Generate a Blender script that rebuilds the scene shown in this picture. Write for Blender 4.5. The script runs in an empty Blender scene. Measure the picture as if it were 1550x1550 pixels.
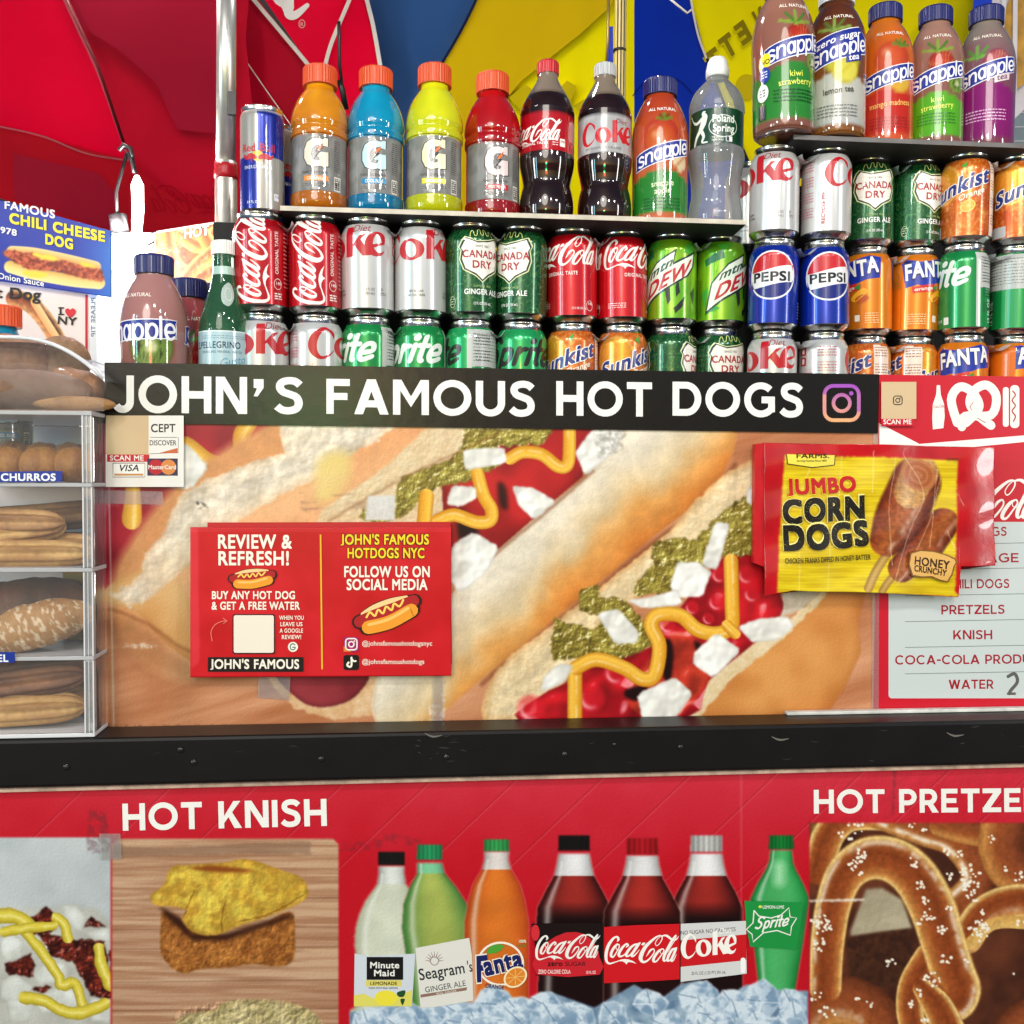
import bpy, bmesh, math, random
import numpy as np
from math import pi, sin, cos, tan, radians as rad
from mathutils import Vector, Matrix
from mathutils.geometry import tessellate_polygon

# ---------------------------------------------------------------- camera, world, lamps, exposure
SC = bpy.context.scene
COL = SC.collection
F = 1521.0
CAM = Vector((0.0, -1.21, 1.35))
YAW, PITCH, ROLL = rad(5.6), rad(-2.0), rad(0.28)
fw = Vector((sin(YAW)*cos(PITCH), cos(YAW)*cos(PITCH), sin(PITCH)))
rt = Vector((cos(YAW), -sin(YAW), 0)); up = rt.cross(fw)
rt, up = rt*cos(ROLL)+up*sin(ROLL), up*cos(ROLL)-rt*sin(ROLL)
cd = bpy.data.cameras.new('camera'); cam = bpy.data.objects.new('camera', cd); COL.objects.link(cam)
cd.sensor_width = 36; cd.lens = F/1550*36; cd.clip_start = .01; cd.clip_end = 500
cam.matrix_world = Matrix(((rt.x, up.x, -fw.x, CAM.x), (rt.y, up.y, -fw.y, CAM.y), (rt.z, up.z, -fw.z, CAM.z), (0, 0, 0, 1)))
SC.camera = cam
SC.view_settings.view_transform = 'Standard'; SC.view_settings.look = 'None'
SC.view_settings.exposure = 0.25; SC.view_settings.gamma = 1
SC.render.engine = 'CYCLES'
SC.cycles.max_bounces = 10; SC.cycles.transparent_max_bounces = 24; SC.cycles.glossy_bounces = 4
SC.cycles.use_denoising = True
SC.cycles.sample_clamp_indirect = 6
W = bpy.data.worlds.new('World'); SC.world = W; W.use_nodes = True
wn = W.node_tree.nodes; sky = wn.new('ShaderNodeTexSky'); sky.sky_type = 'NISHITA'; sky.sun_disc = False
SUNDIR = Vector((0.25, 1.0, -0.42)).normalized()          # the way the light travels: low, from behind the camera
sky.sun_elevation = math.asin(-SUNDIR.z); sky.sun_rotation = math.atan2(-SUNDIR.x, -SUNDIR.y)
W.node_tree.links.new(sky.outputs[0], wn['Background'].inputs[0]); wn['Background'].inputs[1].default_value = 0.055

def lamp(name, typ, loc, energy, color=(1, 1, 1), size=.1, aim=None, sizey=None):
    l = bpy.data.lights.new(name, typ); l.energy = energy; l.color = color
    o = bpy.data.objects.new(name, l); COL.objects.link(o); o.location = loc
    if typ == 'AREA':
        l.size = size
        if sizey: l.shape = 'RECTANGLE'; l.size_y = sizey
    elif typ == 'SUN': l.angle = size
    else: l.shadow_soft_size = size
    if aim is not None:
        o.rotation_euler = (Vector(aim)).to_track_quat('-Z', 'Y').to_euler()
    return o
lamp('sun', 'SUN', (0, -5, 6), 0.8, (1, .96, .9), rad(25), SUNDIR)
# bare bulbs strung under the awning edge over the customer, the same lamps whose glints sit on every bottle shoulder
for x, y, z, e in ((-.55, -1.0, 2.15, 9), (-.05, -.95, 2.2, 9), (.42, -1.0, 2.15, 9), (.9, -.9, 2.15, 7)):
    lamp('bulb_light', 'POINT', (x, y, z), e, (1, .97, .92), .03)
# shop-front light tubes over the pavement behind the customer
for x, y, c, e, w_ in ((-3.0, -1.5, (1, .98, 1), 30, .3), (-2.6, -2.0, (.3, .85, 1), 12, .16), (2.6, -1.9, (1, .97, .95), 22, .2)):
    lamp('shop_tube_light', 'AREA', (x, y, 1.75), e, c, w_, Vector((-x, -y, -.1)), 1.6)

# ---------------------------------------------------------------- pixel ray -> point on a real plane of the cart
def ray(px, py):
    return fw + rt*((px-775)/F) - up*((py-775)/F)
def P(px, py, Y):
    d = ray(px, py); return CAM + d*((Y-CAM.y)/d.y)
def Parr(px, py, Y):
    u = ((px-775)/F)[..., None]; v = ((py-775)/F)[..., None]
    d = np.array(fw)+np.array(rt)*u-np.array(up)*v
    return np.array(CAM)+d*((Y-CAM.y)/d[..., 1:2])

# green and red neon signs across the pavement, softly mirrored in the black banner
for px, py, e, c, sz in ((488, 622, 4.5, (.04, 1, .3), (.34, .14)), (520, 580, 3.5, (1, .04, .05), (.4, .1))):
    h_ = P(px, py, 0); d_ = ray(px, py); d_.y = -d_.y; q_ = h_+d_*3.0; lamp('neon_sign_light', 'AREA', q_, e, c, sz[0], h_-q_, sz[1])

# ---------------------------------------------------------------- colour and material helpers
def lin(c):
    c = np.asarray(c, float); return np.where(c <= .04045, c/12.92, ((c+.055)/1.055)**2.4)
def hexc(h): return tuple(int(h[i:i+2], 16)/255 for i in (0, 2, 4))
MATS = {}
def mat(name, col=(.5, .5, .5), rough=.5, metal=0, coat=0, vc=False, trans=0, ior=1.45, emis=None, noise=None, bump=None, sss=0, spec=.5, alpha=1):
    """Principled material; col in display RGB; noise=(scale, amount) varies the base colour, bump=(scale, strength)."""
    if name in MATS: return MATS[name]
    m = bpy.data.materials.new(name); m.use_nodes = True; nt = m.node_tree; b = nt.nodes['Principled BSDF']; L = nt.links.new
    if isinstance(col, str): col = hexc(col)
    b.inputs['Base Color'].default_value = (*lin(col), 1); b.inputs['Roughness'].default_value = rough
    b.inputs['Metallic'].default_value = metal; b.inputs['Coat Weight'].default_value = coat; b.inputs['Coat Roughness'].default_value = .04
    b.inputs['Transmission Weight'].default_value = trans; b.inputs['IOR'].default_value = ior
    b.inputs['Specular IOR Level'].default_value = spec; b.inputs['Alpha'].default_value = alpha
    if sss: b.inputs['Subsurface Weight'].default_value = sss; b.inputs['Subsurface Radius'].default_value = (.02, .01, .006)
    src = None
    if vc:
        a = nt.nodes.new('ShaderNodeVertexColor'); a.layer_name = 'Col'; src = a.outputs[0]
    if noise:
        tc = nt.nodes.new('ShaderNodeTexCoord'); n = nt.nodes.new('ShaderNodeTexNoise'); n.inputs['Scale'].default_value = noise[0]; n.inputs['Detail'].default_value = 6
        L(tc.outputs['Object'], n.inputs['Vector'])
        mr = nt.nodes.new('ShaderNodeMapRange'); mr.inputs['From Min'].default_value = .3; mr.inputs['From Max'].default_value = .7
        mr.inputs['To Min'].default_value = 1-noise[1]; mr.inputs['To Max'].default_value = 1+noise[1]*.4
        L(n.outputs['Fac'], mr.inputs['Value'])
        mx = nt.nodes.new('ShaderNodeMix'); mx.data_type = 'RGBA'; mx.blend_type = 'MULTIPLY'; mx.inputs[0].default_value = 1
        if src is None: mx.inputs[6].default_value = (*lin(col), 1)
        else: L(src, mx.inputs[6])
        L(mr.outputs[0], mx.inputs[7]); src = mx.outputs[2]
    if src is not None: L(src, b.inputs['Base Color'])
    if bump:
        tc = nt.nodes.new('ShaderNodeTexCoord'); n = nt.nodes.new('ShaderNodeTexNoise'); n.inputs['Scale'].default_value = bump[0]; n.inputs['Detail'].default_value = 4
        L(tc.outputs['Object'], n.inputs['Vector'])
        bp = nt.nodes.new('ShaderNodeBump'); bp.inputs['Strength'].default_value = bump[1]; bp.inputs['Distance'].default_value = .002
        L(n.outputs['Fac'], bp.inputs['Height']); L(bp.outputs[0], b.inputs['Normal'])
    if emis: b.inputs['Emission Color'].default_value = (*emis[0], 1); b.inputs['Emission Strength'].default_value = emis[1]
    MATS[name] = m; return m
def clear_mat(name, tint=(1, 1, 1), gloss=.12, rough=.03, milk=0):
    """thin clear plastic: mostly see-through with a fresnel shine and an optional milky share"""
    if name in MATS: return MATS[name]
    m = bpy.data.materials.new(name); m.use_nodes = True; nt = m.node_tree; nt.nodes.remove(nt.nodes['Principled BSDF']); L = nt.links.new
    t = nt.nodes.new('ShaderNodeBsdfTransparent'); t.inputs[0].default_value = (*lin(tint), 1)
    g = nt.nodes.new('ShaderNodeBsdfGlossy'); g.inputs['Roughness'].default_value = rough
    lw = nt.nodes.new('ShaderNodeLayerWeight'); lw.inputs['Blend'].default_value = gloss
    bp = nt.nodes.new('ShaderNodeBump'); n = nt.nodes.new('ShaderNodeTexNoise'); n.inputs['Scale'].default_value = 9; tc = nt.nodes.new('ShaderNodeTexCoord')
    L(tc.outputs['Object'], n.inputs['Vector']); L(n.outputs['Fac'], bp.inputs['Height']); bp.inputs['Strength'].default_value = .25; bp.inputs['Distance'].default_value = .02
    L(bp.outputs[0], g.inputs['Normal'])
    mx = nt.nodes.new('ShaderNodeMixShader'); L(lw.outputs['Fresnel'], mx.inputs[0]); L(t.outputs[0], mx.inputs[1]); L(g.outputs[0], mx.inputs[2])
    out = mx.outputs[0]
    if milk:
        d = nt.nodes.new('ShaderNodeBsdfDiffuse'); d.inputs[0].default_value = (.8, .8, .82, 1); tr = nt.nodes.new('ShaderNodeMixShader'); tr.inputs[0].default_value = milk
        L(out, tr.inputs[1]); L(d.outputs[0], tr.inputs[2]); out = tr.outputs[0]
    L(out, nt.nodes['Material Output'].inputs[0]); MATS[name] = m; return m

# ---------------------------------------------------------------- objects
def link(o, parent=None):
    COL.objects.link(o)
    if parent is not None: o.parent = parent
    return o
def tag(o, label=None, cat=None, group=None, kind=None):
    if label: o['label'] = label
    if cat: o['category'] = cat
    if group: o['group'] = group
    if kind: o['kind'] = kind
    return o
def thing(name, label, cat, loc=(0, 0, 0), group=None):
    o = bpy.data.objects.new(name, None); o.empty_display_size = .02; COL.objects.link(o); o.location = loc
    return tag(o, label, cat, group)
def obj(name, bm, m, parent=None, smooth=True, loc=None):
    if loc is not None: bmesh.ops.translate(bm, verts=bm.verts, vec=-Vector(loc))
    me = bpy.data.meshes.new(name); bm.to_mesh(me); bm.free()
    if smooth: me.shade_smooth()
    for k in (m if isinstance(m, (list, tuple)) else [m]): me.materials.append(k)
    o = link(bpy.data.objects.new(name, me), parent)
    if loc is not None: o.location = loc
    return o
def box(bm, a, b, bev=0):
    r = bmesh.ops.create_cube(bm, size=1); vs = r['verts']
    for v in vs: v.co = Vector([(a[i]+b[i])/2+v.co[i]*(b[i]-a[i]) for i in range(3)])
    if bev: bmesh.ops.bevel(bm, geom=list({e for v in vs for e in v.link_edges}), offset=bev, segments=2, affect='EDGES', profile=.5)
    return vs
def boxobj(name, a, b, m, parent=None, bev=0):
    bm = bmesh.new(); box(bm, a, b, bev); o = obj(name, bm, m, parent, smooth=False); return o
def quadslab(name, pts, th, m, parent=None):
    """a flat slab through the given points, th thick away from the camera"""
    bm = bmesh.new(); vs = [bm.verts.new(p) for p in pts]; f = bm.faces.new(vs); f.normal_update()
    n = f.normal
    if n.dot(CAM-vs[0].co) < 0: bmesh.ops.reverse_faces(bm, faces=[f]); f.normal_update(); n = f.normal
    bm2 = [bm.verts.new(v.co-n*th) for v in vs]
    k = len(vs); bm.faces.new(bm2)
    for i in range(k): bm.faces.new((vs[i], vs[(i+1) % k], bm2[(i+1) % k], bm2[i]))
    bmesh.ops.recalc_face_normals(bm, faces=bm.faces)
    return obj(name, bm, m, parent, smooth=False)
def tube(bm, pts, r, seg=10, cap=True):
    pts = [Vector(p) for p in pts]; n = len(pts); rs = r if isinstance(r, (list, tuple)) else [r]*n
    rings = []; prev = None
    for i, p in enumerate(pts):
        d = (pts[min(i+1, n-1)]-pts[max(i-1, 0)]).normalized()
        a = Vector((0, 0, 1)) if abs(d.z) < .9 else Vector((1, 0, 0))
        if prev is None: s = d.cross(a).normalized()
        else: s = (prev-d*prev.dot(d)).normalized()
        prev = s; t = d.cross(s)
        rings.append([bm.verts.new(p+(s*cos(2*pi*k/seg)+t*sin(2*pi*k/seg))*rs[i]) for k in range(seg)])
    for i in range(n-1):
        for k in range(seg): bm.faces.new((rings[i][k], rings[i][(k+1) % seg], rings[i+1][(k+1) % seg], rings[i+1][k]))
    if cap: bm.faces.new(rings[0][::-1]); bm.faces.new(rings[-1])
def catmull(pts, n=8, closed=False):
    p = [np.array(q, float) for q in pts]; m = len(p); out = []
    for i in range(m if closed else m-1):
        if closed: a, b, c, d = p[(i-1) % m], p[i], p[(i+1) % m], p[(i+2) % m]
        else: a, b, c, d = p[max(i-1, 0)], p[i], p[i+1], p[min(i+2, m-1)]
        for k in range(n):
            t = k/n; out.append(.5*((2*b)+(c-a)*t+(2*a-5*b+4*c-d)*t*t+(3*b-a-3*c+d)*t**3))
    if not closed: out.append(p[-1])
    return out
def lathe(name, prof, m, parent=None, seg=64, colfn=None, smooth=True, loc=None):
    """prof: list of (r, z) in metres bottom to top"""
    n = len(prof); a = np.linspace(0, 2*pi, seg, endpoint=False)-pi/2
    r = np.array([p[0] for p in prof]); z = np.array([p[1] for p in prof])
    co = np.stack([r[:, None]*np.cos(a), r[:, None]*np.sin(a), np.repeat(z[:, None], seg, 1)], -1).reshape(-1, 3)
    i, k = np.meshgrid(np.arange(n-1), np.arange(seg), indexing='ij'); k2 = (k+1) % seg
    fa = np.stack([i*seg+k, i*seg+k2, (i+1)*seg+k2, (i+1)*seg+k], -1).reshape(-1, 4)
    me = bpy.data.meshes.new(name); fast_mesh(me, co, fa)
    if colfn is not None:
        ang = np.repeat(((a+pi/2+pi) % (2*pi)-pi)[None, :], n, 0); zz = np.repeat(z[:, None], seg, 1)
        setcol(me, colfn(ang, zz).reshape(-1, 3))
    if smooth: me.shade_smooth()
    me.materials.append(m); o = link(bpy.data.objects.new(name, me), parent)
    if loc is not None: o.location = loc
    return o
def fast_mesh(me, co, fa):
    me.vertices.add(len(co)); me.vertices.foreach_set('co', np.asarray(co, np.float32).ravel())
    me.loops.add(fa.size); me.loops.foreach_set('vertex_index', fa.ravel().astype(np.int32))
    me.polygons.add(len(fa)); me.polygons.foreach_set('loop_start', np.arange(0, fa.size, 4, dtype=np.int32))
    me.update(calc_edges=True); me.validate()
def setcol(me, rgb):
    c = me.color_attributes.new('Col', 'FLOAT_COLOR', 'POINT')
    d = np.ones((len(rgb), 4), np.float32); d[:, :3] = lin(np.clip(rgb, 0, 1)); c.data.foreach_set('color', d.ravel())
def prof_smooth(ps, n=6):
    """(r, z) in mm -> smooth metres"""
    return [(max(q[0], .0)/1000, q[1]/1000) for q in catmull(ps, n)]

# ---------------------------------------------------------------- flat art: coloured shapes laid in thin layers over a surface
GL = {}
FONTC = bpy.data.curves.new('lettering_source', 'FONT'); FONTC.resolution_u = 4
FONTO = bpy.data.objects.new('lettering_source', FONTC)
def _mesh(body, off):
    FONTC.body = body; FONTC.offset = off
    dg = bpy.context.evaluated_depsgraph_get()
    me = FONTO.to_mesh(); v = np.array([tuple(q.co[:2]) for q in me.vertices]).reshape(-1, 2); f = [tuple(p.vertices) for p in me.polygons]; FONTO.to_mesh_clear()
    return v, f
def glyph(ch, off):
    k = (ch, round(off, 4))
    if k not in GL:
        if ch == ' ': GL[k] = (np.zeros((0, 2)), [], .3)
        else:
            v, f = _mesh(ch, off); w2 = _mesh(ch+'H', 0)[0][:, 0].max(); w1 = _mesh('H', 0)[0][:, 0].max()
            GL[k] = (v, f, w2-w1)
    return GL[k]
CAPH = None
class Art:
    def __init__(s, dz=3e-5): s.v = []; s.f = []; s.c = []; s.z = dz; s.dz = dz; s.k = 0; s.T = None
    def up(s, n=1): s.z += s.dz*n
    def add(s, v, faces, col, zz=None):
        if isinstance(col, str): col = hexc(col)
        s.k += 1; z = s.z+(s.k % 9)*s.dz*.06; b = len(s.v)
        for i, p in enumerate(v):
            if s.T: p = s.T(p[0], p[1])
            s.v.append((p[0], p[1], z+(0 if zz is None else zz[i])))
        for q in faces: s.f.append(tuple(b+i for i in q)); s.c.append(col)
    def poly(s, pts, col, smooth=0, holes=()):
        if smooth: pts = catmull(pts, smooth, True)
        L = [[Vector((p[0], p[1], 0)) for p in pts]]+[[Vector((p[0], p[1], 0)) for p in h] for h in holes]
        flat = [p for l in L for p in l]; s.add([(p.x, p.y) for p in flat], tessellate_polygon(L), col)
    def rect(s, x0, y0, x1, y1, col): s.add([(x0, y0), (x1, y0), (x1, y1), (x0, y1)], [(0, 1, 2, 3)], col)
    def rrect(s, x0, y0, x1, y1, r, col):
        p = [(cx+r*cos(a+t), cy+r*sin(a+t)) for cx, cy, a in ((x1-r, y1-r, 0), (x0+r, y1-r, pi/2), (x0+r, y0+r, pi), (x1-r, y0+r, 1.5*pi)) for t in (0, pi/8, pi/4, 3*pi/8, pi/2)]
        s.poly(p, col)
    def ell(s, cx, cy, rx, ry, col, rot=0, n=28):
        c, q = cos(rot), sin(rot)
        s.add([(cx+rx*cos(t)*c-ry*sin(t)*q, cy+rx*cos(t)*q+ry*sin(t)*c) for t in [2*pi*i/n for i in range(n)]], [tuple(range(n))], col)
    def ring(s, cx, cy, rx, ry, w, col, n=32, rot=0):
        s.stroke([(cx+rx*cos(t)*cos(rot)-ry*sin(t)*sin(rot), cy+rx*cos(t)*sin(rot)+ry*sin(t)*cos(rot)) for t in [2*pi*i/n for i in range(n+1)]], w, col, smooth=0, cap=False)
    def stroke(s, pts, w, col, smooth=5, cap=True):
        p = [(q[0], q[1], q[2] if len(q) > 2 else w) for q in pts]
        if smooth and len(p) > 2: p = catmull(p, smooth)
        n = len(p); v = []; zz = []
        for i in range(n):
            a, b = p[max(i-1, 0)], p[min(i+1, n-1)]; dx, dy = b[0]-a[0], b[1]-a[1]; l = math.hypot(dx, dy) or 1; h = p[i][2]/2
            v += [(p[i][0]-dy/l*h, p[i][1]+dx/l*h), (p[i][0]+dy/l*h, p[i][1]-dx/l*h)]; zz += [i*s.dz*.012]*2
        s.add(v, [(2*i, 2*i+1, 2*i+3, 2*i+2) for i in range(n-1)], col, zz)
        if cap:
            for q in (p[0], p[-1]):
                if q[2] > 0: s.ell(q[0], q[1], q[2]/2, q[2]/2, col, n=10)
    def line(s, pts, w, col, cap=False): s.stroke(pts, w, col, smooth=0, cap=cap)
    def text(s, t, x, y, h, col, w=None, off=.012, align='l', shear=0, rot=0, track=0, sx=1, jitter=0, vert=False):
        """cap height h, baseline y (downwards), w = fitted width"""
        global CAPH
        if CAPH is None: g = glyph('H', 0)[0]; CAPH = g[:, 1].max()-g[:, 1].min()
        k = h/CAPH; X = 0; items = []
        for ch in t:
            v, f, ad = glyph(ch, 0)
            if len(v) and ch == 'J': v = np.stack([v[:, 0], np.where(v[:, 1] < 0, v[:, 1]*.25, v[:, 1])], 1)
            items.append((v, f, X)); X += ad+track+off*1.1
        tot = max(X-track, .01); kx = k*sx if w is None else w/tot
        x0 = {'l': 0, 'c': -tot/2, 'r': -tot}[align]; c, q = cos(rot), sin(rot)
        e = off*.8; sh = [(0, 0)] if e < .003 else [(-e, -e), (e, -e), (-e, e), (e, e)]+([(-e, 0), (e, 0), (0, -e), (0, e)] if e > .015 else []); s.up(.5)
        for i, (v, f, xx) in enumerate(items):
            if not len(v): continue
            jy = (random.random()-.5)*jitter*h
            for ox, oy in sh:
                gx = (v[:, 0]+xx+x0+ox)*kx+v[:, 1]*k*shear; gy = -(v[:, 1]+oy)*k+jy
                s.add([(x+a*c-b*q, y+a*q+b*c) for a, b in zip(gx, gy)], f, col)
    def otext(s, t, x, y, h, col, ocol, o2=.03, **kw):
        off = kw.pop('off', .012); tr = kw.pop('track', 0)
        s.text(t, x, y, h, ocol, off=off+o2, track=tr-o2*1.1, **kw); s.up(); s.text(t, x, y, h, col, off=off, track=tr, **kw)
    def sub(s, T):
        s.T = T; return s
    def mesh(s, name, fn, mats, parent=None, cutx=None, cuty=None, clip=None, smooth=False):
        bm = bmesh.new(); cl = bm.loops.layers.float_color.new('Col')
        vs = [bm.verts.new(p) for p in s.v]
        for q, c in zip(s.f, s.c):
            try: f = bm.faces.new([vs[i] for i in q])
            except ValueError: continue
            lc = (*lin(c), 1)
            for l in f.loops: l[cl] = lc
        g = lambda: bm.verts[:]+bm.edges[:]+bm.faces[:]
        if clip:
            for co, no in (((clip[0], 0, 0), (-1, 0, 0)), ((clip[2], 0, 0), (1, 0, 0)), ((0, clip[1], 0), (0, -1, 0)), ((0, clip[3], 0), (0, 1, 0))):
                bmesh.ops.bisect_plane(bm, geom=g(), plane_co=co, plane_no=no, clear_outer=True, dist=1e-7)
        for u in (() if cutx is None else cutx): bmesh.ops.bisect_plane(bm, geom=g(), plane_co=(u, 0, 0), plane_no=(1, 0, 0), dist=1e-7)
        for u in (() if cuty is None else cuty): bmesh.ops.bisect_plane(bm, geom=g(), plane_co=(0, u, 0), plane_no=(0, 1, 0), dist=1e-7)
        for v in bm.verts: v.co = fn(v.co.x, v.co.y, v.co.z)
        return obj(name, bm, mats, parent, smooth=smooth)
def gtext(a, t, x, y, h, col, w, wt=.2, rot=0, track=.12):
    """geometric bold capitals built from bars, arcs and slanted strokes"""
    s_ = wt/2; hw = wt*1.2; L = []
    WD = dict(H=.80, O=1.04, J=.58, N=.84, S=.70, F=.64, E=.67, L=.60, T=.74, A=.94, M=.98, U=.80, D=.86, G=.95, K=.82, I=wt, P=.70, R=.74, Z=.74, C=.90, W=1.26)
    WD[' '] = .34; WD['-'] = .4
    def arc(cx, cy, rx, ry, t0, t1): L.append(('s', [(cx+rx*cos(rad(t0+(t1-t0)*i/26)), cy+ry*sin(rad(t0+(t1-t0)*i/26))) for i in range(27)]))
    V = lambda x0, y0=0, y1=1: L.append(('p', [(x0, y0), (x0+wt, y0), (x0+wt, y1), (x0, y1)]))
    B = lambda y0, x0, x1: L.append(('p', [(x0, y0), (x1, y0), (x1, y0+wt), (x0, y0+wt)]))
    Dg = lambda x0, y0, x1, y1, q=hw: L.append(('p', [(x0, y0), (x0+q, y0), (x1+q, y1), (x1, y1)]))
    X = 0; out = []
    for ch in t:
        W_ = WD[ch]; L.clear()
        if ch == 'H': V(0); V(W_-wt); B(.5-s_, 0, W_)
        elif ch in 'O': arc(W_/2, .5, W_/2-s_, .515-s_, 0, 360)
        elif ch == 'C': arc(.5, .5, .5-s_, .515-s_, 46, 314)
        elif ch == 'G': arc(.5, .5, .5-s_, .515-s_, 46, 322); B(.40, .52, W_-.03); V(W_-wt-.03, .14, .50)
        elif ch == 'J': V(W_-wt, .3, 1); arc(W_-s_-.2, .3, .2, .315-s_, 0, -150)
        elif ch == 'N': V(0); V(W_-wt); L.append(('p', [(0, 1), (hw, 1), (W_, 0), (W_-hw, 0)]))
        elif ch == 'S': L.append(('s', catmull([(.62, .80), (.50, .895), (.33, .915), (.17, .86), (.125, .73), (.20, .61), (.37, .54), (.53, .46), (.59, .30), (.53, .15), (.36, .088), (.18, .11), (.05, .21)], 4)))
        elif ch == 'F': V(0); B(1-wt, 0, W_); B(.40, 0, W_*.9)
        elif ch == 'E': V(0); B(1-wt, 0, W_-.02); B(.5-s_, 0, W_*.9); B(0, 0, W_)
        elif ch == 'L': V(0); B(0, 0, W_)
        elif ch == 'T': B(1-wt, 0, W_); V(W_/2-s_)
        elif ch == 'A': Dg(0, 0, W_/2-hw*.5, 1); Dg(W_-hw, 0, W_/2-hw*.5, 1); B(.2, .2, W_-.2)
        elif ch == 'M': V(0); V(W_-wt); L.append(('p', [(.01, 1), (hw*.95, 1), (W_/2, .52), (W_/2, .22)])); L.append(('p', [(W_-.01, 1), (W_-hw*.95, 1), (W_/2, .52), (W_/2, .22)]))
        elif ch == 'U': V(0, .36, 1); V(W_-wt, .36, 1); arc(W_/2, .37, W_/2-s_, .385-s_, 180, 360)
        elif ch == 'D': V(0); B(1-wt, 0, .42); B(0, 0, .42); arc(.4, .5, W_-.4-s_, .5-s_, -90, 90)
        elif ch == 'K': V(0); L.append(('p', [(wt*.9, .17), (wt*.9, .42), (W_-hw-.04, 1), (W_-.03, 1)])); L.append(('p', [(.34, .45), (.48, .60), (W_+.01, 0), (W_-hw-.02, 0)]))
        elif ch == 'I': V(0)
        elif ch in 'PR':
            V(0); B(1-wt, 0, .38); B(.32, 0, .38); arc(.36, .66-.0, W_-.36-s_-(.04 if ch == 'R' else 0), .34-s_, -90, 90)
            if ch == 'R': L.append(('p', [(.30, .36), (.30+hw, .36), (W_+.02, 0), (W_-hw, 0)]))
        elif ch == 'Z': B(1-wt, 0, W_); B(0, 0, W_); L.append(('p', [(0, wt*.8), (hw*1.2, wt*.8), (W_, 1-wt*.8), (W_-hw*1.2, 1-wt*.8)]))
        elif ch == 'W':
            for x0, x1 in ((0, .27), (.27+.26, .27), (.53, .81), (W_-hw, .81)): Dg(x1, 0, x0, 1)
        elif ch == '-': B(.36, 0, W_)
        out += [(k, [(p[0]+X, p[1]) for p in q]) for k, q in L]; X += W_+track
    X -= track; kx = w/X; c, q_ = cos(rot), sin(rot); a.up(.5)
    M_ = lambda p: (x+p[0]*kx*c+p[1]*h*q_, y+p[0]*kx*q_-p[1]*h*c)
    for k, q in out:
        if k == 'p': a.poly([M_(p) for p in q], col)
        else:
            n = len(q); v = []
            for i in range(n):
                p0, p1 = q[max(i-1, 0)], q[min(i+1, n-1)]
                if i in (0, n-1) and abs(q[0][0]-q[-1][0]) < 1e-6 and abs(q[0][1]-q[-1][1]) < 1e-6: p0, p1 = q[n-2], q[1]
                dx, dy = p1[0]-p0[0], p1[1]-p0[1]; l = math.hypot(dx, dy); v += [M_((q[i][0]-dy/l*s_, q[i][1]+dx/l*s_)), M_((q[i][0]+dy/l*s_, q[i][1]-dx/l*s_))]
            a.add(v, [(2*i, 2*i+1, 2*i+3, 2*i+2) for i in range(n-1)], col)
def planefn(Y):
    def fn(x, y, z): return P(x, y, Y-z)
    return fn
def lathefn(prof, R, H):
    """art (u mm across, v mm down from the top) -> around a lathe surface whose profile is (r, z) metres"""
    zs = np.array([p[1] for p in prof]); rs = np.array([p[0] for p in prof]); o = np.argsort(zs); zs = zs[o]; rs = rs[o]
    def fn(u, v, w):
        z = H-v/1000; r = float(np.interp(z, zs, rs))+w; a = u/1000/R
        return Vector((r*sin(a), -r*cos(a), z))
    return fn
# ---------------------------------------------------------------- painter: printed pictures as dense colour grids
def lattice(h, w, sc, seed, ang=0, asp=1):
    rs = np.random.RandomState(seed); yy, xx = np.mgrid[0:h, 0:w].astype(np.float32)
    c, q = cos(ang), sin(ang); X = (xx*c+yy*q)/(sc*asp)+50; Y = (-xx*q+yy*c)/sc+50
    X -= X.min(); Y -= Y.min()
    x0 = X.astype(int); y0 = Y.astype(int); fx = X-x0; fy = Y-y0; fx = fx*fx*(3-2*fx); fy = fy*fy*(3-2*fy)
    g = rs.rand(y0.max()+2, x0.max()+2)
    return (g[y0, x0]*(1-fx)+g[y0, x0+1]*fx)*(1-fy)+(g[y0+1, x0]*(1-fx)+g[y0+1, x0+1]*fx)*fy
def fbm(h, w, sc, seed, oct=4, ang=0, asp=1):
    o = 0; a = 1; t = 0
    for i in range(oct):
        if sc < 1.2 and i: break
        o = o+a*lattice(h, w, max(sc, 1), seed+i*7, ang if asp != 1 else ang+.6+i*1.1, asp); t += a; a *= .55; sc /= 2
    return o/t
def blur(a, r):
    r = int(r)
    if r < 1: return a
    for ax in (0, 1):
        for _ in range(2):
            p = np.concatenate([np.repeat(np.take(a, [0], ax), r+1, ax), a, np.repeat(np.take(a, [-1], ax), r, ax)], ax)
            c = np.cumsum(p, ax); n = a.shape[ax]
            a = (np.take(c, range(2*r+1, 2*r+1+n), ax)-np.take(c, range(0, n), ax))/(2*r+1)
    return a
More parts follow.
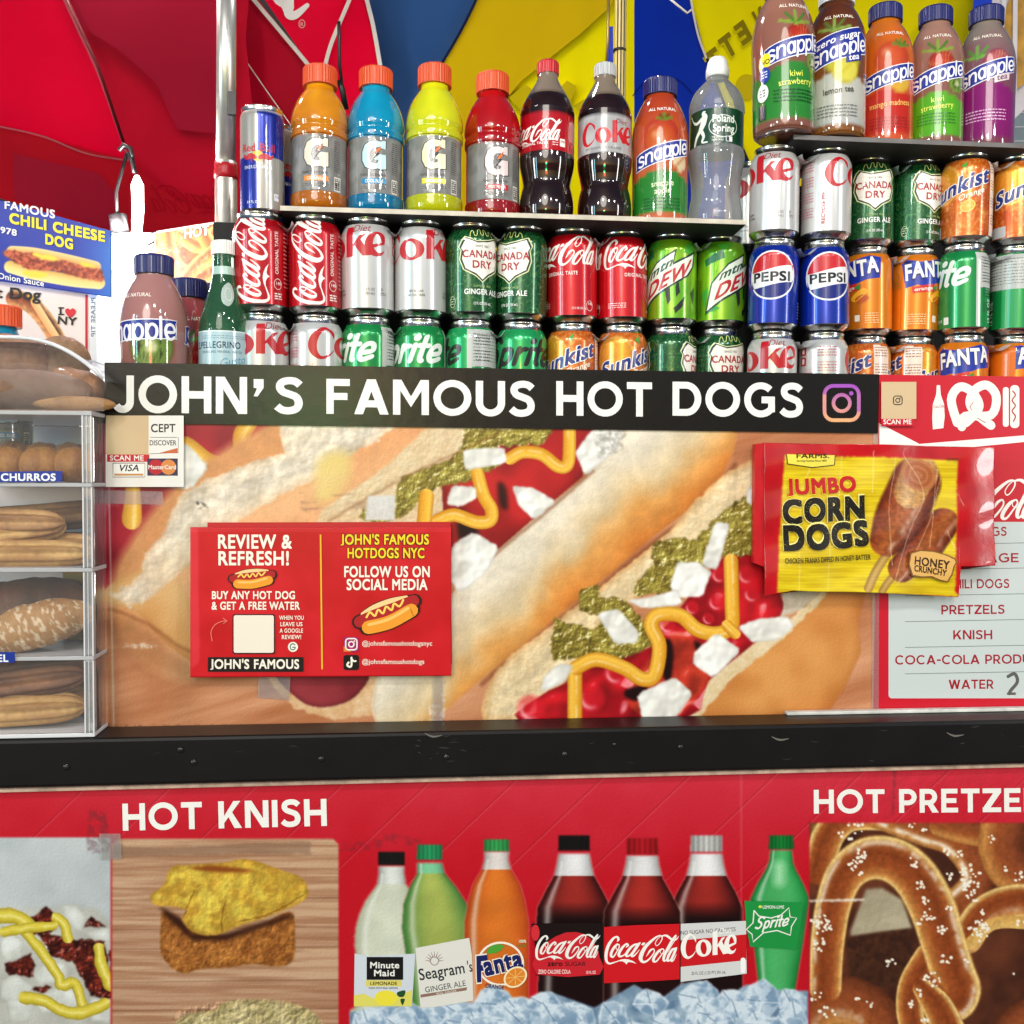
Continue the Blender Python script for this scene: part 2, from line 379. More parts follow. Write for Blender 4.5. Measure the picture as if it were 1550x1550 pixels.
class Paint:
    """a raster in the coordinates of the thing it is printed on; colours are display RGB"""
    def __init__(s, x0, y0, x1, y1, col=(1, 1, 1), k=1.0):
        s.x0, s.y0, s.k = x0, y0, k; s.w = int((x1-x0)*k)+1; s.h = int((y1-y0)*k)+1
        s.a = np.ones((s.h, s.w, 3), np.float32)*np.array(hexc(col) if isinstance(col, str) else col, np.float32)
        s.seed = 1
    def grid(s):
        yy, xx = np.mgrid[0:s.h, 0:s.w]; return xx/s.k+s.x0, yy/s.k+s.y0
    def warp(s, amt, sc):
        s.seed += 11
        return (fbm(s.h, s.w, sc*s.k, s.seed, 3)-.5)*2*amt, (fbm(s.h, s.w, sc*s.k, s.seed+5, 3)-.5)*2*amt
    def mask(s, pts, smooth=0, warp=None, soft=1):
        if smooth: pts = catmull(pts, smooth, True)
        p = np.array(pts, float)[:, :2]; m = (warp[0]*2 if warp else 0)+3+soft
        a = [max(0, int((p[:, 0].min()-m-s.x0)*s.k)), max(0, int((p[:, 1].min()-m-s.y0)*s.k)), min(s.w, int((p[:, 0].max()+m-s.x0)*s.k)+1), min(s.h, int((p[:, 1].max()+m-s.y0)*s.k)+1)]
        out = np.zeros((s.h, s.w), np.float32)
        if a[2] <= a[0] or a[3] <= a[1]: return out
        yy, xx = np.mgrid[a[1]:a[3], a[0]:a[2]]; X = xx/s.k+s.x0; Y = yy/s.k+s.y0
        if warp:
            s.seed += 3; h, w = X.shape
            X = X+(fbm(h, w, warp[1]*s.k, s.seed, 3)-.5)*2*warp[0]; Y = Y+(fbm(h, w, warp[1]*s.k, s.seed+99, 3)-.5)*2*warp[0]
        ins = np.zeros(X.shape, bool)
        for i in range(len(p)):
            (x1, y1), (x2, y2) = p[i], p[(i+1) % len(p)]
            if y1 == y2: continue
            c = ((y1 > Y) != (y2 > Y)) & (X < (x2-x1)*(Y-y1)/(y2-y1)+x1); ins ^= c
        out[a[1]:a[3], a[0]:a[2]] = ins
        return blur(out, soft) if soft else out
    def path(s, pts, r=None, smooth=6, warp=None):
        """distance field of a stroke: returns d/r, signed side in -1..1 (t across), and 0..1 along"""
        p = [(q[0], q[1], q[2] if len(q) > 2 else r) for q in pts]
        if smooth and len(p) > 2: p = catmull(p, smooth)
        p = np.array(p, float); X, Y = s.grid(); R = p[:, 2].max()+4
        a = [max(0, int((p[:, 0].min()-R-s.x0)*s.k)), max(0, int((p[:, 1].min()-R-s.y0)*s.k)), min(s.w, int((p[:, 0].max()+R-s.x0)*s.k)+1), min(s.h, int((p[:, 1].max()+R-s.y0)*s.k)+1)]
        D = np.full((s.h, s.w), 9., np.float32); S = np.zeros((s.h, s.w), np.float32); A = np.zeros((s.h, s.w), np.float32)
        if a[2] <= a[0] or a[3] <= a[1]: return D, S, A
        sl = (slice(a[1], a[3]), slice(a[0], a[2])); X = X[sl]; Y = Y[sl]
        if warp:
            s.seed += 3; h, w = X.shape
            X = X+(fbm(h, w, warp[1]*s.k, s.seed, 3)-.5)*2*warp[0]; Y = Y+(fbm(h, w, warp[1]*s.k, s.seed+99, 3)-.5)*2*warp[0]
        d0 = np.full(X.shape, 9.); s0 = np.zeros(X.shape); a0 = np.zeros(X.shape); n = len(p)-1
        for i in range(n):
            x1, y1, r1 = p[i]; x2, y2, r2 = p[i+1]; dx, dy = x2-x1, y2-y1; L = dx*dx+dy*dy or 1e-6
            t = np.clip(((X-x1)*dx+(Y-y1)*dy)/L, 0, 1); ex = X-x1-t*dx; ey = Y-y1-t*dy; rr = np.maximum(r1+(r2-r1)*t, .01)
            d = np.hypot(ex, ey)/rr; sd = (ex*dy-ey*dx)/math.sqrt(L)/rr; b = d < d0
            d0 = np.where(b, d, d0); s0 = np.where(b, sd, s0); a0 = np.where(b, (i+t)/n, a0)
        D[sl] = d0; S[sl] = s0; A[sl] = a0; return D, S, A
    def blend(s, m, col):
        col = np.asarray(hexc(col) if isinstance(col, str) else col, np.float32); m = m[..., None]
        s.a = s.a*(1-m)+col*m
    def fill(s, m, c1, c2=None, n=None, edge=0, er=6, ecol=None):
        """fill with c1..c2 mixed by field n; darken or tint towards the outline of the shape"""
        c1 = np.array(hexc(c1) if isinstance(c1, str) else c1, np.float32); c = np.ones_like(s.a)*c1
        if c2 is not None:
            c2 = np.array(hexc(c2) if isinstance(c2, str) else c2, np.float32); c = c1+(c2-c1)*np.clip(n, 0, 1)[..., None]
        if edge:
            e = np.clip(blur((m > .5).astype(np.float32), er)*2-1, 0, 1)[..., None]; ec = np.array(hexc(ecol) if isinstance(ecol, str) else (ecol or (0, 0, 0)), np.float32)
            c = c*(1-edge*(1-e))+ec*edge*(1-e)
        s.blend(m, c)
    def poly(s, pts, c1, c2=None, n=None, smooth=0, warp=None, **kw):
        m = s.mask(pts, smooth, warp, kw.pop('soft', 1)); s.fill(m, c1, c2, n, **kw); return m
    def noise(s, sc, seed, oct=4, ang=0, asp=1, gain=1, raw=0):
        if not raw and gain > 1: gain = 1+(gain-1)*.4
        return np.clip((fbm(s.h, s.w, sc*s.k, seed, oct, ang, asp)-.5)*gain*1.6+.5, 0, 1)
    def tubeshade(s, pts, r, ramp, hl=None, smooth=6, soft=.12, warp=None, tex=None):
        """round thing seen from above: ramp = [(t, colour)] across from -1 to 1"""
        D, S, A = s.path(pts, r, smooth, warp); m = np.clip((1-D)/soft, 0, 1)
        ts = [q[0] for q in ramp]; cs = np.array([hexc(q[1]) if isinstance(q[1], str) else q[1] for q in ramp])
        c = np.stack([np.interp(S, ts, cs[:, i]) for i in range(3)], -1)
        if tex is not None: c = c*tex[..., None]
        s.blend(m, c)
        if hl is not None:
            t0, wd, amt = hl; g = np.exp(-((S-t0)/wd)**2)*amt*m*s.hn(); s.blend(g, (1, 1, .97))
        return m
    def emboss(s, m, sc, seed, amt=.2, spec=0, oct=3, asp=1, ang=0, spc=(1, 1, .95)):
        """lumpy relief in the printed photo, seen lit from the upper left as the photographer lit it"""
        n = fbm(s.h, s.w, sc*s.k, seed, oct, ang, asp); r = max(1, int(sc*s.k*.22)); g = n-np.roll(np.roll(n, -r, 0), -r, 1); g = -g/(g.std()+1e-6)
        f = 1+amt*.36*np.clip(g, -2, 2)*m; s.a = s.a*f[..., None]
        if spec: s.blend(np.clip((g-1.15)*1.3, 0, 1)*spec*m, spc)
    def hn(s):
        if not hasattr(s, '_hn'): s._hn = np.clip(s.noise(14, 5, 2, gain=2)*1.5, 0, 1)
        return s._hn
    def lookup(s, X, Y):
        i = np.clip((Y-s.y0)*s.k, 0, s.h-1.001); j = np.clip((X-s.x0)*s.k, 0, s.w-1.001); i0 = i.astype(int); j0 = j.astype(int); fi = (i-i0)[..., None]; fj = (j-j0)[..., None]
        return (s.a[i0, j0]*(1-fj)+s.a[i0, j0+1]*fj)*(1-fi)+(s.a[i0+1, j0]*(1-fj)+s.a[i0+1, j0+1]*fj)*fi
def sheet(name, paint, rect, Y, m, parent=None, step=1.25, th=.003, fn=None, alb=1.0, nx=None, ny=None):
    """thin printed board: front grid coloured by paint, with real sides and back"""
    x0, y0, x1, y1 = rect; nx = nx or int((x1-x0)/step)+1; ny = ny or int((y1-y0)/step)+1
    X, Z = np.meshgrid(np.linspace(x0, x1, nx), np.linspace(y0, y1, ny))
    fn = fn or (lambda a, b, d: Parr(a, b, Y)+np.array([0, d, 0]))
    front = fn(X, Z, 0).reshape(-1, 3); col = (paint.lookup(X, Z)*alb).reshape(-1, 3)
    i, j = np.meshgrid(np.arange(ny-1), np.arange(nx-1), indexing='ij'); b = i*nx+j
    fa = np.stack([b, b+nx, b+nx+1, b+1], -1).reshape(-1, 4)
    n = len(front); ring = np.concatenate([np.arange(nx), np.arange(1, ny)*nx+nx-1, (ny-1)*nx+np.arange(nx-2, -1, -1), np.arange(ny-2, 0, -1)*nx])
    back = fn(X, Z, th).reshape(-1, 3)[ring]; k = len(ring); q = np.arange(k)
    side = np.stack([ring, ring[(q+1) % k], n+(q+1) % k, n+q], -1)
    cb = n+np.array([0, k-(ny-1), nx+ny-2, nx-1])[None, :]
    me = bpy.data.meshes.new(name); fast_mesh(me, np.concatenate([front, back]), np.concatenate([fa, side, cb]))
    setcol(me, np.concatenate([col, col[ring]*.7])); me.materials.append(m)
    return link(bpy.data.objects.new(name, me), parent)
# ---------------------------------------------------------------- ground and cart body
Yl_ = -.052
random.seed(4)
def Q(pts, ox, oy, k): return [(ox+p[0]/k, oy+p[1]/k)+tuple(q/k for q in p[2:]) for p in pts]
q3 = lambda *p: Q(p, 150, 540, 2.583)
q4 = lambda *p: Q(p, 700, 540, 2.422)
M_PRINT = mat('glossy_print', vc=True, rough=.34, coat=.05, spec=.35)
M_DECAL = mat('print_ink', vc=True, rough=.36, coat=.03, spec=.35)
M_BLACK = mat('black_gloss', '131112', rough=.4, coat=0, spec=.25, noise=(14, .25), bump=(25, .12))
M_STEEL = mat('brushed_steel', 'd0cdc4', rough=.36, metal=.8, noise=(30, .2))
M_DARK = mat('dark_interior', '0b0a0b', rough=.8)
M_WHITE = mat('white_plastic', 'e8e6e2', rough=.4)
boxobj('pavement', (-60, -60, -.1), (60, 60, 0), mat('pavement_concrete', '77726c', rough=.9, noise=(.8, .3)))
tag(bpy.data.objects['pavement'], kind='structure')
Yp = 0.0
cart = thing('food_cart', 'wide street food cart with black name banner, hot dog poster and red picture panels', 'food cart', (0, 0, 0))
TL = P(158, 548, Yp); BL = P(172, 1108, Yp); XL, XR = TL.x, P(1700, 560, Yp).x
ZT, ZB = P(750, 557, Yp).z, P(750, 1100, Yp).z
boxobj('counter_body', (XL-.02, .012, .25), (XR, .62, P(800, 625, .1).z), M_DARK, cart)
boxobj('wheel_skirt', (-1.3, .05, .0), (XR, .5, .25), M_DARK, cart)
# hot dog poster
pt = Paint(150, 635, 1345, 1120, (.72, .45, .28))
wood = pt.noise(60, 3, 4, rad(-14), 7); pt.fill(np.ones((pt.h, pt.w)), 'd49c78', 'b0704c', pt.noise(30, 4, 5, rad(-16), 9, 1.6))
NZ = pt.noise(6, 21, 4)*.45+pt.noise(22, 27, 3)*.45; NF = pt.noise(3, 22, 2, gain=1.6); NB = pt.noise(60, 23, 2, gain=2.2)
# top-left ketchup and sausage
m = pt.poly(q3((-30, 240), (1000, 240), (700, 420), (420, 560), (250, 800), (80, 900), (-30, 920)), 'b3283a', '8d1c30', NB)
pt.poly(q3((-30, 280), (90, 250), (60, 520), (-30, 700)), 'c06a78', 'a83048', NB, smooth=5)
for g in (q3((610, 230, 34), (560, 300, 38), (555, 370, 40), (500, 420, 40), (430, 412, 38), (340, 340, 32), (300, 350, 24)), q3((130, 480, 30), (132, 560, 36), (128, 630, 44), (128, 640, 36))):
    pt.tubeshade([(p[0], p[1], p[2]*.95) for p in g], None, [(-1, 'b88330'), (-.4, 'd6a044'), (.3, 'eebf55'), (1, 'c78c2c')], hl=(.2, .2, .3))
# bun A crust
pt.tubeshade(q3((1480, 170, 330), (1000, 420, 330), (560, 720, 360), (370, 940, 350)), None, [(-1, 'c98f62'), (-.5, 'd99a68'), (0, 'dfa273'), (.5, 'e3b286'), (1, 'c17b4c')], tex=.94+.12*NZ)
pt.poly(q3((30, 900), (200, 820), (330, 900), (400, 1140), (380, 1200), (250, 1110), (150, 1000), (30, 960)), 'dcb47e', 'cf9a62', NB, smooth=5, edge=.3, er=9, ecol='b07040')
m_ = pt.poly(q3((690, 230), (722, 375), (630, 400), (530, 440), (420, 480), (330, 530), (300, 570), (262, 680), (180, 770), (170, 850), (80, 910), (40, 930), (120, 980), (190, 950), (300, 860), (470, 720), (600, 600), (830, 480), (1060, 340), (1200, 250)), 'e4d9cb', 'd2bfa6', NZ, warp=(6, 10), edge=.3, er=9, ecol='c08a5c'); pt.emboss(m_, 14, 301, .10); pt.emboss(m_, 40, 302, .14)
pt.poly(q3((860, 400), (980, 380), (960, 520), (850, 560)), 'dcc27a', 'd8b07a', NB, smooth=5, soft=7)
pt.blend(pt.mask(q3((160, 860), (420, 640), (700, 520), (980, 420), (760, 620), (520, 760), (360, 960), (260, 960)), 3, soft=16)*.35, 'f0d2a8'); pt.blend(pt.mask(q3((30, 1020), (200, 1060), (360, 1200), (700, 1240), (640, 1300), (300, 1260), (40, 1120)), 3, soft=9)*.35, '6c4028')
# sausage end at the lower left
pt.poly(q3((640, 1230), (1090, 1230), (1100, 1400), (900, 1420), (760, 1370), (680, 1290)), 'e2c3a0', 'c99868', NZ, warp=(4, 10))
pt.poly(q3((700, 1220), (1040, 1220), (1000, 1330), (880, 1370), (780, 1340)), '7e2a34', '963a42', NB, smooth=5, edge=.4, er=5, ecol='3c1018')
# hot dog B
pt.poly(q3((1340, 230), (1700, 230), (1700, 620), (1150, 760), (850, 650), (870, 600), (1080, 460)), 'dfccac', 'cfb087', NZ, warp=(3, 8)); pt.emboss(pt.mask(q3((1340, 230), (1700, 230), (1700, 620), (1150, 760), (850, 650), (870, 600), (1080, 460))), 9, 311, .08)
pt.poly(q4((-80, 400), (60, 300), (200, 262), (480, 262), (440, 440), (320, 540), (140, 700), (20, 800), (-60, 760)), 'c02a2e', '8e1c22', NB, edge=.3, er=6, ecol='501018')
pt.poly(q4((-20, 560), (40, 600), (60, 680), (0, 720)), '2a1015', smooth=4, soft=3); pt.poly(q4((130, 460), (160, 480), (165, 560), (135, 540)), '3a0f12', smooth=4, soft=3)
for g, sd in ((q3((1550, 300), (1440, 320), (1380, 400), (1180, 470), (1160, 540), (1040, 590), (1010, 620), (1080, 660), (1200, 620), (1250, 560), (1340, 500), (1440, 490), (1560, 430)), 1), (q4((0, 262), (150, 262), (330, 262), (300, 320), (190, 330), (90, 330), (0, 380)), 2)):
    pt.poly(g, 'aa9c4c', '857636', pt.noise(14, 40+sd, 2, gain=1.8), warp=(5, 8), edge=.35, er=4, ecol='5a4a1c'); pt.emboss(pt.mask(g, warp=(5, 8)), 8, 47+sd, .42, .55)
    pt.blend(0*pt.mask(g, warp=(5, 8))*np.clip(pt.noise(6, 44+sd, 2, gain=3, raw=1)-.72, 0, 1)*2.2, 'e6d98c')
BUNT = .95+.1*NZ
# bun B lower half
b = q4((620, 250), (480, 415), (340, 530), (140, 700), (0, 815), (-60, 900), (-290, 1120), (-320, 1340), (-130, 1340), (0, 1240), (60, 1190), (230, 1050), (480, 845), (700, 660), (880, 520), (970, 400), (982, 250))
mb = pt.mask(b, 3); X, Y = pt.grid()
ax_ = np.array([700+770/2.422, 540+262/2.422]); bx_ = np.array([700-60/2.422, 540+1060/2.422]); dv = (bx_-ax_)/np.linalg.norm(bx_-ax_)
t = ((X-ax_[0])*(-dv[1])+(Y-ax_[1])*dv[0])/95.; t = -t if t[int((1000-635)), int(900-150)] < 0 else t
ts = [-1.1, -.7, -.2, .3, .62, .9, 1.2]; cs = np.array([hexc(c) for c in ('c9b8a2', 'e2d8c8', 'e0d4c0', 'd9c098', 'dba05c', 'cf8440', 'ad602c')])
cc = np.stack([np.interp(t+(NB-.5)*.25, ts, cs[:, i]) for i in range(3)], -1)*BUNT[..., None]
pt.a = pt.a*(1-mb[..., None])+cc*mb[..., None]; pt.emboss(mb, 50, 332, .07)
pt.blend(np.clip(mb-blur(mb, 5), 0, 1)*.5, 'a06a3c')
# dark gaps between the buns of the printed photo
for g, w_, o_ in ((q4((1000, 395), (900, 525), (715, 672), (490, 858), (245, 1055), (70, 1200)), 5, .55), (q3((1560, 300), (1200, 470), (900, 640)), 3, .35), (q4((478, 420), (340, 540), (140, 708), (0, 825)), 3.5, .5), (q3((40, 985), (180, 1040), (330, 1140), (560, 1240)), 4, .35)):
    D, S, A = pt.path(g, w_, warp=(1.5, 14)); pt.blend(blur(np.clip(1.2-D, 0, 1), 1)*o_, '6e3a20')
# hot dog C
c = q4((1100, 350), (950, 440), (860, 520), (760, 640), (500, 850), (290, 1010), (180, 1090), (100, 1190), (68, 1290), (75, 1340), (280, 1340), (500, 1000), (760, 780), (1090, 640))
m_ = pt.poly(c, 'e6d4b2', 'd6b98c', NZ, warp=(3, 10), edge=.6, er=9, ecol='cf9456'); pt.emboss(m_, 12, 321, .08); pt.emboss(m_, 34, 322, .10)
pt.poly(q4((1330, 840), (1480, 860), (1450, 980), (1462, 1080), (1400, 1220), (1330, 1320), (800, 1330), (900, 1190), (1070, 1060), (1170, 990)), 'd99a5a', 'c27d42', NB, edge=.5, er=14, ecol='a86434')
pt.poly(q4((1330, 850), (1330, 880), (1180, 1030), (1000, 1170), (850, 1340), (780, 1340), (890, 1200), (1060, 1050), (1200, 960)), 'e8d8b8', 'cfb183', NZ, warp=(3, 9))
pt.poly(q4((1180, 862), (1320, 850), (1240, 930), (1150, 960)), 'cfc4b4', 'b9a48c', NZ, warp=(3, 9))
k = q4((1070, 720), (1165, 870), (1165, 950), (1070, 1050), (900, 1190), (810, 1330), (215, 1340), (290, 1240), (380, 1195), (500, 1110), (700, 1030), (830, 880), (950, 740))
pt.poly(k, 'c21f2a', '941420', NB, smooth=3, edge=.45, er=8, ecol='5c0b14')
pt.poly(q4((820, 1010), (900, 1090), (900, 1190), (800, 1310), (690, 1330), (600, 1240), (740, 1040)), 'c8452f', 'a83028', NZ, smooth=3, soft=2)
pt.emboss(pt.mask(k, 3), 34, 61, .28, .6, 2, spc=(1, .8, .8))
for g in (q4((740, 1040), (772, 1060), (765, 1180), (735, 1170)), q4((600, 1220), (680, 1205), (650, 1260), (600, 1250)), q4((850, 1040), (880, 1060), (860, 1080))): pt.poly(g, '240c10', smooth=4, soft=2)
for i, (a, b_, r) in enumerate(((940, 800, 34), (930, 900, 36), (840, 920, 30), (1040, 800, 40), (1060, 870, 36), (750, 985, 34), (900, 960, 26), (250, 1290, 60), (470, 1250, 60), (560, 1160, 50))):
    D, S, A = pt.path(q4((a, b_), (a+2, b_+2)), r/2.422, smooth=0); mm = np.clip((1-D)*3, 0, 1); pt.blend(mm*.55, 'd92434')
    pt.blend(np.exp(-((D-.55)/.16)**2)*np.clip(-S*1.4, 0, 1)*.7, 'ffd8d8')
for g, sd in ((q4((1075, 500), (1020, 520), (940, 580), (890, 640), (850, 670), (720, 670), (690, 690), (700, 760), (640, 830), (630, 880), (700, 870), (780, 860), (870, 780), (950, 735), (1070, 728)), 5),
              (q4((500, 830), (430, 850), (430, 930), (520, 960), (480, 1000), (340, 960), (320, 1060), (330, 1110), (440, 1110), (580, 1110), (700, 1060), (690, 1000), (620, 920), (600, 890), (500, 880)), 6)):
    pt.poly(g, 'a89a4a', '7e6e30', pt.noise(14, 50+sd, 2, gain=1.8), warp=(5, 8), edge=.4, er=5, ecol='54441a'); pt.emboss(pt.mask(g, warp=(5, 8)), 8, 57+sd, .42, .55)
    pt.blend(0*pt.mask(g, warp=(5, 8))*np.clip(pt.noise(6, 54+sd, 2, gain=3, raw=1)-.7, 0, 1)*2.2, 'ddc878')
MUS = [(-1, 'b06f18'), (-.7, 'd3962c'), (-.1, 'e6ad3c'), (.45, 'f0c052'), (1, 'bd7f22')]
for g, r in ((q4((412, 1345), (412, 1250), (412, 1165)), 12), (q4((418, 1140), (490, 1110), (590, 1140), (660, 1182), (705, 1165), (722, 1060), (692, 985), (720, 945), (800, 950), (860, 1000), (930, 1015), (985, 990), (988, 900), (984, 750)), 12),
             (q4((392, 262), (392, 330), (385, 395), (350, 402), (290, 358), (220, 350), (176, 372)), 10.5), (q4((55, 430), (78, 510), (106, 560), (100, 600), (50, 606), (-30, 580), (-90, 600)), 11), (q3((1280, 545), (1272, 640)), 12), (q4((970, 985), (1000, 1015)), 9)):
    pt.tubeshade(g, r, MUS, hl=(-.2, .18, .35))
ON = [q4((0, 340), (155, 330), (162, 390), (10, 418)), q4((-40, 470), (50, 476), (52, 520), (-10, 552), (-60, 540)), q4((180, 470), (260, 480), (345, 530), (262, 600), (200, 540)), q4((410, 350), (480, 262), (590, 262), (575, 330), (450, 440)),
      q4((-40, 690), (40, 642), (135, 695), (90, 790), (-10, 870), (-60, 800)), q4((925, 605), (982, 610), (935, 785), (875, 765)), q4((790, 750), (870, 755), (915, 790), (880, 880), (790, 885), (758, 840)), q4((600, 890), (700, 880), (790, 850), (805, 910), (660, 922)),
      q4((490, 940), (570, 922), (650, 1010), (640, 1050), (560, 1055)), q4((300, 1170), (350, 1125), (408, 1130), (380, 1190), (285, 1230)), q4((1010, 990), (1080, 960), (1190, 950), (1216, 985), (1160, 1040), (1060, 1048)),
      q4((930, 1010), (1025, 1075), (920, 1180), (845, 1130), (850, 1080)), q4((640, 1235), (780, 1172), (845, 1235), (780, 1330), (660, 1330)), q4((1045, 480), (1075, 470), (1075, 560), (1040, 530)), q3((210, 360), (330, 330), (430, 430), (360, 520), (230, 500))]
ONZ = pt.noise(24, 80, 1, gain=2)
for i, g in enumerate(ON): pt.poly(catmull([g[0]]+[g[0]]+[q for q in g[1:]], 1, True) if False else [((g[j][0]*(1-t)+g[(j+1) % len(g)][0]*t), (g[j][1]*(1-t)+g[(j+1) % len(g)][1]*t)) for j in range(len(g)) for t in (.12, .5, .88)], 'f2f0ec', 'dedbd4', ONZ, warp=(1.5, 8), edge=.35, er=3, ecol='aaa59e')
# worn tape and scuffs on the print
Z2 = np.clip(pt.noise(10, 91, 3, 0, 6, gain=3, raw=1)-.2, 0, 1)
pt.blend(pt.mask(q3((780, 535), (1120, 535), (1130, 640), (1000, 590), (790, 600)), warp=(4, 6))*.5*Z2, '8a6a58')
pt.poly(q3((1050, 545), (1160, 540), (1155, 640), (1040, 640)), 'dcd8d4', 'c2bdb8', NZ, soft=1)
for g, cl, o in ((q3((370, 570), (400, 565), (430, 590), (385, 595)), '4a4a4a', .8), (q3((90, 1120), (225, 1125), (222, 1142), (90, 1138)), 'efe8e0', .6), (q3((1345, 1240), (1356, 1240), (1350, 1420), (1338, 1420)), 'f0ece6', .7), (q3((1290, 1360), (1345, 1360), (1350, 1430), (1290, 1430)), 'efe6e0', .7),
                 (q3((20, 530), (240, 535), (240, 590), (20, 585)), 'e0a8a8', .25), (q4((480, 262), (600, 262), (590, 340), (500, 380)), '9a958c', .6)):
    pt.blend(pt.mask(g, warp=(3, 4))*o*np.clip(pt.noise(5, int(g[0][0]), 3, gain=3), 0, 1), cl)
pt.blend(np.clip(1-np.abs(X-163-(Y-640)*.02)/2.4, 0, 1)*.6, 'd8cfc4')
pt.blend(np.clip((Y-1095)/10, 0, 1)*np.clip(pt.noise(6, 95, 3, gain=3, raw=1)-.3, 0, 1)*(X < 600), '2c241e')
om = np.zeros((pt.h, pt.w))
for g in ON: om = np.maximum(om, pt.mask(g))
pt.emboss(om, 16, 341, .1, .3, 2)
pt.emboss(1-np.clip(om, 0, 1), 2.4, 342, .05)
pt.a = np.clip((pt.a-.5)*1.12+.5, 0, 1)
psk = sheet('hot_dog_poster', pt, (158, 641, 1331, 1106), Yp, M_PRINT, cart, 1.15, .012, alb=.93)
# name banner: slightly proud of the poster
def banner_fn(X, Z, d): return Parr(X, Z, Yp-.003)+np.array([0, d, 0])
boxa = Art()
bb = bmesh.new()
top = lambda x: 548.5+(x-158)*.0153; bot = lambda x: 640+(x-158)*.0135
vs = [[bb.verts.new(P(x, y, Yp-.003+dy)) for dy in (0, .015)] for x, y in ((158, top(158)), (1330, top(1330)), (1329, bot(1329)), (159, bot(159)))]
bb.faces.new([v[0] for v in vs]); bb.faces.new([v[1] for v in vs][::-1])
for i in range(4): bb.faces.new((vs[i][0], vs[i][1], vs[(i+1) % 4][1], vs[(i+1) % 4][0]))
bmesh.ops.recalc_face_normals(bb, faces=bb.faces)
obj('name_banner', bb, mat('banner_black', '0a0709', rough=.26, coat=0, spec=.4, noise=(9, .3), bump=(60, .12)), cart, smooth=False)
a = Art(); SH = lambda x, y: (x, y+(x-170)*.0132)
a.T = SH; y0 = 627
WHT = 'e9e7e1'
gtext(a, "JOHN", 170, y0-3, 56, WHT, 204); gtext(a, "S", 416, y0-4, 55, WHT, 43)
a.poly([(384, 571), (399, 571), (399, 584), (390, 597), (384, 597), (389, 585), (384, 584)], WHT)
gtext(a, "FAMOUS", 494, y0-5, 53, WHT, 316); gtext(a, "HOT", 842, y0-7, 52, WHT, 145); gtext(a, "DOGS", 1018, y0-9, 51.5, WHT, 198)
a.T = None
def insta(a, cx, cy, s, top, botc, w, n=14):
    tc, bc = np.array(hexc(top)), np.array(hexc(botc))
    for r, cen in ((None, 0), (s*.24, 0)):
        if r: pts = [(cx+r*cos(t), cy+r*sin(t)) for t in [2*pi*i/28 for i in range(29)]]
        else:
            h = s/2; q = h*.5; pts = []
            for ccx, ccy, an in ((h-q, h-q, 0), (q-h, h-q, pi/2), (q-h, q-h, pi), (h-q, q-h, 1.5*pi)): pts += [(cx+ccx+q*cos(an+t), cy+ccy+q*sin(an+t)) for t in [j*pi/12 for j in range(7)]]
            pts.append(pts[0])
        for i in range(len(pts)-1):
            f_ = (pts[i][1]-(cy-s/2))/s; a.line([pts[i], pts[i+1]], w, tuple(tc+(bc-tc)*min(1, max(0, f_))))
    a.ell(cx+s*.28, cy-s*.28, w*.6, w*.6, tuple(tc), n=10)
insta(a, 1274, 610, 52, 'a050b8', 'e8a878', 5.5)
a.mesh('banner_lettering', planefn(Yp-.0032), M_DECAL, cart)
a = Art()   # payment card sticker
a.rect(160, 629, 278, 737, 'e8e3dd'); a.up()
a.rect(160, 629, 225, 688, 'cbb08a'); a.up()
a.text('CEPT', 228, 654, 12, '26201f', w=38, off=.02); a.line([(227, 662), (268, 662)], .8, '555555'); a.line([(270, 662), (270, 685), (226, 687)], .8, '555555'); a.up()
a.text('DISCOVER', 226, 674, 7.5, '30282a', w=41, off=.012); a.poly([(240, 686), (269, 678), (269, 686)], 'c8643c'); a.up()
a.rect(162, 688, 226, 699, 'c01e2c'); a.up(); a.text('SCAN ME', 166, 697, 7.5, WHT, w=52, off=.02)
a.rect(171, 702, 219, 722, 'f2efe9'); a.line([(171, 701), (219, 701), (219, 722), (171, 722), (171, 701)], 1, '4a4038'); a.rect(173, 717, 217, 720, 'c58a4e'); a.up()
a.text('VISA', 179, 713, 9.5, '2e2a38', w=31, off=.02, shear=.25); a.rect(223, 694, 269, 720, '3a2a4c'); a.up()
a.ell(236, 707, 11.5, 11.5, 'b41c2c'); a.up(); a.ell(255, 707, 11.5, 11.5, 'd98646'); a.up(); a.text('MasterCard', 224, 710, 6, WHT, w=43, off=.02)
st = a.mesh('card_sticker', planefn(Yp-.0056), M_DECAL); tag(st, 'white payment card sticker on the left end of the black name banner', 'sticker')
a = Art()   # red menu board at the right end
Ym = -.001
a.poly([(1331, 567), (1700, 572), (1700, 1070), (1322, 1075)], 'c3162a'); a.up()
a.poly([(1331, 641), (1392, 672), (1600, 655), (1600, 664), (1400, 684), (1331, 684)], 'eceae6'); a.up()
a.rrect(1345, 789, 1700, 1057, 5, 'c3cbcb'); a.poly([(1345, 700), (1700, 700), (1700, 790), (1345, 790)], 'c01426'); a.up()
for y, x, t, w in ((812, 1430, 'HOT DOGS', 94), (852, 1430, 'SAUSAGE', 112), (891, 1432, 'CHILI DOGS', 96), (930, 1425, 'PRETZELS', 96), (968, 1443, 'KNISH', 59), (1006, 1355, 'COCA-COLA PRODUCTS', 245), (1043, 1436, 'WATER', 68)):
    gtext(a, t, x, y, 14, '9c1526', w, wt=.17, rot=-.008)
for y in (825, 863, 902, 941, 980, 1020): a.line([(1370, y), (1700, y-6)], .9, '6b7274')
a.stroke([(1526, 1024), (1536, 1020), (1540, 1032), (1530, 1045), (1528, 1050)], 5, '5a5a58'); a.stroke([(1526, 1050), (1536, 1050)], 4, '6a5a50'); a.up()
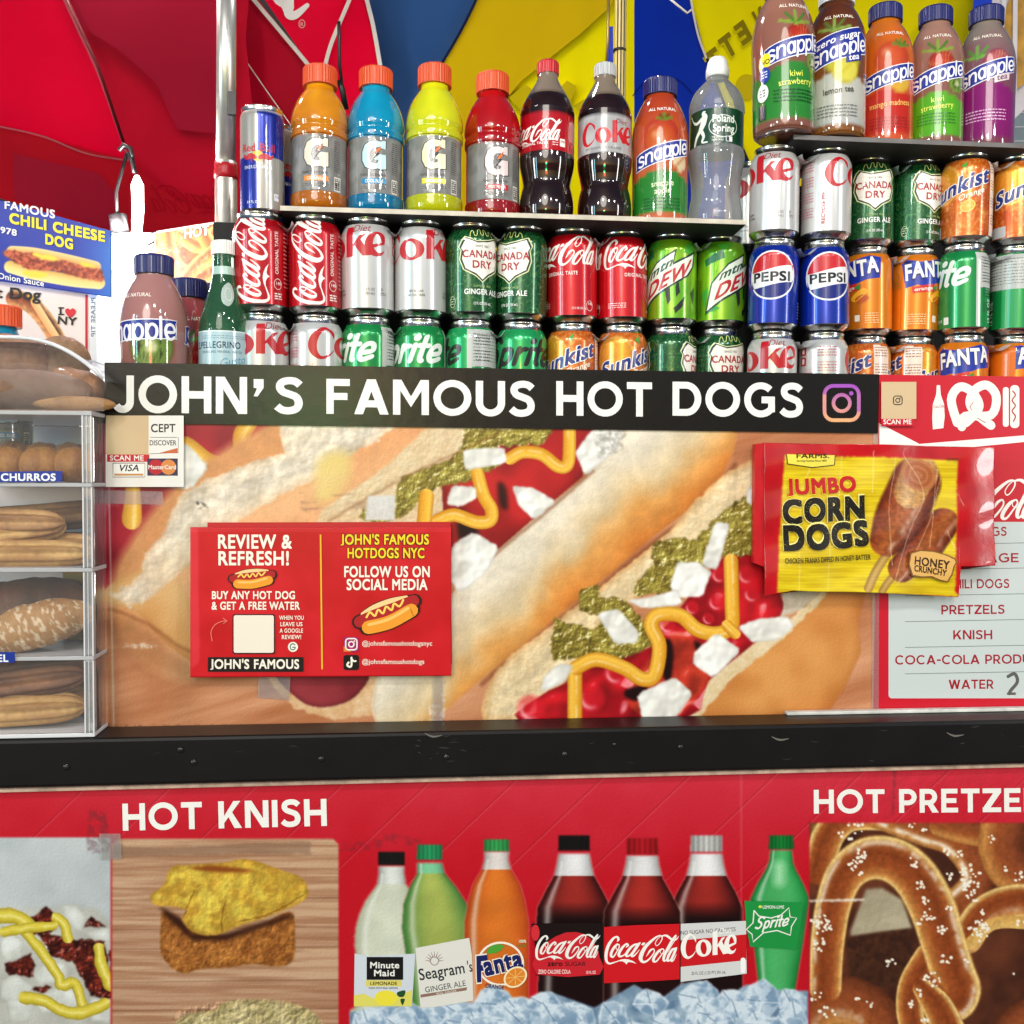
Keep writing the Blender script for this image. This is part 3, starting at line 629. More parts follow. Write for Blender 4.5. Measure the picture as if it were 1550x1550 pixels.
a.poly([(1418, 583), (1423, 583), (1424, 597), (1429, 612), (1430, 630), (1428, 648), (1412, 650), (1411, 632), (1412, 612), (1417, 597)], WHT); a.up(); a.text('Coca-Cola', 1413, 618, 4.5, 'b02030', w=16, off=.01, rot=-.1)
a.stroke([(1456, 646), (1461, 630), (1500, 628), (1508, 600), (1494, 583), (1476, 590), (1468, 610), (1480, 628), (1500, 644)], 13.5, WHT); a.up()
a.stroke([(1449, 640), (1440, 605), (1452, 586), (1470, 592), (1482, 612), (1476, 626), (1462, 640)], 13.5, WHT)
for p_ in ([(1478, 602), (1468, 616), (1478, 632), (1492, 640)], [(1462, 640), (1470, 630)], [(1487, 606), (1486, 622)]): a.line(p_, 1.1, 'b01426')
a.rrect(1518, 586, 1527, 646, 4, WHT); a.rrect(1529, 583, 1543, 648, 6, WHT); a.up(); a.stroke([(1533, 592), (1537, 598), (1532, 606), (1537, 614), (1532, 622), (1537, 630), (1534, 638)], 2, 'b01426')
def coca(a, T, col):
    """script logo traced in its own units, T maps them to the art"""
    o = a.T; a.T = (lambda x, y: o(*T(x, y))) if o else T
    s = lambda p, k=6: a.stroke(p, 1, col, smooth=k, cap=False)
    s([(285, 320, 8), (312, 280, 42), (300, 232, 44), (262, 222, 36), (200, 270, 48), (130, 380, 58), (85, 520, 60), (75, 650, 54), (95, 740, 44), (150, 772, 36), (250, 742, 22), (330, 712, 18)])
    a.poly([(320, 702), (380, 686), (440, 678), (520, 690), (600, 725), (660, 778), (590, 752), (520, 740), (490, 752), (465, 792), (440, 752), (390, 725), (320, 722)], col)
    s([(300, 360, 24), (235, 430, 46), (180, 540, 52), (175, 620, 46), (220, 630, 30), (280, 530, 22), (328, 430, 22), (318, 375, 24), (280, 400, 16), (268, 460, 14), (320, 500, 16)])
    s([(455, 440, 10), (495, 400, 40), (470, 365, 34), (390, 440, 46), (325, 560, 54), (335, 620, 46), (400, 610, 28), (475, 540, 18)])
    s([(690, 375, 50), (620, 385, 40), (540, 450, 48), (465, 570, 54), (475, 620, 42), (540, 590, 26), (630, 460, 22)]); s([(735, 335, 20), (695, 380, 50), (620, 500, 52), (565, 600, 50), (600, 618, 36), (660, 560, 20), (715, 485, 12)])
    a.poly([(752, 378), (780, 340), (832, 338), (805, 392), (765, 396)], col)
    s([(1130, 200, 12), (1060, 270, 14), (1020, 350, 14), (1045, 402, 16), (1100, 360, 16), (1150, 260, 20), (1135, 200, 26), (1060, 212, 34), (950, 300, 48), (830, 430, 66), (755, 580, 76), (740, 680, 70), (790, 740, 48), (870, 710, 34), (950, 620, 26), (1000, 530, 22), (985, 470, 24), (925, 500, 38), (880, 570, 24), (842, 632, 4)])
    a.poly([(1140, 195), (1190, 172), (1250, 175), (1300, 215), (1348, 262), (1322, 292), (1260, 240), (1210, 208), (1150, 212)], col)
    s([(1370, 295, 26), (1420, 272, 28), (1470, 205, 6)])
    s([(1150, 470, 24), (1080, 520, 46), (1000, 640, 52), (985, 720, 46), (1040, 725, 30), (1120, 620, 22), (1183, 520, 22), (1165, 468, 22), (1118, 500, 14), (1125, 560, 12), (1180, 572, 12)])
    s([(1418, 175, 10), (1410, 195, 34), (1340, 300, 50), (1260, 460, 54), (1195, 600, 54), (1180, 700, 46), (1215, 712, 28), (1262, 640, 18)]); s([(1425, 180, 8), (1400, 280, 12), (1330, 400, 14), (1268, 530, 8)])
    s([(1400, 462, 40), (1340, 490, 44), (1270, 620, 50), (1255, 712, 42), (1310, 690, 24), (1370, 570, 20)]); s([(1435, 440, 14), (1415, 465, 42), (1370, 590, 50), (1325, 700, 46), (1355, 716, 28), (1400, 640, 14), (1422, 575, 8)])
    a.T = o; a.up()
coca(a, lambda x, y: (1404+x*.115, 706+y*.108), WHT)
mb_ = quadslab('menu_board', [P(1331.5, 567, Ym+.0015), P(1700, 572, Ym+.0015), P(1700, 1070, Ym+.0015), P(1322.5, 1075, Ym+.0015)], .012, mat('menu_red', 'b3152a', rough=.35), cart)
a.mesh('menu_lettering', planefn(Ym), M_DECAL, cart)
a = Art(); a.rect(1334, 578, 1387, 634, 'cdb28c'); a.rect(1334, 634, 1384, 645, 'c3162a'); a.up(); a.text('SCAN ME', 1337, 642, 7, WHT, w=43, off=.02); insta(a, 1359, 606, 13, '3c302a', '3c302a', 1.6)
tag(a.mesh('code_sticker', planefn(Ym-.004), M_DECAL), 'small tan square sticker left of the white bottle and pretzel pictures', 'sticker')
# rail: black steel ledge with rivets
zr0, zr1 = P(780, 1176, -.06).z, P(780, 1106, -.06).z
XL2 = P(-200, 1150, -.06).x
rl = boxobj('steel_rail', (XL2, -.058, zr0), (XR, -.0015, zr1), M_BLACK, cart, .004)
boxobj('rail_seal', (XL2, -.0595, zr0-.0035), (XR, -.052, zr0-.0005), mat('rail_seal', 'b59a86', rough=.6, noise=(60, .4)), cart)
boxobj('rail_edge_strip', (P(1190, 1080, -.01).x, -.014, zr1+.0003), (XR, -.0035, zr1+.0045), mat('edge_white', 'dcdcd6', rough=.4, noise=(40, .3)), cart, .001)
for x, y in ((100, 1161), (293, 1154), (486, 1149), (676, 1146), (855, 1142), (1030, 1131), (930, 1127), (273, 1135)):
    bm = bmesh.new(); bmesh.ops.create_uvsphere(bm, u_segments=12, v_segments=8, radius=.0036 if y > 1130 else .0025); c_ = P(x, y, -.0585)
    for v in bm.verts: v.co.y *= .5
    bmesh.ops.translate(bm, verts=bm.verts, vec=c_); obj('rivet', bm, mat('rivet_steel', '3c3a3c', rough=.3, metal=.8), cart)

a = Art(); rs_ = random.Random(8)   # scuffs and scratches worn into the rail paint
for i in range(26):
    x = rs_.choice((rs_.uniform(1120, 1545), rs_.uniform(20, 1540), rs_.uniform(620, 700))); y = rs_.uniform(1102, 1160)+(1150-x)*.016; L_ = rs_.uniform(2, 18)
    a.stroke([(x, y, .2), (x+L_*.5, y+rs_.uniform(-1.5, 1.5), rs_.uniform(.5, 1.5)), (x+L_, y+rs_.uniform(-3, 3), .2)], 1, rs_.choice(('343130', '2c2a2a', '4a4644', '3a3634')), 3, cap=False)
for x, y in ((1445, 1112), (1180, 1118), (655, 1113)): a.stroke([(x-12, y-3, 1), (x, y+2, 3), (x+14, y, 1)], 2, '6c6660', 3, cap=False)
a.mesh('scuff_marks', planefn(-.0583), M_DECAL, cart)
M_TAPE = clear_mat('clear_tape', gloss=.25, rough=.12, milk=.13)
for g in (([158, 742], [246, 744], [248, 764], [158, 762]), ([1322, 640], [1332, 640], [1330, 1076], [1320, 1076]), ([392, 1010], [440, 1014], [438, 1060], [390, 1056]), ([655, 1022], [672, 1022], [671, 1108], [654, 1108]), ([150, 1262], [182, 1262], [184, 1300], [152, 1302])):
    quadslab('clear_tape', [P(x, y, (Yp if y < 1110 else Yl_)-.0012) for x, y in g], .0004, M_TAPE, cart)
# ---------------------------------------------------------------- lower picture panel
Yl = -.052
k1 = lambda *p: Q(p, 0, 1150, 2.925)
k2 = lambda *p: Q(p, 510, 1240, 4.844)
k3 = lambda *p: Q(p, 790, 1240, 3.444)
kp = lambda *p: Q(p, 1200, 1150, 3.874)
lp = Paint(-160, 1150, 1720, 1640, 'c4202e'); X, Y = lp.grid(); ALL = np.ones((lp.h, lp.w), np.float32)
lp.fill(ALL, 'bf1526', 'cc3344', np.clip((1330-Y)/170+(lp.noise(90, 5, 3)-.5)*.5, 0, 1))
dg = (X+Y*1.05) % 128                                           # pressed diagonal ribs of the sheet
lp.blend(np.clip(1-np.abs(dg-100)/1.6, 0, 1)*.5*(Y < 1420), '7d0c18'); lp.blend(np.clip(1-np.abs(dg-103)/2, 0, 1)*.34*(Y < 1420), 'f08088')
NZ = lp.noise(7, 21, 3, gain=1.3); NB = lp.noise(50, 23, 3, gain=1.8); NF = lp.noise(4, 24, 2, gain=2)
# photo of the chilli dog
def boxmask(x0, y0, x1, y1, r=0): return lp.mask([(x1-r, y0), (x1, y0+r), (x1, y1), (x0, y1), (x0, y0+r), (x0+r, y0)], soft=1)
cm = boxmask(-160, 1268, 168, 1640); keep = lp.a.copy()
lp.fill(ALL, 'c3c7c9', 'b3b8bb', NB)
lp.poly([(-160, 1400), (60, 1375), (170, 1400), (170, 1640), (-160, 1640)], 'c9c8c2', 'aeaca4', NB, smooth=3, soft=3)
for g in (((60, 740), (140, 700), (210, 650), (265, 700), (240, 760), (150, 780)), ((370, 740), (400, 690), (470, 740)), ((160, 760), (330, 800), (460, 790), (480, 900), (500, 1060), (400, 1040), (330, 900), (230, 870)), ((20, 900), (140, 860), (170, 960), (40, 950)), ((480, 850), (500, 850), (500, 1000)), ((130, 1010), (230, 1000), (200, 1040))):
    lp.poly(k1(*g), '7e2f22', '3c1310', lp.noise(9, int(g[0][0]), 3, gain=2.2), warp=(4, 9), edge=.3, er=4); lp.emboss(lp.mask(k1(*g)), 10, int(g[0][0]), .6, .25)
for i, g in enumerate((((0, 790), (60, 775), (105, 800), (90, 880), (30, 895), (0, 850)), ((270, 640), (340, 640), (385, 700), (360, 760), (290, 720)), ((145, 920), (280, 890), (310, 920), (300, 980), (160, 1000)), ((0, 980), (70, 950), (150, 1000), (90, 1080), (0, 1060)), ((360, 750), (495, 750), (495, 800), (410, 800)), ((30, 1060), (160, 1060), (130, 1160), (40, 1170)), ((150, 1060), (280, 990), (370, 1050), (330, 1110), (180, 1120)), ((400, 1060), (500, 1060), (500, 1170), (400, 1150)))):
    lp.poly(k1(*g), 'e4e5e1', 'c9c9c3', lp.noise(20, 200+i, 2, gain=1.5), warp=(3, 9), edge=.3, er=4, ecol='8b8678')
MU2 = [(-1, '9c8a28'), (-.5, 'c9b53c'), (0, 'e2cf55'), (.5, 'd8c448'), (1, 'a89430')]
for g, r in ((((-60, 700), (20, 690), (80, 700), (130, 740)), 16), (((100, 750), (160, 820), (220, 900), (260, 960), (270, 1000), (330, 990), (360, 1060), (370, 1090)), 11), (((250, 700), (280, 720), (300, 790)), 11), (((440, 840), (450, 910), (490, 1000)), 12), (((110, 1050), (200, 1070), (300, 1120), (400, 1110), (460, 1080)), 13), (((20, 760), (130, 745), (240, 735)), 10)):
    lp.tubeshade(k1(*g), r*.78, MU2, hl=(0, .2, .3), warp=(2.5, 14))
lp.a = keep*(1-cm[..., None])+lp.a*cm[..., None]
# knish photo
cm = boxmask(170, 1270, 513, 1640, 8); keep = lp.a.copy()
lp.fill(ALL, 'c9a486', 'a97d60', lp.noise(5, 31, 3, 0, 22, gain=2.6))
for y, o in ((1298, .2), (1363, .45), (1407, .4), (1437, .5), (1487, .45), (1530, .4), (1580, .5)): lp.blend(np.clip(1-np.abs(Y-y-(X-170)*-.012)/1.3, 0, 1)*o, '5c3b28')
lp.blend(((Y > 1400) & (Y < 1437))*.2+((Y > 1487) & (Y < 1530))*.18, '8c5a42')
lp.blend(lp.mask([(172, 1278), (240, 1284), (400, 1276), (470, 1274), (470, 1292), (330, 1292), (172, 1298)], warp=(3, 8))*.6, '8a6c58')
lp.poly(k1((735, 670), (712, 740), (712, 850), (750, 910), (810, 945), (900, 925), (1010, 920), (1120, 905), (1240, 915), (1300, 880), (1305, 760), (1280, 670), (1100, 760), (900, 780)), 'b5763a', '8a5226', lp.noise(10, 33, 3, gain=2.0), smooth=3, edge=.4, er=6, ecol='7a4a1c'); lp.emboss(lp.mask(k1((735, 670), (712, 740), (712, 850), (750, 910), (810, 945), (900, 925), (1010, 920), (1120, 905), (1240, 915), (1300, 880), (1305, 760), (1280, 670), (1100, 760), (900, 780)), 3), 7, 401, .28, .05)
lp.poly(k1((700, 645), (800, 700), (850, 770), (1000, 770), (1290, 680), (1290, 700), (1000, 800), (850, 800), (740, 700)), '3a1c10', soft=3)
lp.poly(k1((665, 600), (720, 560), (760, 475), (850, 465), (1000, 455), (1060, 440), (1130, 448), (1250, 490), (1330, 520), (1362, 570), (1350, 620), (1200, 690), (1060, 735), (950, 778), (850, 760), (805, 700), (830, 670), (770, 650), (690, 645)), 'dcc050', 'c39c3a', lp.noise(18, 35, 3, gain=1.9), smooth=3, edge=.5, er=7, ecol='a8742a'); kt = k1((665, 600), (720, 560), (760, 475), (850, 465), (1000, 455), (1060, 440), (1130, 448), (1250, 490), (1330, 520), (1362, 570), (1350, 620), (1200, 690), (1060, 735), (950, 778), (850, 760), (805, 700), (830, 670), (770, 650), (690, 645)); lp.emboss(lp.mask(kt, 3), 8, 402, .14); lp.emboss(lp.mask(kt, 3), 30, 403, .18); lp.blend(lp.mask(kt, 3)*np.clip(lp.noise(12, 404, 3, gain=3)-.66, 0, 1)*1.1, 'a8742c')
lp.poly(k1((840, 478), (960, 470), (1130, 490), (1040, 500), (900, 492)), '8c4a1c', smooth=3, soft=2)
for g in (((860, 580), (835, 640), (810, 700)), ((1060, 715), (1200, 680), (1340, 600)), ((1000, 620), (980, 700), (985, 760))):
    D, S, A = lp.path(k1(*g), 1.6, warp=(2, 6)); lp.blend(np.clip(1-D, 0, 1)*.7, '6a4416')
lp.poly(k1((770, 1170), (850, 1120), (940, 1110), (1000, 1070), (1120, 1060), (1260, 1070), (1380, 1110), (1430, 1180), (1450, 1300), (760, 1300)), 'c8b88c', 'a89a6c', lp.noise(16, 37, 3, gain=1.8), smooth=3, edge=.4, er=8, ecol='a08458'); lp.emboss(lp.mask([(262, 1540), (300, 1522), (380, 1512), (470, 1528), (492, 1600), (262, 1600)], 3), 8, 405, .4)
lp.a = keep*(1-cm[..., None])+lp.a*cm[..., None]
# printed bottles
def bot(mp, prof, col, col2, cap, label=None, neck='dcdcdc', tilt=0, liq=.0, dark=None, hl=.5):
    """prof = (centre x, top y, list of (y, halfwidth)) traced from the sheet"""
    cx, pr = prof; L = [(cx-w+tilt*(y-pr[0][0]), y) for y, w in pr]; R = [(cx+w+tilt*(y-pr[0][0]), y) for y, w in pr][::-1]
    g = mp(*(L+R)); m = lp.mask(g, soft=1)
    yy = np.interp(Y, [q[1] for q in mp(*L)], [q[1] for q in L]); ww = np.interp(yy, [p[0] for p in pr], [p[1] for p in pr]); k = {k2: 4.844, k3: 3.444}[mp]
    x0 = {k2: 510, k3: 790}[mp]; u = ((X-x0)*k-cx-tilt*(yy-pr[0][0]))/np.maximum(ww, 1)
    c1, c2 = np.array(hexc(col)), np.array(hexc(col2)); sh = np.clip(np.abs(u)**2.2, 0, 1)[..., None]
    c = c1*(1-sh)+c2*sh; nk = np.clip((liq-yy)/6, 0, 1)[..., None]; c = c*(1-nk)+np.array(hexc(neck))*(1-.3*sh)*nk
    if dark is not None: dd = np.clip((yy-dark[0])/dark[1], 0, 1)[..., None]; c = c*(1-dd)+np.array(hexc(dark[2]))*dd
    c = c*(1+.1*(NB-.5)[..., None])
    lp.blend(np.clip(blur(m, 1)*3, 0, 1)*(1-m)*.6, 'e0a090'); lp.a = lp.a*(1-m[..., None])+c*m[..., None]
    if hl: lp.blend(m*np.exp(-((u+.72)/.1)**2)*hl*(yy > liq-80), 'f0f0ea')
    y0, y1, w0, cc = cap; g = mp((cx-w0, y0), (cx+w0, y0), (cx+w0+3, y1), (cx-w0-3, y1)); mm = lp.mask(g, soft=1)
    lp.fill(mm, cc, tuple(np.array(hexc(cc))*.62), np.clip(np.abs(np.sin(u*9))*.5+np.abs(u)*.5, 0, 1))
    return u, yy, m
C = 'dedede'
bot(k2, (400, [(345, 95), (380, 90), (480, 105), (600, 190), (700, 235), (800, 262), (930, 270), (960, 262), (1380, 265), (1400, 300), (1520, 300)]), 'd6d9c6', 'b3b8a0', (240, 335, 96, '1c1a1c'), liq=480, neck='dfe2dc')
bot(k2, (680, [(320, 90), (400, 100), (500, 170), (620, 230), (800, 265), (950, 262), (1400, 262), (1520, 262)]), 'a9b45c', '3f7a3c', (185, 300, 92, '2fa56a'), liq=400, neck='7fc79a', tilt=.13)
bot(k2, (1170, [(240, 90), (300, 88), (370, 105), (480, 170), (600, 205), (750, 232), (880, 232), (1300, 232), (1520, 232)]), 'd9772c', 'b4481c', (150, 235, 92, '3fae5e'), liq=372, neck='e6dcd8')
CM = dict(liq=298, neck='e4e2e4')
bot(k3, (272, [(180, 80), (240, 90), (300, 105), (380, 150), (460, 190), (540, 195), (820, 185), (960, 190), (1100, 180)]), 'a0302a', '2a0c0e', (85, 165, 80, '1a1718'), dark=(430, 90, '1e0b0d'), **CM)
bot(k3, (962, [(180, 80), (240, 90), (300, 105), (380, 150), (460, 185), (540, 185), (1100, 185)]), 'a02e28', '2a0c0e', (85, 170, 82, 'd8d8d6'), dark=(430, 90, '1e0b0d'), **CM)
bot(k3, (628, [(190, 80), (240, 88), (310, 105), (390, 150), (480, 195), (560, 200), (860, 200), (960, 200), (1100, 190)]), 'a8302a', '300c0e', (97, 185, 80, 'c01c28'), dark=(450, 90, '240c0e'), **CM)
bot(k3, (1352, [(165, 55), (220, 60), (260, 75), (340, 120), (410, 150), (440, 150), (660, 125), (800, 105), (950, 85), (1000, 80), (1100, 80)]), '4fae68', '157a36', (85, 155, 62, '178a3c'), liq=100, neck='1f9c48', tilt=-.03)
u = None
for x_, y_ in ((1340, 285),): D, S, A = lp.path(k3((1342, 250), (1342, 320)), 16); lp.blend(np.clip(1-D, 0, 1)*.7, 'c4ecc8')
# ice
rs = np.random.RandomState(5); X0, X1 = 530, 1224; ICN = lp.noise(26, 303, 2, gain=3)
im = lp.mask([(530, 1532), (600, 1520), (700, 1535), (740, 1498), (790, 1520), (830, 1500), (900, 1525), (960, 1490), (1000, 1512), (1030, 1490), (1060, 1483), (1090, 1515), (1130, 1490), (1180, 1498), (1224, 1500), (1224, 1640), (530, 1640)])
lp.fill(im, '9fb4c6', '64809c', lp.noise(20, 61, 3, gain=1.6))
cubes = [(rs.uniform(545, 1215), rs.uniform(1535, 1600), rs.uniform(26, 38)) for _ in range(46)]+[(750, 1520, 34), (1060, 1512, 36), (985, 1518, 28), (825, 1522, 26), (1150, 1515, 32), (1105, 1520, 28), (560, 1552, 26), (640, 1545, 28), (700, 1540, 22), (930, 1540, 28), (880, 1545, 26), (1200, 1520, 24)]
for i, (cx, cy, r) in enumerate(sorted(cubes, key=lambda q: q[1])):
    an = rs.uniform(0, 1.5); sq = rs.uniform(.75, 1.1)
    g = [(min(1223, max(531, cx+r*cos(an+j*pi/2+.25*rs.randn()*.5))), cy+r*sq*sin(an+j*pi/2)) for j in range(4)]
    gx = np.clip((X-cx)*cos(an)+(Y-cy)*sin(an), -r, r)/r
    lp.fill(lp.mask(g, 2, soft=1), 'd3e0ec', '7e9ab6', np.clip(.5+gx*.6+(lp.noise(9, 300+i % 7, 2, gain=2, raw=1)-.5)*.7, 0, 1), edge=.5, er=2, ecol='eef4fa')
    D, S, A = lp.path([g[0], ((g[0][0]+g[2][0])/2+3, (g[0][1]+g[2][1])/2+2), g[1]], 1.6, smooth=0); lp.blend(np.clip(1-D, 0, 1)*.7, 'f4f8fc')
    D, S, A = lp.path([((g[0][0]+g[2][0])/2, (g[0][1]+g[2][1])/2), g[2]], 1.8, smooth=0); lp.blend(np.clip(1-D, 0, 1)*.5, '3f5d7e')
# pretzel photo
cm = boxmask(1226, 1246, 1720, 1640); keep = lp.a.copy()
lp.fill(ALL, '41231a', '6a3a26', NB); lp.poly(kp((110, 370), (230, 370), (170, 640), (110, 700)), 'b58a4c', '7a5424', NB, soft=3)
PZ = [(-1, 'c2914a'), (-.88, 'e6c07a'), (-.7, 'c07e42'), (-.35, '9a5028'), (.2, '84401f'), (.55, '9c5429'), (.84, 'e8c882'), (1, 'a87840')]
PD = [(-1, '9a6432'), (-.7, 'c08448'), (-.2, '96502a'), (.4, '8a482a'), (1, '5a2e1a')]
T_ = .93+.14*lp.noise(5, 71, 2)
lp.tubeshade(kp((150, 640), (210, 440), (330, 330), (520, 320)), 26, PZ, tex=T_)
lp.tubeshade(kp((500, 300), (760, 400), (950, 470), (1080, 640), (1060, 760), (960, 860)), 28, PD, hl=(-.6, .15, .7), tex=T_)
lp.tubeshade(kp((880, 380), (1100, 430), (1280, 400)), 22, PD, tex=T_)
lp.tubeshade(kp((1240, 350), (1220, 520), (1290, 650), (1420, 700)), 36, PD, tex=T_)
lp.poly(kp((340, 1000), (430, 760), (520, 750), (640, 820), (700, 990), (520, 1010), (340, 1040)), 'b9ad94', 'a2967e', NB, soft=2)
lp.poly(kp((310, 1040), (700, 990), (740, 1200), (640, 1340), (330, 1340)), '3a211a', '51301f', NZ, soft=2)
lp.poly(kp((380, 1330), (650, 1300), (640, 1380), (480, 1370)), 'a8987c', NB*0+.5, soft=3) if False else None
lp.tubeshade(kp((90, 1500), (200, 1420), (380, 1440), (500, 1560), (520, 1800)), 42, PD, hl=(-.4, .2, .3), tex=T_)
lp.tubeshade(kp((1020, 1040), (1120, 900), (1280, 830), (1500, 830)), 27, PZ, hl=(-.5, .2, .3), tex=T_)
lp.tubeshade(kp((1040, 1080), (1180, 960), (1400, 960)), 10, [(-1, 'dcb46c'), (1, 'c99a52')], tex=T_)
lp.tubeshade(kp((1250, 1700), (1300, 1560), (1500, 1440)), 28, PD, tex=T_)
lp.tubeshade(kp((790, 1160), (700, 1320), (690, 1500), (760, 1700)), 22, PZ, tex=T_)
lp.tubeshade(kp((190, 1330, 102), (200, 1100, 106), (238, 850, 112), (310, 670, 122), (440, 580, 134), (590, 590, 142), (720, 690, 146), (820, 870, 148), (880, 1060, 142), (940, 1250, 140), (975, 1350, 138), (940, 1420, 125), (860, 1380, 96), (800, 1300, 60)), None, [(a_, b_) for a_, b_ in PZ], hl=(.62, .12, .5), tex=T_, smooth=8)
lp.tubeshade(kp((760, 1340, 60), (850, 1450, 95), (930, 1620, 105)), None, PZ, tex=T_)
salt = [(390, 570, 42, 16), (360, 620, 30, 6), (400, 660, 26, 4), (710, 600, 34, 8), (750, 740, 30, 9), (780, 820, 26, 6), (790, 910, 46, 12), (880, 990, 30, 8), (740, 960, 14, 3), (900, 1170, 34, 8), (910, 870, 22, 4), (1020, 1180, 12, 2), (820, 1290, 50, 18), (740, 1370, 26, 6), (700, 1430, 24, 5), (770, 1520, 26, 6), (570, 1200, 34, 8), (160, 960, 60, 26), (160, 1080, 45, 12), (230, 990, 20, 4), (150, 1400, 40, 6), (200, 1490, 50, 9), (380, 1400, 20, 3), (370, 385, 50, 10), (285, 435, 16, 3), (345, 460, 16, 3), (770, 405, 16, 3), (700, 375, 25, 5), (900, 540, 24, 4), (980, 555, 24, 5), (1040, 680, 66, 26), (1060, 770, 60, 20), (920, 690, 28, 6), (1090, 980, 60, 22), (1110, 1020, 50, 12), (1110, 890, 16, 3), (1320, 680, 30, 6), (1340, 960, 26, 4), (1160, 470, 26, 4), (450, 1450, 40, 4), (1290, 1250, 16, 2), (1240, 640, 14, 2)]
for sx_, sy_, rr, n in salt:
    for j in range(n):
        aa, q = rs.uniform(0, 2*pi), rs.uniform(0, 1)**.6*rr; r = rs.uniform(1.2, 2.6); cx, cy = kp((sx_+q*cos(aa), sy_+q*sin(aa)))[0]
        i0, j0 = int(cy-lp.y0), int(cx-lp.x0)
        if 3 < i0 < lp.h-5 and 3 < j0 < lp.w-5:
            yy, xx = np.mgrid[-4:5, -4:5]; d = np.hypot((xx-(cx-lp.x0-j0))*rs.uniform(.7, 1.2), yy-(cy-lp.y0-i0)); w_ = np.clip(r+.5-d, 0, 1)[..., None]
            sl = (slice(i0-4, i0+5), slice(j0-4, j0+5)); lp.a[sl] = lp.a[sl]*(1-w_)+np.array([.95, .92, .86])*w_
lp.blend(lp.mask(kp((85, 822), (420, 815), (420, 828), (85, 834)), warp=(1, 4))*.9, 'efe9de')
lp.a = keep*(1-cm[..., None])+lp.a*cm[..., None]
# scuffs
for g, o in (([(133, 1225), (160, 1230), (165, 1265), (133, 1268)], .5), ([(512, 1278), (580, 1270), (575, 1285), (512, 1290)], .35), ([(580, 1258), (640, 1272), (620, 1280), (582, 1272)], .35), ([(130, 1268), (166, 1268), (166, 1290), (132, 1292)], .4), ([(1352, 1155), (1358, 1155), (1352, 1240), (1350, 1240)], .6)):
    lp.blend(lp.mask(g, warp=(2, 6))*o*np.clip(lp.noise(6, 111, 3, gain=2.5), 0, 1), '5c3438')
lp.blend(np.clip(1-np.abs(X-1122)/3, 0, 1)*.22*(Y < 1430), 'f0a0a4')
lp.emboss(ALL, 2.4, 406, .05); lp.emboss(((X > 1226)*1.), 12, 407, .04)
lp.a = np.clip((lp.a-.5)*1.08+.5, 0, 1)
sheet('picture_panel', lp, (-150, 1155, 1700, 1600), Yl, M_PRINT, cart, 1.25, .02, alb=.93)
boxobj('lower_body', (XL2+.03, -.028, .25), (XR, .012, zr0-.004), M_DARK, cart)
# lettering over the panel
a = Art()
gtext(a, 'HOT KNISH', 186, 1257.5, 41, WHT, 309, rot=-.024)
gtext(a, 'HOT PRETZELS', 1232, 1231.5, 36, WHT, 372, rot=-.008)
a.T = lambda x, y: (510+x/4.844, 1240+y/4.844)
a.poly([(130, 985), (230, 1005), (575, 985), (550, 1370), (125, 1370)], 'c9cfd8'); a.up(); a.poly([(125, 1290), (200, 1280), (300, 1330), (420, 1310), (552, 1250), (550, 1372), (125, 1372)], 'd8cf62'); a.ell(360, 1310, 85, 55, 'e6d63c'); a.up()
a.rect(218, 1010, 486, 1178, '141214'); a.rect(212, 1180, 474, 1225, 'd8c964'); a.up(); a.text('Minute', 240, 1092, 44, WHT, w=220, off=.024); a.text('Maid', 268, 1150, 44, WHT, w=160, off=.024); a.text('LEMONADE', 243, 1216, 24, '2b2a20', w=200, off=.02); a.text('MADE WITH REAL LEMONS', 232, 1244, 12, '30302a', w=215, off=.01)
a.poly([(442, 1270), (500, 1255), (490, 1300), (450, 1300)], '1f4a28', 3); a.poly([(465, 1320), (498, 1320), (480, 1365)], '1f4a28', 3); a.up()
a.poly([(575, 945), (970, 870), (990, 1000), (1000, 1330), (700, 1380), (612, 1382)], 'd9d6cf'); a.up()
a.ring(715, 1040, 30, 30, 6, '8a7a70', 16)
for j in range(9): t = pi+j*pi/8; a.stroke([(715+34*cos(t), 1040+34*sin(t), 8), (715+66*cos(t), 1035+66*sin(t), 3)], 6, '9a8c82')
a.text('Seagram', 605, 1182, 82, '1d2326', w=345, off=.012, rot=-.16); a.text("'s", 958, 1120, 78, '1d2326', w=40, off=.012, rot=-.1)
a.text('GINGER ALE', 648, 1272, 40, '4a4f50', w=305, off=.006, rot=-.17); a.poly([(612, 1286), (955, 1232), (950, 1255), (614, 1308)], '8a6a5c'); a.up(); a.text('REAL GINGER', 730, 1288, 15, 'd9d0c8', w=150, off=.006, rot=-.15)
a.ring(1200, 1060, 165, 155, 16, 'efe4d4', 40); a.up(); a.poly([(1095, 980), (1130, 930), (1180, 918), (1225, 930), (1180, 975), (1130, 985)], '4c9a34', 3); a.up()
a.otext('F', 1020, 1190, 175, '17205c', 'efe4d4', o2=.05, w=95, rot=-.12, off=.05, shear=.1); a.otext('anta', 1090, 1145, 135, '17205c', 'efe4d4', o2=.045, w=290, rot=-.22, off=.045)
a.up(); a.ell(1308, 1158, 92, 72, 'efe0b8', -.6); a.up(); a.ell(1308, 1158, 78, 60, 'd9802a', -.6); a.up()
for j in range(8): a.stroke([(1308, 1158, 3), (1308+70*cos(j*pi/4), 1158+58*sin(j*pi/4)-8*cos(j*pi/4), 5)], 4, 'f0c070', cap=False)
a.text('ORANGE', 1085, 1235, 30, '17205c', w=140, off=.016, rot=.1); a.text('100%', 1330, 905, 20, 'dff0d0', w=58, off=.02); a.text('NATURAL', 1325, 935, 16, '3c8a3c', w=64, off=.02)
a.T = lambda x, y: (790+x/3.444, 1240+y/3.444)
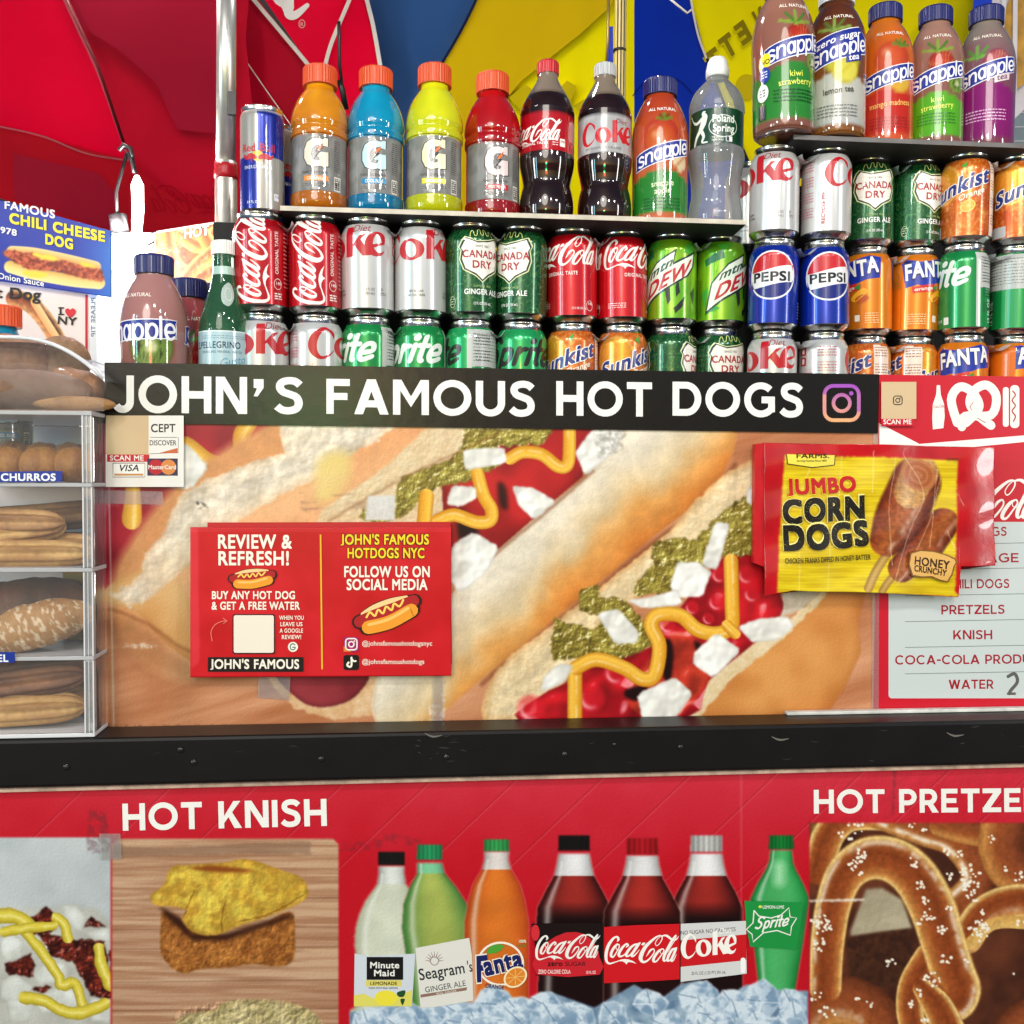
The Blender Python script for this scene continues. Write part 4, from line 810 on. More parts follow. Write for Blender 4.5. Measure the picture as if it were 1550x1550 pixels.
a.poly([(50, 545), (75, 700), (75, 815), (415, 812), (425, 540), (300, 538)], '16090b'); a.up(); a.poly([(78, 810), (75, 700), (130, 640), (230, 590), (330, 600), (385, 660), (405, 720), (405, 810)], 'c4202c', 2); a.up()
a.ell(70, 592, 22, 42, 'cc2c34'); a.up(); coca(a, lambda x, y: (58+x*.238, 560+y*.222), WHT)
a.text('zero', 135, 765, 26, '1c1012', w=78, off=.03); a.text('SUGAR', 225, 765, 22, '1c1012', w=108, off=.004); a.text('ZERO CALORIE COLA', 85, 805, 20, 'f0d8d4', w=168, off=.016); a.text('20 FL OZ', 335, 805, 14, 'f0d8d4', w=50, off=.016)
a.poly([(428, 562), (600, 552), (822, 545), (822, 835), (600, 848), (428, 855)], 'c9151f'); a.up(); coca(a, lambda x, y: (418+x*.272, 558+y*.252), 'efece6')
a.poly([(828, 545), (1168, 530), (1172, 805), (828, 848)], 'cfcfcf'); a.up(); a.poly([(828, 632), (1170, 600), (1170, 735), (828, 770)], 'c4161f'); a.up()
a.text('NO SUGAR NO CALORIES', 828, 603, 20, '5c5658', w=288, off=.006, rot=-.07); a.text('20 FL OZ (1.25 PT) 591 mL', 884, 812, 16, '555052', w=180, off=.01, rot=-.04)
a.rrect(1140, 722, 1166, 802, 12, 'f0f0ee')
def cokeword(a, T, col, dcol=None):
    """serif soft-drink word traced in its own units"""
    o = a.T; a.T = (lambda x, y: o(*T(x, y))) if o else T
    a.stroke([(236, 262, 4), (226, 226, 22), (200, 198, 16), (165, 192, 26), (118, 240, 46), (98, 310, 54), (112, 372, 42), (150, 404, 24), (200, 385, 14), (236, 344, 4)], 1, col, 6, cap=False)
    oo = [(322+86*cos(t), 320+80*sin(t)) for t in [2*pi*i/30 for i in range(30)]]; ii = [(322+34*cos(t)+6*sin(t), 320+60*sin(t)) for t in [2*pi*i/30 for i in range(30)]]
    for h in range(2): # left and right crescents
        r_ = range(8, 23) if h == 0 else list(range(22, 30))+list(range(0, 9)); r_ = list(r_)
        a.add([oo[i % 30] for i in r_]+[ii[i % 30] for i in r_][::-1], [(i, i+1, 2*len(r_)-2-i, 2*len(r_)-1-i) for i in range(len(r_)-1)], col)
    a.poly([(420, 172), (474, 166), (474, 388), (420, 390)], col); a.poly([(474, 296), (520, 232), (560, 224), (508, 282), (474, 318)], col); a.poly([(480, 300), (522, 264), (592, 378), (536, 386)], col)
    a.stroke([(676, 338, 4), (650, 366, 20), (610, 366, 40), (580, 330, 50), (574, 290, 50), (592, 240, 36), (625, 214, 20), (658, 232, 34), (668, 268, 26), (664, 290, 12)], 1, col, 6, cap=False)
    a.poly([(596, 300), (678, 276), (678, 292), (598, 326)], col)
    if dcol: a.text('Diet', 486, 196, 50, dcol, w=140, off=.004, shear=.35, rot=-.05)
    a.T = o; a.up()
cokeword(a, lambda x, y: (794+x*.476, 598+(y-180)*.56-(x-80)*.02), 'efece6', 'efece6')
a.poly([(1160, 425), (1468, 435), (1452, 560), (1430, 680), (1190, 665), (1170, 560)], '1a8a3e'); a.up()
a.text('LEMON-LIME', 1254, 466, 16, WHT, w=114, off=.016); a.ell(1242, 456, 9, 7, 'd8e04c')
SPK = [(1210, 475), (1235, 505), (1300, 515), (1350, 500), (1392, 462), (1398, 510), (1432, 515), (1405, 560), (1400, 605), (1330, 580), (1260, 592), (1205, 640), (1200, 600), (1170, 575), (1205, 540), (1210, 475)]
a.line(SPK, 6, WHT); a.up()
def sprite_word(a, T, col, w=30):
    o = a.T; a.T = (lambda x, y: o(*T(x-y*.32, y))) if o else (lambda x, y: T(x-y*.32, y))
    s = lambda p: a.stroke(p, w, col, 5)
    s([(78, -40), (45, -62), (5, -48), (5, -10), (50, 22), (62, 62), (30, 96), (-12, 80)])
    s([(112, 8), (112, 150)]); s([(114, 24), (140, 4), (168, 22), (170, 70), (146, 98), (116, 84)])
    s([(208, 2), (208, 98)]); s([(212, 36), (230, 10), (250, 8)]); s([(280, 2), (280, 98)]); a.ell(280, -44, 21, 21, col)
    s([(330, -48), (330, 76), (344, 98)]); s([(306, 4), (358, 4)])
    s([(384, 56), (440, 44), (438, 8), (410, 0), (384, 24), (378, 66), (400, 98), (448, 78)])
    a.T = o; a.up()
sprite_word(a, lambda x, y: (1232+x*.36, 535+y*.36-x*.04), WHT, 26)
# printed pretzel, knish texture strokes are in the raster; crisp wear lines
a.T = None
a.mesh('panel_lettering', planefn(Yl-.0004), M_DECAL, cart, clip=(-150, 1155, 1700, 1600))
# ---------------------------------------------------------------- cans
CW = math.pi*66.2/2
M_CAN = mat('printed_can', vc=True, rough=.24, metal=.35, coat=.5)
M_CANINK = mat('can_ink', vc=True, rough=.28, coat=.22)
M_ALU = mat('aluminium', 'cfcfcc', rough=.22, metal=1)
M_FILM = clear_mat('shrink_film', gloss=.3, rough=.15, milk=.45)
canprof = [(33.1, 9), (33.1, 12), (33.1, 60), (33.1, 98), (32.8, 101), (31.6, 105), (29.6, 109.5), (28, 112.5)]
bodyprof = [(33.1/1000, 9/1000+i*(89/60)/1000) for i in range(61)]+[(r/1000, z/1000) for r, z in ((33.0, 99.5), (32.8, 101), (32.4, 102.8), (31.7, 104.8), (30.9, 106.8), (30, 108.8), (29, 110.8), (28.1, 112.4))]
fullprof = [(33.1, 0), (33.1, 98), (33.0, 99.5), (32.8, 101), (32.4, 102.8), (31.7, 104.8), (30.9, 106.8), (30, 108.8), (29, 110.8), (28.1, 112.4), (27, 116), (26.5, 119)]
fullprof = [(r/1000, z/1000) for r, z in fullprof]
CUTX = [-105+3*i for i in range(71)]; CUTY = [8+2*i for i in range(9)]
def canfn(): return lathefn(fullprof, .0331, .122)
def rastcol(p, R, H):
    return lambda ang, z: p.lookup(ang*R*1000, (H-z)*1000)
def fine(a, col, u0, v0, u1, n=4, h=1.5, gap=2.6, seed=1):
    """tiny print lines too small to read"""
    r = random.Random(seed)
    for i in range(n):
        x = u0
        while x < u1:
            w = r.uniform(1.5, 5); a.rect(x, v0+i*gap, min(x+w, u1), v0+i*gap+h, col); x += w+1.1
def nutrition(a, u, col, bg=None, v0=26, h=74, w=26):
    if bg: a.rect(u-w/2, v0-2, u+w/2, v0+h, bg); a.up()
    for y in (v0, v0+h*.25, v0+h*.5, v0+h*.75): a.line([(u-w/2+1.5, y), (u+w/2-1.5, y)], .9, col)
    for j in range(4): fine(a, col, u-w/2+2, v0+3+j*h*.25, u+w/2-2, 3, 1.4, 3.8, seed=int(u)+j+7)
def snapple_word(a, T, col, w=20):
    o = a.T; a.T = (lambda x, y: o(*T(x, y))) if o else T
    s = lambda p, x: a.stroke([(q[0]+x, q[1]) for q in p], w, col, 4)
    s([(58, 18), (35, 2), (10, 10), (8, 34), (35, 50), (60, 66), (56, 92), (30, 100), (2, 86)], 0)
    s([(0, 4), (0, 98)], 86); s([(0, 40), (20, 8), (48, 6), (62, 30), (62, 98)], 86)
    s([(58, 4), (58, 98)], 176); s([(58, 50), (46, 12), (24, 2), (4, 24), (2, 60), (18, 94), (42, 94), (58, 50)], 176)
    for x in (262, 350): s([(0, 4), (0, 140)], x); s([(0, 50), (16, 12), (40, 4), (60, 28), (60, 72), (40, 98), (14, 90), (0, 50)], x)
    s([(0, -44), (0, 98)], 436); s([(6, 54), (62, 50), (56, 16), (32, 2), (8, 16), (2, 54), (14, 88), (38, 100), (62, 86)], 464)
    a.T = o; a.up()
def contour(p, col, sc=26, seed=3, amt=.6):
    n = fbm(p.h, p.w, sc*p.k, seed, 3)
    f = np.abs(((n*16) % 1)-.5)*2; p.blend(np.clip((f-.72)/.28, 0, 1)*amt, col)
def k_coke_h(a, p):
    p.fill(np.ones((p.h, p.w)), 'c20f1c')
    for u in (-104, 0, 104): coca(a, lambda x, y, u=u: (u+(x-760)*.0715, 10+(y-150)*.066), 'efe9e4'); a.text('ORIGINAL TASTE', u, 62, 4.4, 'efe9e4', w=44, off=.02, align='c', track=.1); a.text('12 FL OZ (355 mL)', u+14, 106, 2.6, 'efe9e4', w=20); a.text('140', u+36, 100, 3.4, 'efe9e4', off=.02); a.ring(u+39, 101, 5, 6.5, .5, 'efe9e4', 16); fine(a, 'efd0d0', u-44, 96, u-20, 3, .9, 2.6)
def k_coke_v(a, p):
    p.fill(np.ones((p.h, p.w)), 'b50d1b')
    for u in (-104, 0, 104):
        coca(a, lambda x, y, u=u: (u-24+(y-160)*.076, 112-(x-60)*.079), 'efe9e4'); a.T = lambda x, y, u=u: (u+y, -x)
        a.text('ORIGINAL TASTE', -76, 36, 4.6, 'f0dcd8', w=52, off=.018); a.T = None
        a.ring(u+35, 88, 5.5, 6.5, .6, 'efe9e4', 16); a.text('140', u+31.5, 89, 3.6, 'efe9e4', off=.02); fine(a, 'efe9e4', u+30, 99, u+41, 3, 1.6, 3, 5)
        for j in range(14): fine(a, 'd8a4a4', u+46, 24+j*5, u+58, 1, 1.2, 3, j)
def k_diet(a, p):
    p.fill(np.ones((p.h, p.w)), 'c9c9c8')
    cokeword(a, lambda x, y: ((x-378)*.203, 13+(y-166)*.168), 'b4111f'); a.text('Diet', 18, 20, 8.5, '8c1c26', w=24, off=.004, shear=.35, rot=-.03)
    a.text('12 FL OZ', 34, 92, 3, '4a4444', w=13); a.text('(355 mL)', 34, 97, 3, '4a4444', w=13); a.text('NO SUGAR', -14, 92, 2.8, '4a4444', w=19); a.text('NO CALORIES', -16, 97, 2.8, '4a4444', w=23)
    a.text('0', 55, 92, 3.4, '4a4444'); fine(a, '6a5a5a', 52, 94, 62, 2, 1, 2.2)
    a.T = lambda x, y: (y-0, -x); a.text('RECYCLE ME', -104, -61, 5.2, 'a8142a', w=42, off=.018); fine(a, 'c88890', -104, -57, -60, 2, .8, 2); a.T = None
    nutrition(a, -90, 'b0566a', v0=20, h=82, w=30); a.rect(78, 20, 88, 30, 'b01428'); a.rect(78, 33, 88, 44, 'b01428'); nutrition(a, 92, 'c08090', v0=50, h=50, w=18)
    a.up(); a.rect(81, 22, 85, 28, 'e0d8d8'); a.rect(81, 35, 85, 42, 'e0d8d8')
def k_sprite(a, p, zero=False):
    p.fill(np.ones((p.h, p.w)), '168c46' if not zero else '1fa05a')
    sprite_word(a, lambda x, y: ((x-218)*.225, 26+(y+40)*.205), '141c18' if zero else 'dfe6e0', 30)
    if zero: a.text('ZERO SUGAR', -6, 69, 7.5, '141c18', w=56, off=.012, align='c', shear=.15)
    a.text('12 FL OZ', 0, 104, 3, 'dfe6e0', w=13); a.rrect(16, 98, 24, 108, 1, 'dfe6e0')
    a.rect(60, 12, 66, 113, 'b9bdb8'); a.rect(-104, 12, -58, 60, 'b4b7b4'); a.rect(66, 12, 104, 60, 'b4b7b4'); a.rect(-104, 60, -82, 113, '1f9a54'); a.up()
    for j in range(9): fine(a, '4c5650', 68, 18+j*4.2, 104, 1, .9, 3, j); fine(a, '4c5650', -102, 18+j*4.2, -62, 1, .9, 3, j+20)
    nutrition(a, 82, '2c3a32', v0=20, h=80, w=26)
    a.T = lambda x, y: (y, -x); a.text('12 FL OZ', -108, 88, 7, 'dfe6e0', w=34, off=.02); a.T = None
def k_ginger(a, p):
    p.fill(np.ones((p.h, p.w)), '0d4a26'); contour(p, '7da55c', amt=.75); contour(p, '2f7a40', 40, 9, .5)
    for u in (-104, 0, 104):
        S = [(-24, 26), (-20, 22), (-6, 27), (8, 25), (22, 21), (27, 31), (24, 36), (26, 48), (22, 60), (8, 67), (0, 74), (-8, 67), (-22, 60), (-27, 48), (-25, 38), (-28, 34)]
        sc = lambda k, dx=0, dy=0: [(u+x*k+dx, 46+(y-46)*k+dy) for x, y in S]
        a.poly(sc(1.12), 'd9dfa8'); a.up(); a.poly(sc(1.06), '0b2416'); a.up(); a.poly(sc(.97), 'ece9e0'); a.up()
        for j in range(5): a.line([(u-22+j*11, 28), (u-22+j*11, 62)], .25, 'b8b4a4')
        for j in range(4): a.line([(u-22, 30+j*9), (u+22, 30+j*9)], .25, 'b8b4a4')
        a.stroke([(u-16, 20), (u-15, 14), (u-12, 12), (u-10, 18), (u-7, 18), (u-5, 11), (u-2, 11), (u-1, 17), (u+2, 17), (u+3, 11), (u+6, 11), (u+7, 17), (u+10, 17), (u+12, 12), (u+15, 14), (u+16, 19)], .9, 'd8dc8a', 4)
        a.up(); a.text('SINCE 1904', u, 33, 2.4, '555', w=18, align='c') if False else a.text('SINCE 1904', u, 33, 2.4, '4a4a44', w=18, align='c')
        a.text('CANADA', u, 46, 9, 'a51a26', w=51, off=.03, align='c'); a.text('DRY', u, 59, 9, 'a51a26', w=27, off=.03, align='c')
        a.text('CAFFEINE FREE', u, 83, 2.6, 'a8c47a', w=24, align='c', track=.1); a.text('GINGER ALE', u, 92, 6.4, 'eeeeea', w=47, off=.028, align='c'); a.text('12 FL OZ (355 mL)', u, 105, 3.2, 'eeeeea', w=24, off=.02, align='c')
        a.ring(u-40, 101, 4.5, 7, .5, 'dfe8c8', 14); fine(a, 'c8d8b0', u-43, 97, u-37, 3, 1, 3)
def k_dew(a, p):
    p.fill(np.ones((p.h, p.w)), '86b91e', '5fa51c', p.noise(28, 3, 2, gain=2.4))
    for u in (-104, 0, 104):
        for g, c in (([(-46, 34), (-20, 20), (-18, 32), (-44, 42)], '0d6a3c'), ([(-30, 14), (-8, 12), (-20, 24)], '3c9a28'), ([(26, 18), (40, 12), (38, 30), (24, 28)], '3c9a28'), ([(-2, 76), (4, 64), (6, 90), (2, 96)], '2a2c2a'), ([(10, 100), (26, 84), (22, 98), (12, 108)], '0f1a12'), ([(6, 106), (24, 86), (12, 98)], '2c8a34'), ([(-40, 92), (-22, 98), (-44, 106)], '2c9a3c'), ([(34, 80), (44, 70), (40, 94)], '0f3a1c'), ([(-50, 76), (-40, 70), (-44, 96)], '3ca43c'), ([(12, 72), (16, 64), (18, 80), (13, 86)], '0f1a12')): a.poly([(u+x, y) for x, y in g], c)
        a.up(); a.T = lambda x, y, u=u: (u+x, y-x*.52)
        a.poly([(-44, 84), (-36, 46), (-14, 32), (14, 30), (10, 46), (44, 46), (40, 66), (30, 74), (-20, 78)], '0e2c1a'); a.up(); a.poly([(-41, 80), (-34, 48), (-13, 34.5), (11, 33), (8, 49), (40, 49), (37, 64.5), (28, 71.5), (-21, 75)], 'dfe8d8'); a.up()
        a.text('mtn', -26, 49, 11, '124a30', w=34, off=.03, shear=.45); a.text('DEW', -32, 71.5, 17, 'b5101c', w=62, off=.034, shear=.4); a.T = None
        fine(a, '3f6a14', u+48, 60, u+54, 14, 1.6, 3.4)
def k_pepsi(a, p):
    p.fill(np.ones((p.h, p.w)), '0b2fa4', '0a1e7c', p.noise(40, 3, 2, gain=2))
    for u in (-104, 0, 104):
        cy, r = 50, 33; a.ell(u, cy, r, r, 'e6e6e8'); a.up()
        def cap(y0f, up_, col):
            pts = []
            for t in range(0, 41):
                x = -30+t*1.5; yy = math.sqrt(max(0, 30.5**2-x*x)); pts.append((u+x, cy-yy if up_ else cy+yy))
            pts += [(u+30-t*1.5, y0f(30-t*1.5)) for t in range(0, 41)]; a.poly(pts, col)
        cap(lambda x: min(cy-math.sqrt(max(0, 30.5**2-x*x))+0 if False else 99, cy-9-3*sin(x/30*1.6)*1.5), True, 'c0141f'); cap(lambda x: cy+13-4*sin(x/30*1.6), False, '0a1c74')
        a.up(); a.text('PEPSI', u, cy+8, 12, '10101a', w=54, off=.036, align='c', rot=-.02)
        fine(a, '7a90d8', u+44, 84, u+50, 6, 2, 4)
def k_fanta(a, p):
    p.fill(np.ones((p.h, p.w)), 'df7d14')
    for u in (-104, 0, 104):
        a.poly([(u-40, 22), (u-34, 17), (u-10, 21), (u+24, 13), (u+40, 16), (u+38, 44), (u+20, 46), (u-4, 54), (u-18, 52), (u-34, 56)], '15309c'); a.up()
        a.otext('FANTA', u-35, 44, 21, 'f0ede8', '101c5c', o2=.03, w=72, off=.035, rot=-.09, jitter=.16)
        a.poly([(u-26, 55), (u+6, 50), (u+8, 60), (u-24, 64)], 'c8281e'); a.up(); a.text('orange', u-22, 61, 4.6, 'f0e0d0', w=26, off=.02, rot=-.12)
        a.poly([(u-2, 70), (u+14, 58), (u+22, 62), (u+14, 70), (u+4, 76)], 'f0a820', 3); a.poly([(u+4, 72), (u+16, 66), (u+24, 72), (u+12, 78)], 'b84c10', 3); a.poly([(u+2, 56), (u+12, 52), (u+10, 60)], '2a8a3c')
        fine(a, 'efc898', u-30, 92, u-6, 5, 1.2, 3.2); fine(a, 'efc898', u+18, 92, u+36, 5, 1.2, 3.2); a.rrect(u+4, 94, u+11, 103, 1, 'f0e6da')
    a.rect(84, 16, 104, 112, 'd86c12'); a.rect(-104, 16, -86, 112, 'd86c12')
def k_sunkist(a, p):
    p.fill(np.ones((p.h, p.w)), 'd4681a', 'b8480c', p.noise(18, 3, 3, gain=2.4)); n = p.noise(2.4, 8, 1, gain=3); p.blend(np.clip((n-.86)*6, 0, 1)*.55, 'f5b878')
    X_, Y_ = p.grid()
    for u in (-104, 0, 104):
        d = np.hypot((X_-u+22)/30, (Y_-42)/30); p.blend(np.clip((1-d)*3, 0, 1)*.75, 'e9a92c'); p.blend(np.exp(-((d-.85)/.06)**2)*.6, 'f6d470')
        a.T = lambda x, y, u=u: (u+x, y-x*.36)
        a.otext('Sunkist', -43, 56, 20, '1b2d7c', 'f2efe9', o2=.045, w=86, off=.034, shear=.1); a.up(); a.text('Orange', 2, 68, 7.5, 'f2e6d6', w=34, off=.022); a.T = None
        a.poly([(u+4, 20), (u+12, 14), (u+11, 24)], '4c9a3c'); a.ell(u+14, 74, 10, 8, 'e9a82c', -.5); a.up(); a.ring(u+14, 74, 9, 7, .8, 'f6d880', 20, -.5)
        for j in range(6): a.line([(u+14, 74), (u+14+7*cos(j*1.05), 74+6*sin(j*1.05))], .5, 'f6d880')
        a.rect(u+46, 12, u+58, 113, 'dcd2c8') if u == 0 else None
        a.poly([(u-48, 97), (u-26, 97), (u-26, 112), (u-48, 112)], 'b9bdc0')
    a.up(); nutrition(a, 58, '8c4a30', bg='e2cfc0', v0=16, h=92, w=24)
def k_back(a, p): pass
KINDS = {'coke_h': (k_coke_h, 'red cola can with white script lettering', 'red_cola_can'), 'coke_v': (k_coke_v, 'dark red cola can with sideways white script', 'red_cola_can'), 'diet': (k_diet, 'silver diet cola can with red letters', 'silver_cola_can'),
         'sprite': (k_sprite, 'green lemon lime soda can with white letters', 'green_soda_can'), 'spritez': (lambda a, p: k_sprite(a, p, True), 'green sugar free soda can with black letters', 'green_soda_can'), 'ginger': (k_ginger, 'dark green ginger ale can with white shield', 'ginger_ale_can'),
         'dew': (k_dew, 'lime green citrus soda can with red letters', 'citrus_soda_can'), 'pepsi': (k_pepsi, 'blue cola can with round red and white emblem', 'blue_cola_can'), 'fanta': (k_fanta, 'orange soda can with white and blue letters', 'orange_soda_can'), 'sunkist': (k_sunkist, 'orange soda can with slanted dark blue letters', 'orange_soda_can')}
lidprof = [(28.1, 112.4), (27.6, 113.2), (26.8, 116), (26.3, 118.4), (26.9, 120), (27.2, 121), (27.0, 121.8), (26.2, 122), (25.4, 121.4), (24.8, 118.5), (23, 117.6), (0, 117.8)]
baseprof = [(0, 9), (16, 6), (21, 1.6), (23.4, 0), (24.6, .2), (26, 1.6), (28.6, 4), (31.4, 6.6), (32.7, 8.2), (33.1, 9.2)]
PROTO = {}
def make_can(kind, loc, rot, label, film=False, group=None):
    if kind not in PROTO:
        fn, _, nm = KINDS[kind]; a = Art(6e-5); a.z = 8e-5; p = Paint(-104, 0, 104, 122, k=2); fn(a, p)
        R = .0331; root = bpy.data.objects.new(nm, None)
        b = lathe('body', bodyprof, M_CAN, None, 144, rastcol(p, R, .122)); lb = a.mesh('label_print', canfn(), M_CANINK, None, cutx=CUTX, cuty=CUTY, clip=(-104, 9, 104, 112.5))
        ld = lathe('lid', [(r/1000, z/1000) for r, z in lidprof], M_ALU, None, 48); bs = lathe('base', [(r/1000, z/1000) for r, z in baseprof], M_ALU, None, 48)
        for o in (b, lb, ld, bs): COL.objects.unlink(o)
        PROTO[kind] = (nm, (b, lb, ld, bs))
    nm, parts = PROTO[kind]; t = thing(nm, label, 'can', loc, group or 'soda cans stacked above the banner'); t.rotation_euler = (rad(random.uniform(-.7, .7)), rad(random.uniform(-.7, .7)), rot)
    for o in parts: c_ = o.copy(); c_.name = o.name.split('.')[0]; c_.parent = t; COL.objects.link(c_)
    return t
def face(px, Y): # direction of the camera seen from a thing standing at px on plane Y
    q = P(px, 775, Y); return math.atan2(CAM.x-q.x, Y-CAM.y), q.x
zL = P(560, 318, .05).z; zR = P(1370, 212, .03).z; SCALE_R = .96
def YL(px): return .075+.05*(px-396)/690
DIETL = {}
rows = []
def row(block, name, z, items, Yf):
    n = len(items); k_ = SCALE_R if block == 'right' else 1
    for i, (kind, px, deg, lab) in enumerate(items):
        Y = Yf(px); al, x = face(px, Y); t = make_can(kind, (x, Y, z), al+rad(deg), lab); t.scale = (k_, k_, k_); rows.append((t, i % 2 == 0 and i+1 < n))
        if i % 2 == 0 and i+1 < n:   # clear shrink film left on the necks of each pair
            al2, x2 = face(items[i+1][1], Yf(items[i+1][1])); bm = bmesh.new(); g = []
            for j in range(9):
                f_ = j/8; hw = .012+.016*abs(2*f_-1)**1.5; zz = z+.1085*k_-.006*(1-(2*f_-1)**2)
                g.append([bm.verts.new((x+.024+(x2-x-.048)*f_, Y-.006+s_*hw, zz+.0015*cos(s_*3+j))) for s_ in (-1, -.5, 0, .5, 1)])
            for j in range(8):
                for q in range(4): bm.faces.new((g[j][q], g[j+1][q], g[j+1][q+1], g[j][q+1]))
            o = obj('shrink_film', bm, M_FILM, None); o.parent = t; o.matrix_parent_inverse = Matrix.LocRotScale(Vector((x, Y, z)), t.rotation_euler, t.scale).inverted()
z1 = zL-.127; z0 = z1-.1235
row('left', 'middle', z1, [('coke_v', 396, -22, 'dark red cola can with sideways white script, under the slim blue energy drink'), ('coke_v', 478, -20, 'dark red cola can with sideways white script, under the orange sports drink'), ('diet', 557, -66, 'silver can reading oke in red, directly under the blue sports drink shelf'), ('diet', 636, -2, 'silver can reading ok in red, under the yellow sports drink'),
    ('ginger', 712, 26, 'dark green ginger ale can, under the shelf between yellow and red sports drinks'), ('ginger', 787, -28, 'dark green ginger ale can, between its twin and the bright red cola cans'), ('coke_h', 864, -25, 'bright red cola can beside the green ginger ale can, reading Cola'), ('coke_h', 939, 44, 'bright red cola can beside the lime green can, reading Coca'), ('dew', 1013, -12, 'lime green citrus soda can beside the bright red cola can'), ('dew', 1086, 40, 'lime green citrus soda can beside the blue cola can')], YL)
row('left', 'bottom', z0, [('diet', 397, -28, 'silver can reading oke in the bottom row beside the green mineral water bottle'), ('diet', 480, 89, 'silver can showing a large red C in the bottom row beside a green can'), ('sprite', 557, -73, 'green can reading ite in white above the word FAMOUS, left of its pair'), ('sprite', 635, -34, 'green can reading rite in white above the word FAMOUS, right of its pair'), ('spritez', 712, -112, 'green can turned to its fine print, in the bottom row'), ('spritez', 787, 0, 'green can with black slanted letters in the bottom row'),
    ('sunkist', 864, -17, 'orange can reading unkist in the bottom row, under the red cola can'), ('sunkist', 939, 22, 'orange can with the whole start of its blue name, in the bottom row'), ('ginger', 1013, 75, 'dark green ginger ale can half turned away in the bottom row'), ('ginger', 1086, 28, 'dark green ginger ale can with its shield to the front in the bottom row')], YL)
YR = lambda px: .105 if 1290 < px < 1400 else .075
PR = (1165, 1243, 1308, 1377, 1452, 1529)
for nm, z, its in (('top', zR-.1215, [('diet', -59, 'silver can reading oke in red, topmost of its stack above the blue cola cans'), ('diet', 104, 'silver can showing a red C and RECYCLE ME, topmost of its stack'), ('ginger', 14, 'dark green ginger ale can, topmost of its stack, shield facing front'), ('ginger', 45, 'dark green ginger ale can, topmost of its stack, shield turned aside'), ('sunkist', -20, 'orange can reading unkist, topmost of its stack above a green can'), ('sunkist', 22, 'orange can at the frame edge in the top row above the fine print can')]),
        ('middle', zR-.1215-.1188, [('pepsi', -4, 'blue cola can beside the lime green citrus can'), ('pepsi', 12, 'blue cola can beside the orange soda can'), ('fanta', -36, 'orange can reading NTA beside the blue cola can'), ('fanta', 38, 'orange can reading FAN beside the green can'), ('sprite', -75, 'green can reading ite between the orange can and the fine print can'), ('sprite', 150, 'green and grey can turned to its fine print at the frame edge')]),
        ('bottom', zR-.1215-.2376, [('diet', -42, 'silver can reading oke in the bottom row under the blue cola can'), ('diet', 165, 'silver can turned to its pink fine print in the bottom row'), ('sunkist', -62, 'orange can reading ist with a fine print panel in the bottom row'), ('sunkist', -100, 'orange can turned fully to its fine print panel in the bottom row'), ('fanta', 5, 'orange can reading FANT on blue in the bottom row'), ('fanta', 152, 'plain orange can back at the frame edge in the bottom row')])):
    row('right', nm, z, [(k_, px, dg_, lb) for (k_, dg_, lb), px in zip(its, PR)], YR)
al, x = face(1128, .16); make_can('diet', (x, .16, zR-.1215), al-rad(10), 'silver cola can set back in the gap behind the water bottle')
# ---------------------------------------------------------------- shelves and backing
M_SHELF = mat('shelf_edge', 'c9bfae', rough=.5, noise=(30, .3)); M_BACK = mat('black_backing', '0c0a0b', rough=.7)
LEAN = rad(-2.5)
def shelf(name, x0p, x1p, Yf, z, depth=.13, th=.005, m=M_SHELF):
    xa, xb = P(x0p, 300, Yf).x, P(x1p, 300, Yf).x; bm = bmesh.new(); box(bm, (xa, .0015, -th), (xb, depth, 0)); o = obj(name, bm, M_BACK, cart, smooth=False, loc=None); e_ = boxobj('edge_strip', (xa, 0, -th), (xb, .0013, .0008), m, o)
    o.location = (0, Yf, z); o.rotation_euler.x = LEAN; return o
shelf('bottle_shelf', 424, 1130, .045, zL, .14); shelf('bottle_shelf', 1200, 1560, .028, zR, .14, m=mat('grey_shelf', '6b6766', rough=.5, noise=(30, .3)))
xa, xb, xm, xe = P(372, 400, .2).x, P(1128, 400, .2).x, P(1122, 400, .2).x, P(1750, 400, .2).x
boxobj('backing_board', (xa, .2, z0-.12), (xm, .205, zL-.012), M_BACK, cart); boxobj('backing_board', (xm+.0005, .2, z0-.12), (xe, .205, zR-.012), M_BACK, cart)
boxobj('can_tray', (P(357, 560, .1).x, .014, z0-.006), (xe, .199, z0-.0006), M_BACK, cart)
zr0_ = zR-.1215-.2376; 
if zr0_ > z0+.003: boxobj('can_tray', (P(1128, 560, .1).x, .0145, z0-.0004), (xe, .199, zr0_-.0006), M_BACK, cart)
print('z0', z0, 'zr0', zr0_, 'top', ZT)
# ---------------------------------------------------------------- bottles
M_PET = mat('bottle_print', vc=True, rough=.14, coat=.8, sss=.0)
M_LIQ = mat('bottle_liquid', vc=True, rough=.1, coat=1, trans=.25, ior=1.35)
M_WRAP = mat('bottle_label', vc=True, rough=.26, coat=.4)
def capmesh(name, r, z0_, z1_, col, par, ribs=30, rough=.35):
    bm = bmesh.new(); seg = ribs*4; rings = []
    for z, k in ((z0_, 1), (z1_-.003, 1), (z1_-.001, .95), (z1_, .85)):
        rings.append([bm.verts.new(((r*k+(.00045 if (i//2) % 2 else 0))*cos(2*pi*i/seg), (r*k+(.00045 if (i//2) % 2 else 0))*sin(2*pi*i/seg), z)) for i in range(seg)])
    for q in range(3):
        for i in range(seg): bm.faces.new((rings[q][i], rings[q][(i+1) % seg], rings[q+1][(i+1) % seg], rings[q+1][i]))
    bm.faces.new(rings[-1]); bm.faces.new(rings[0][::-1])
    return obj(name, bm, mat('cap_'+name+str(col)[:12], col, rough=rough, coat=.3), par, smooth=False)
BG = 'bottles standing on the can shelves'
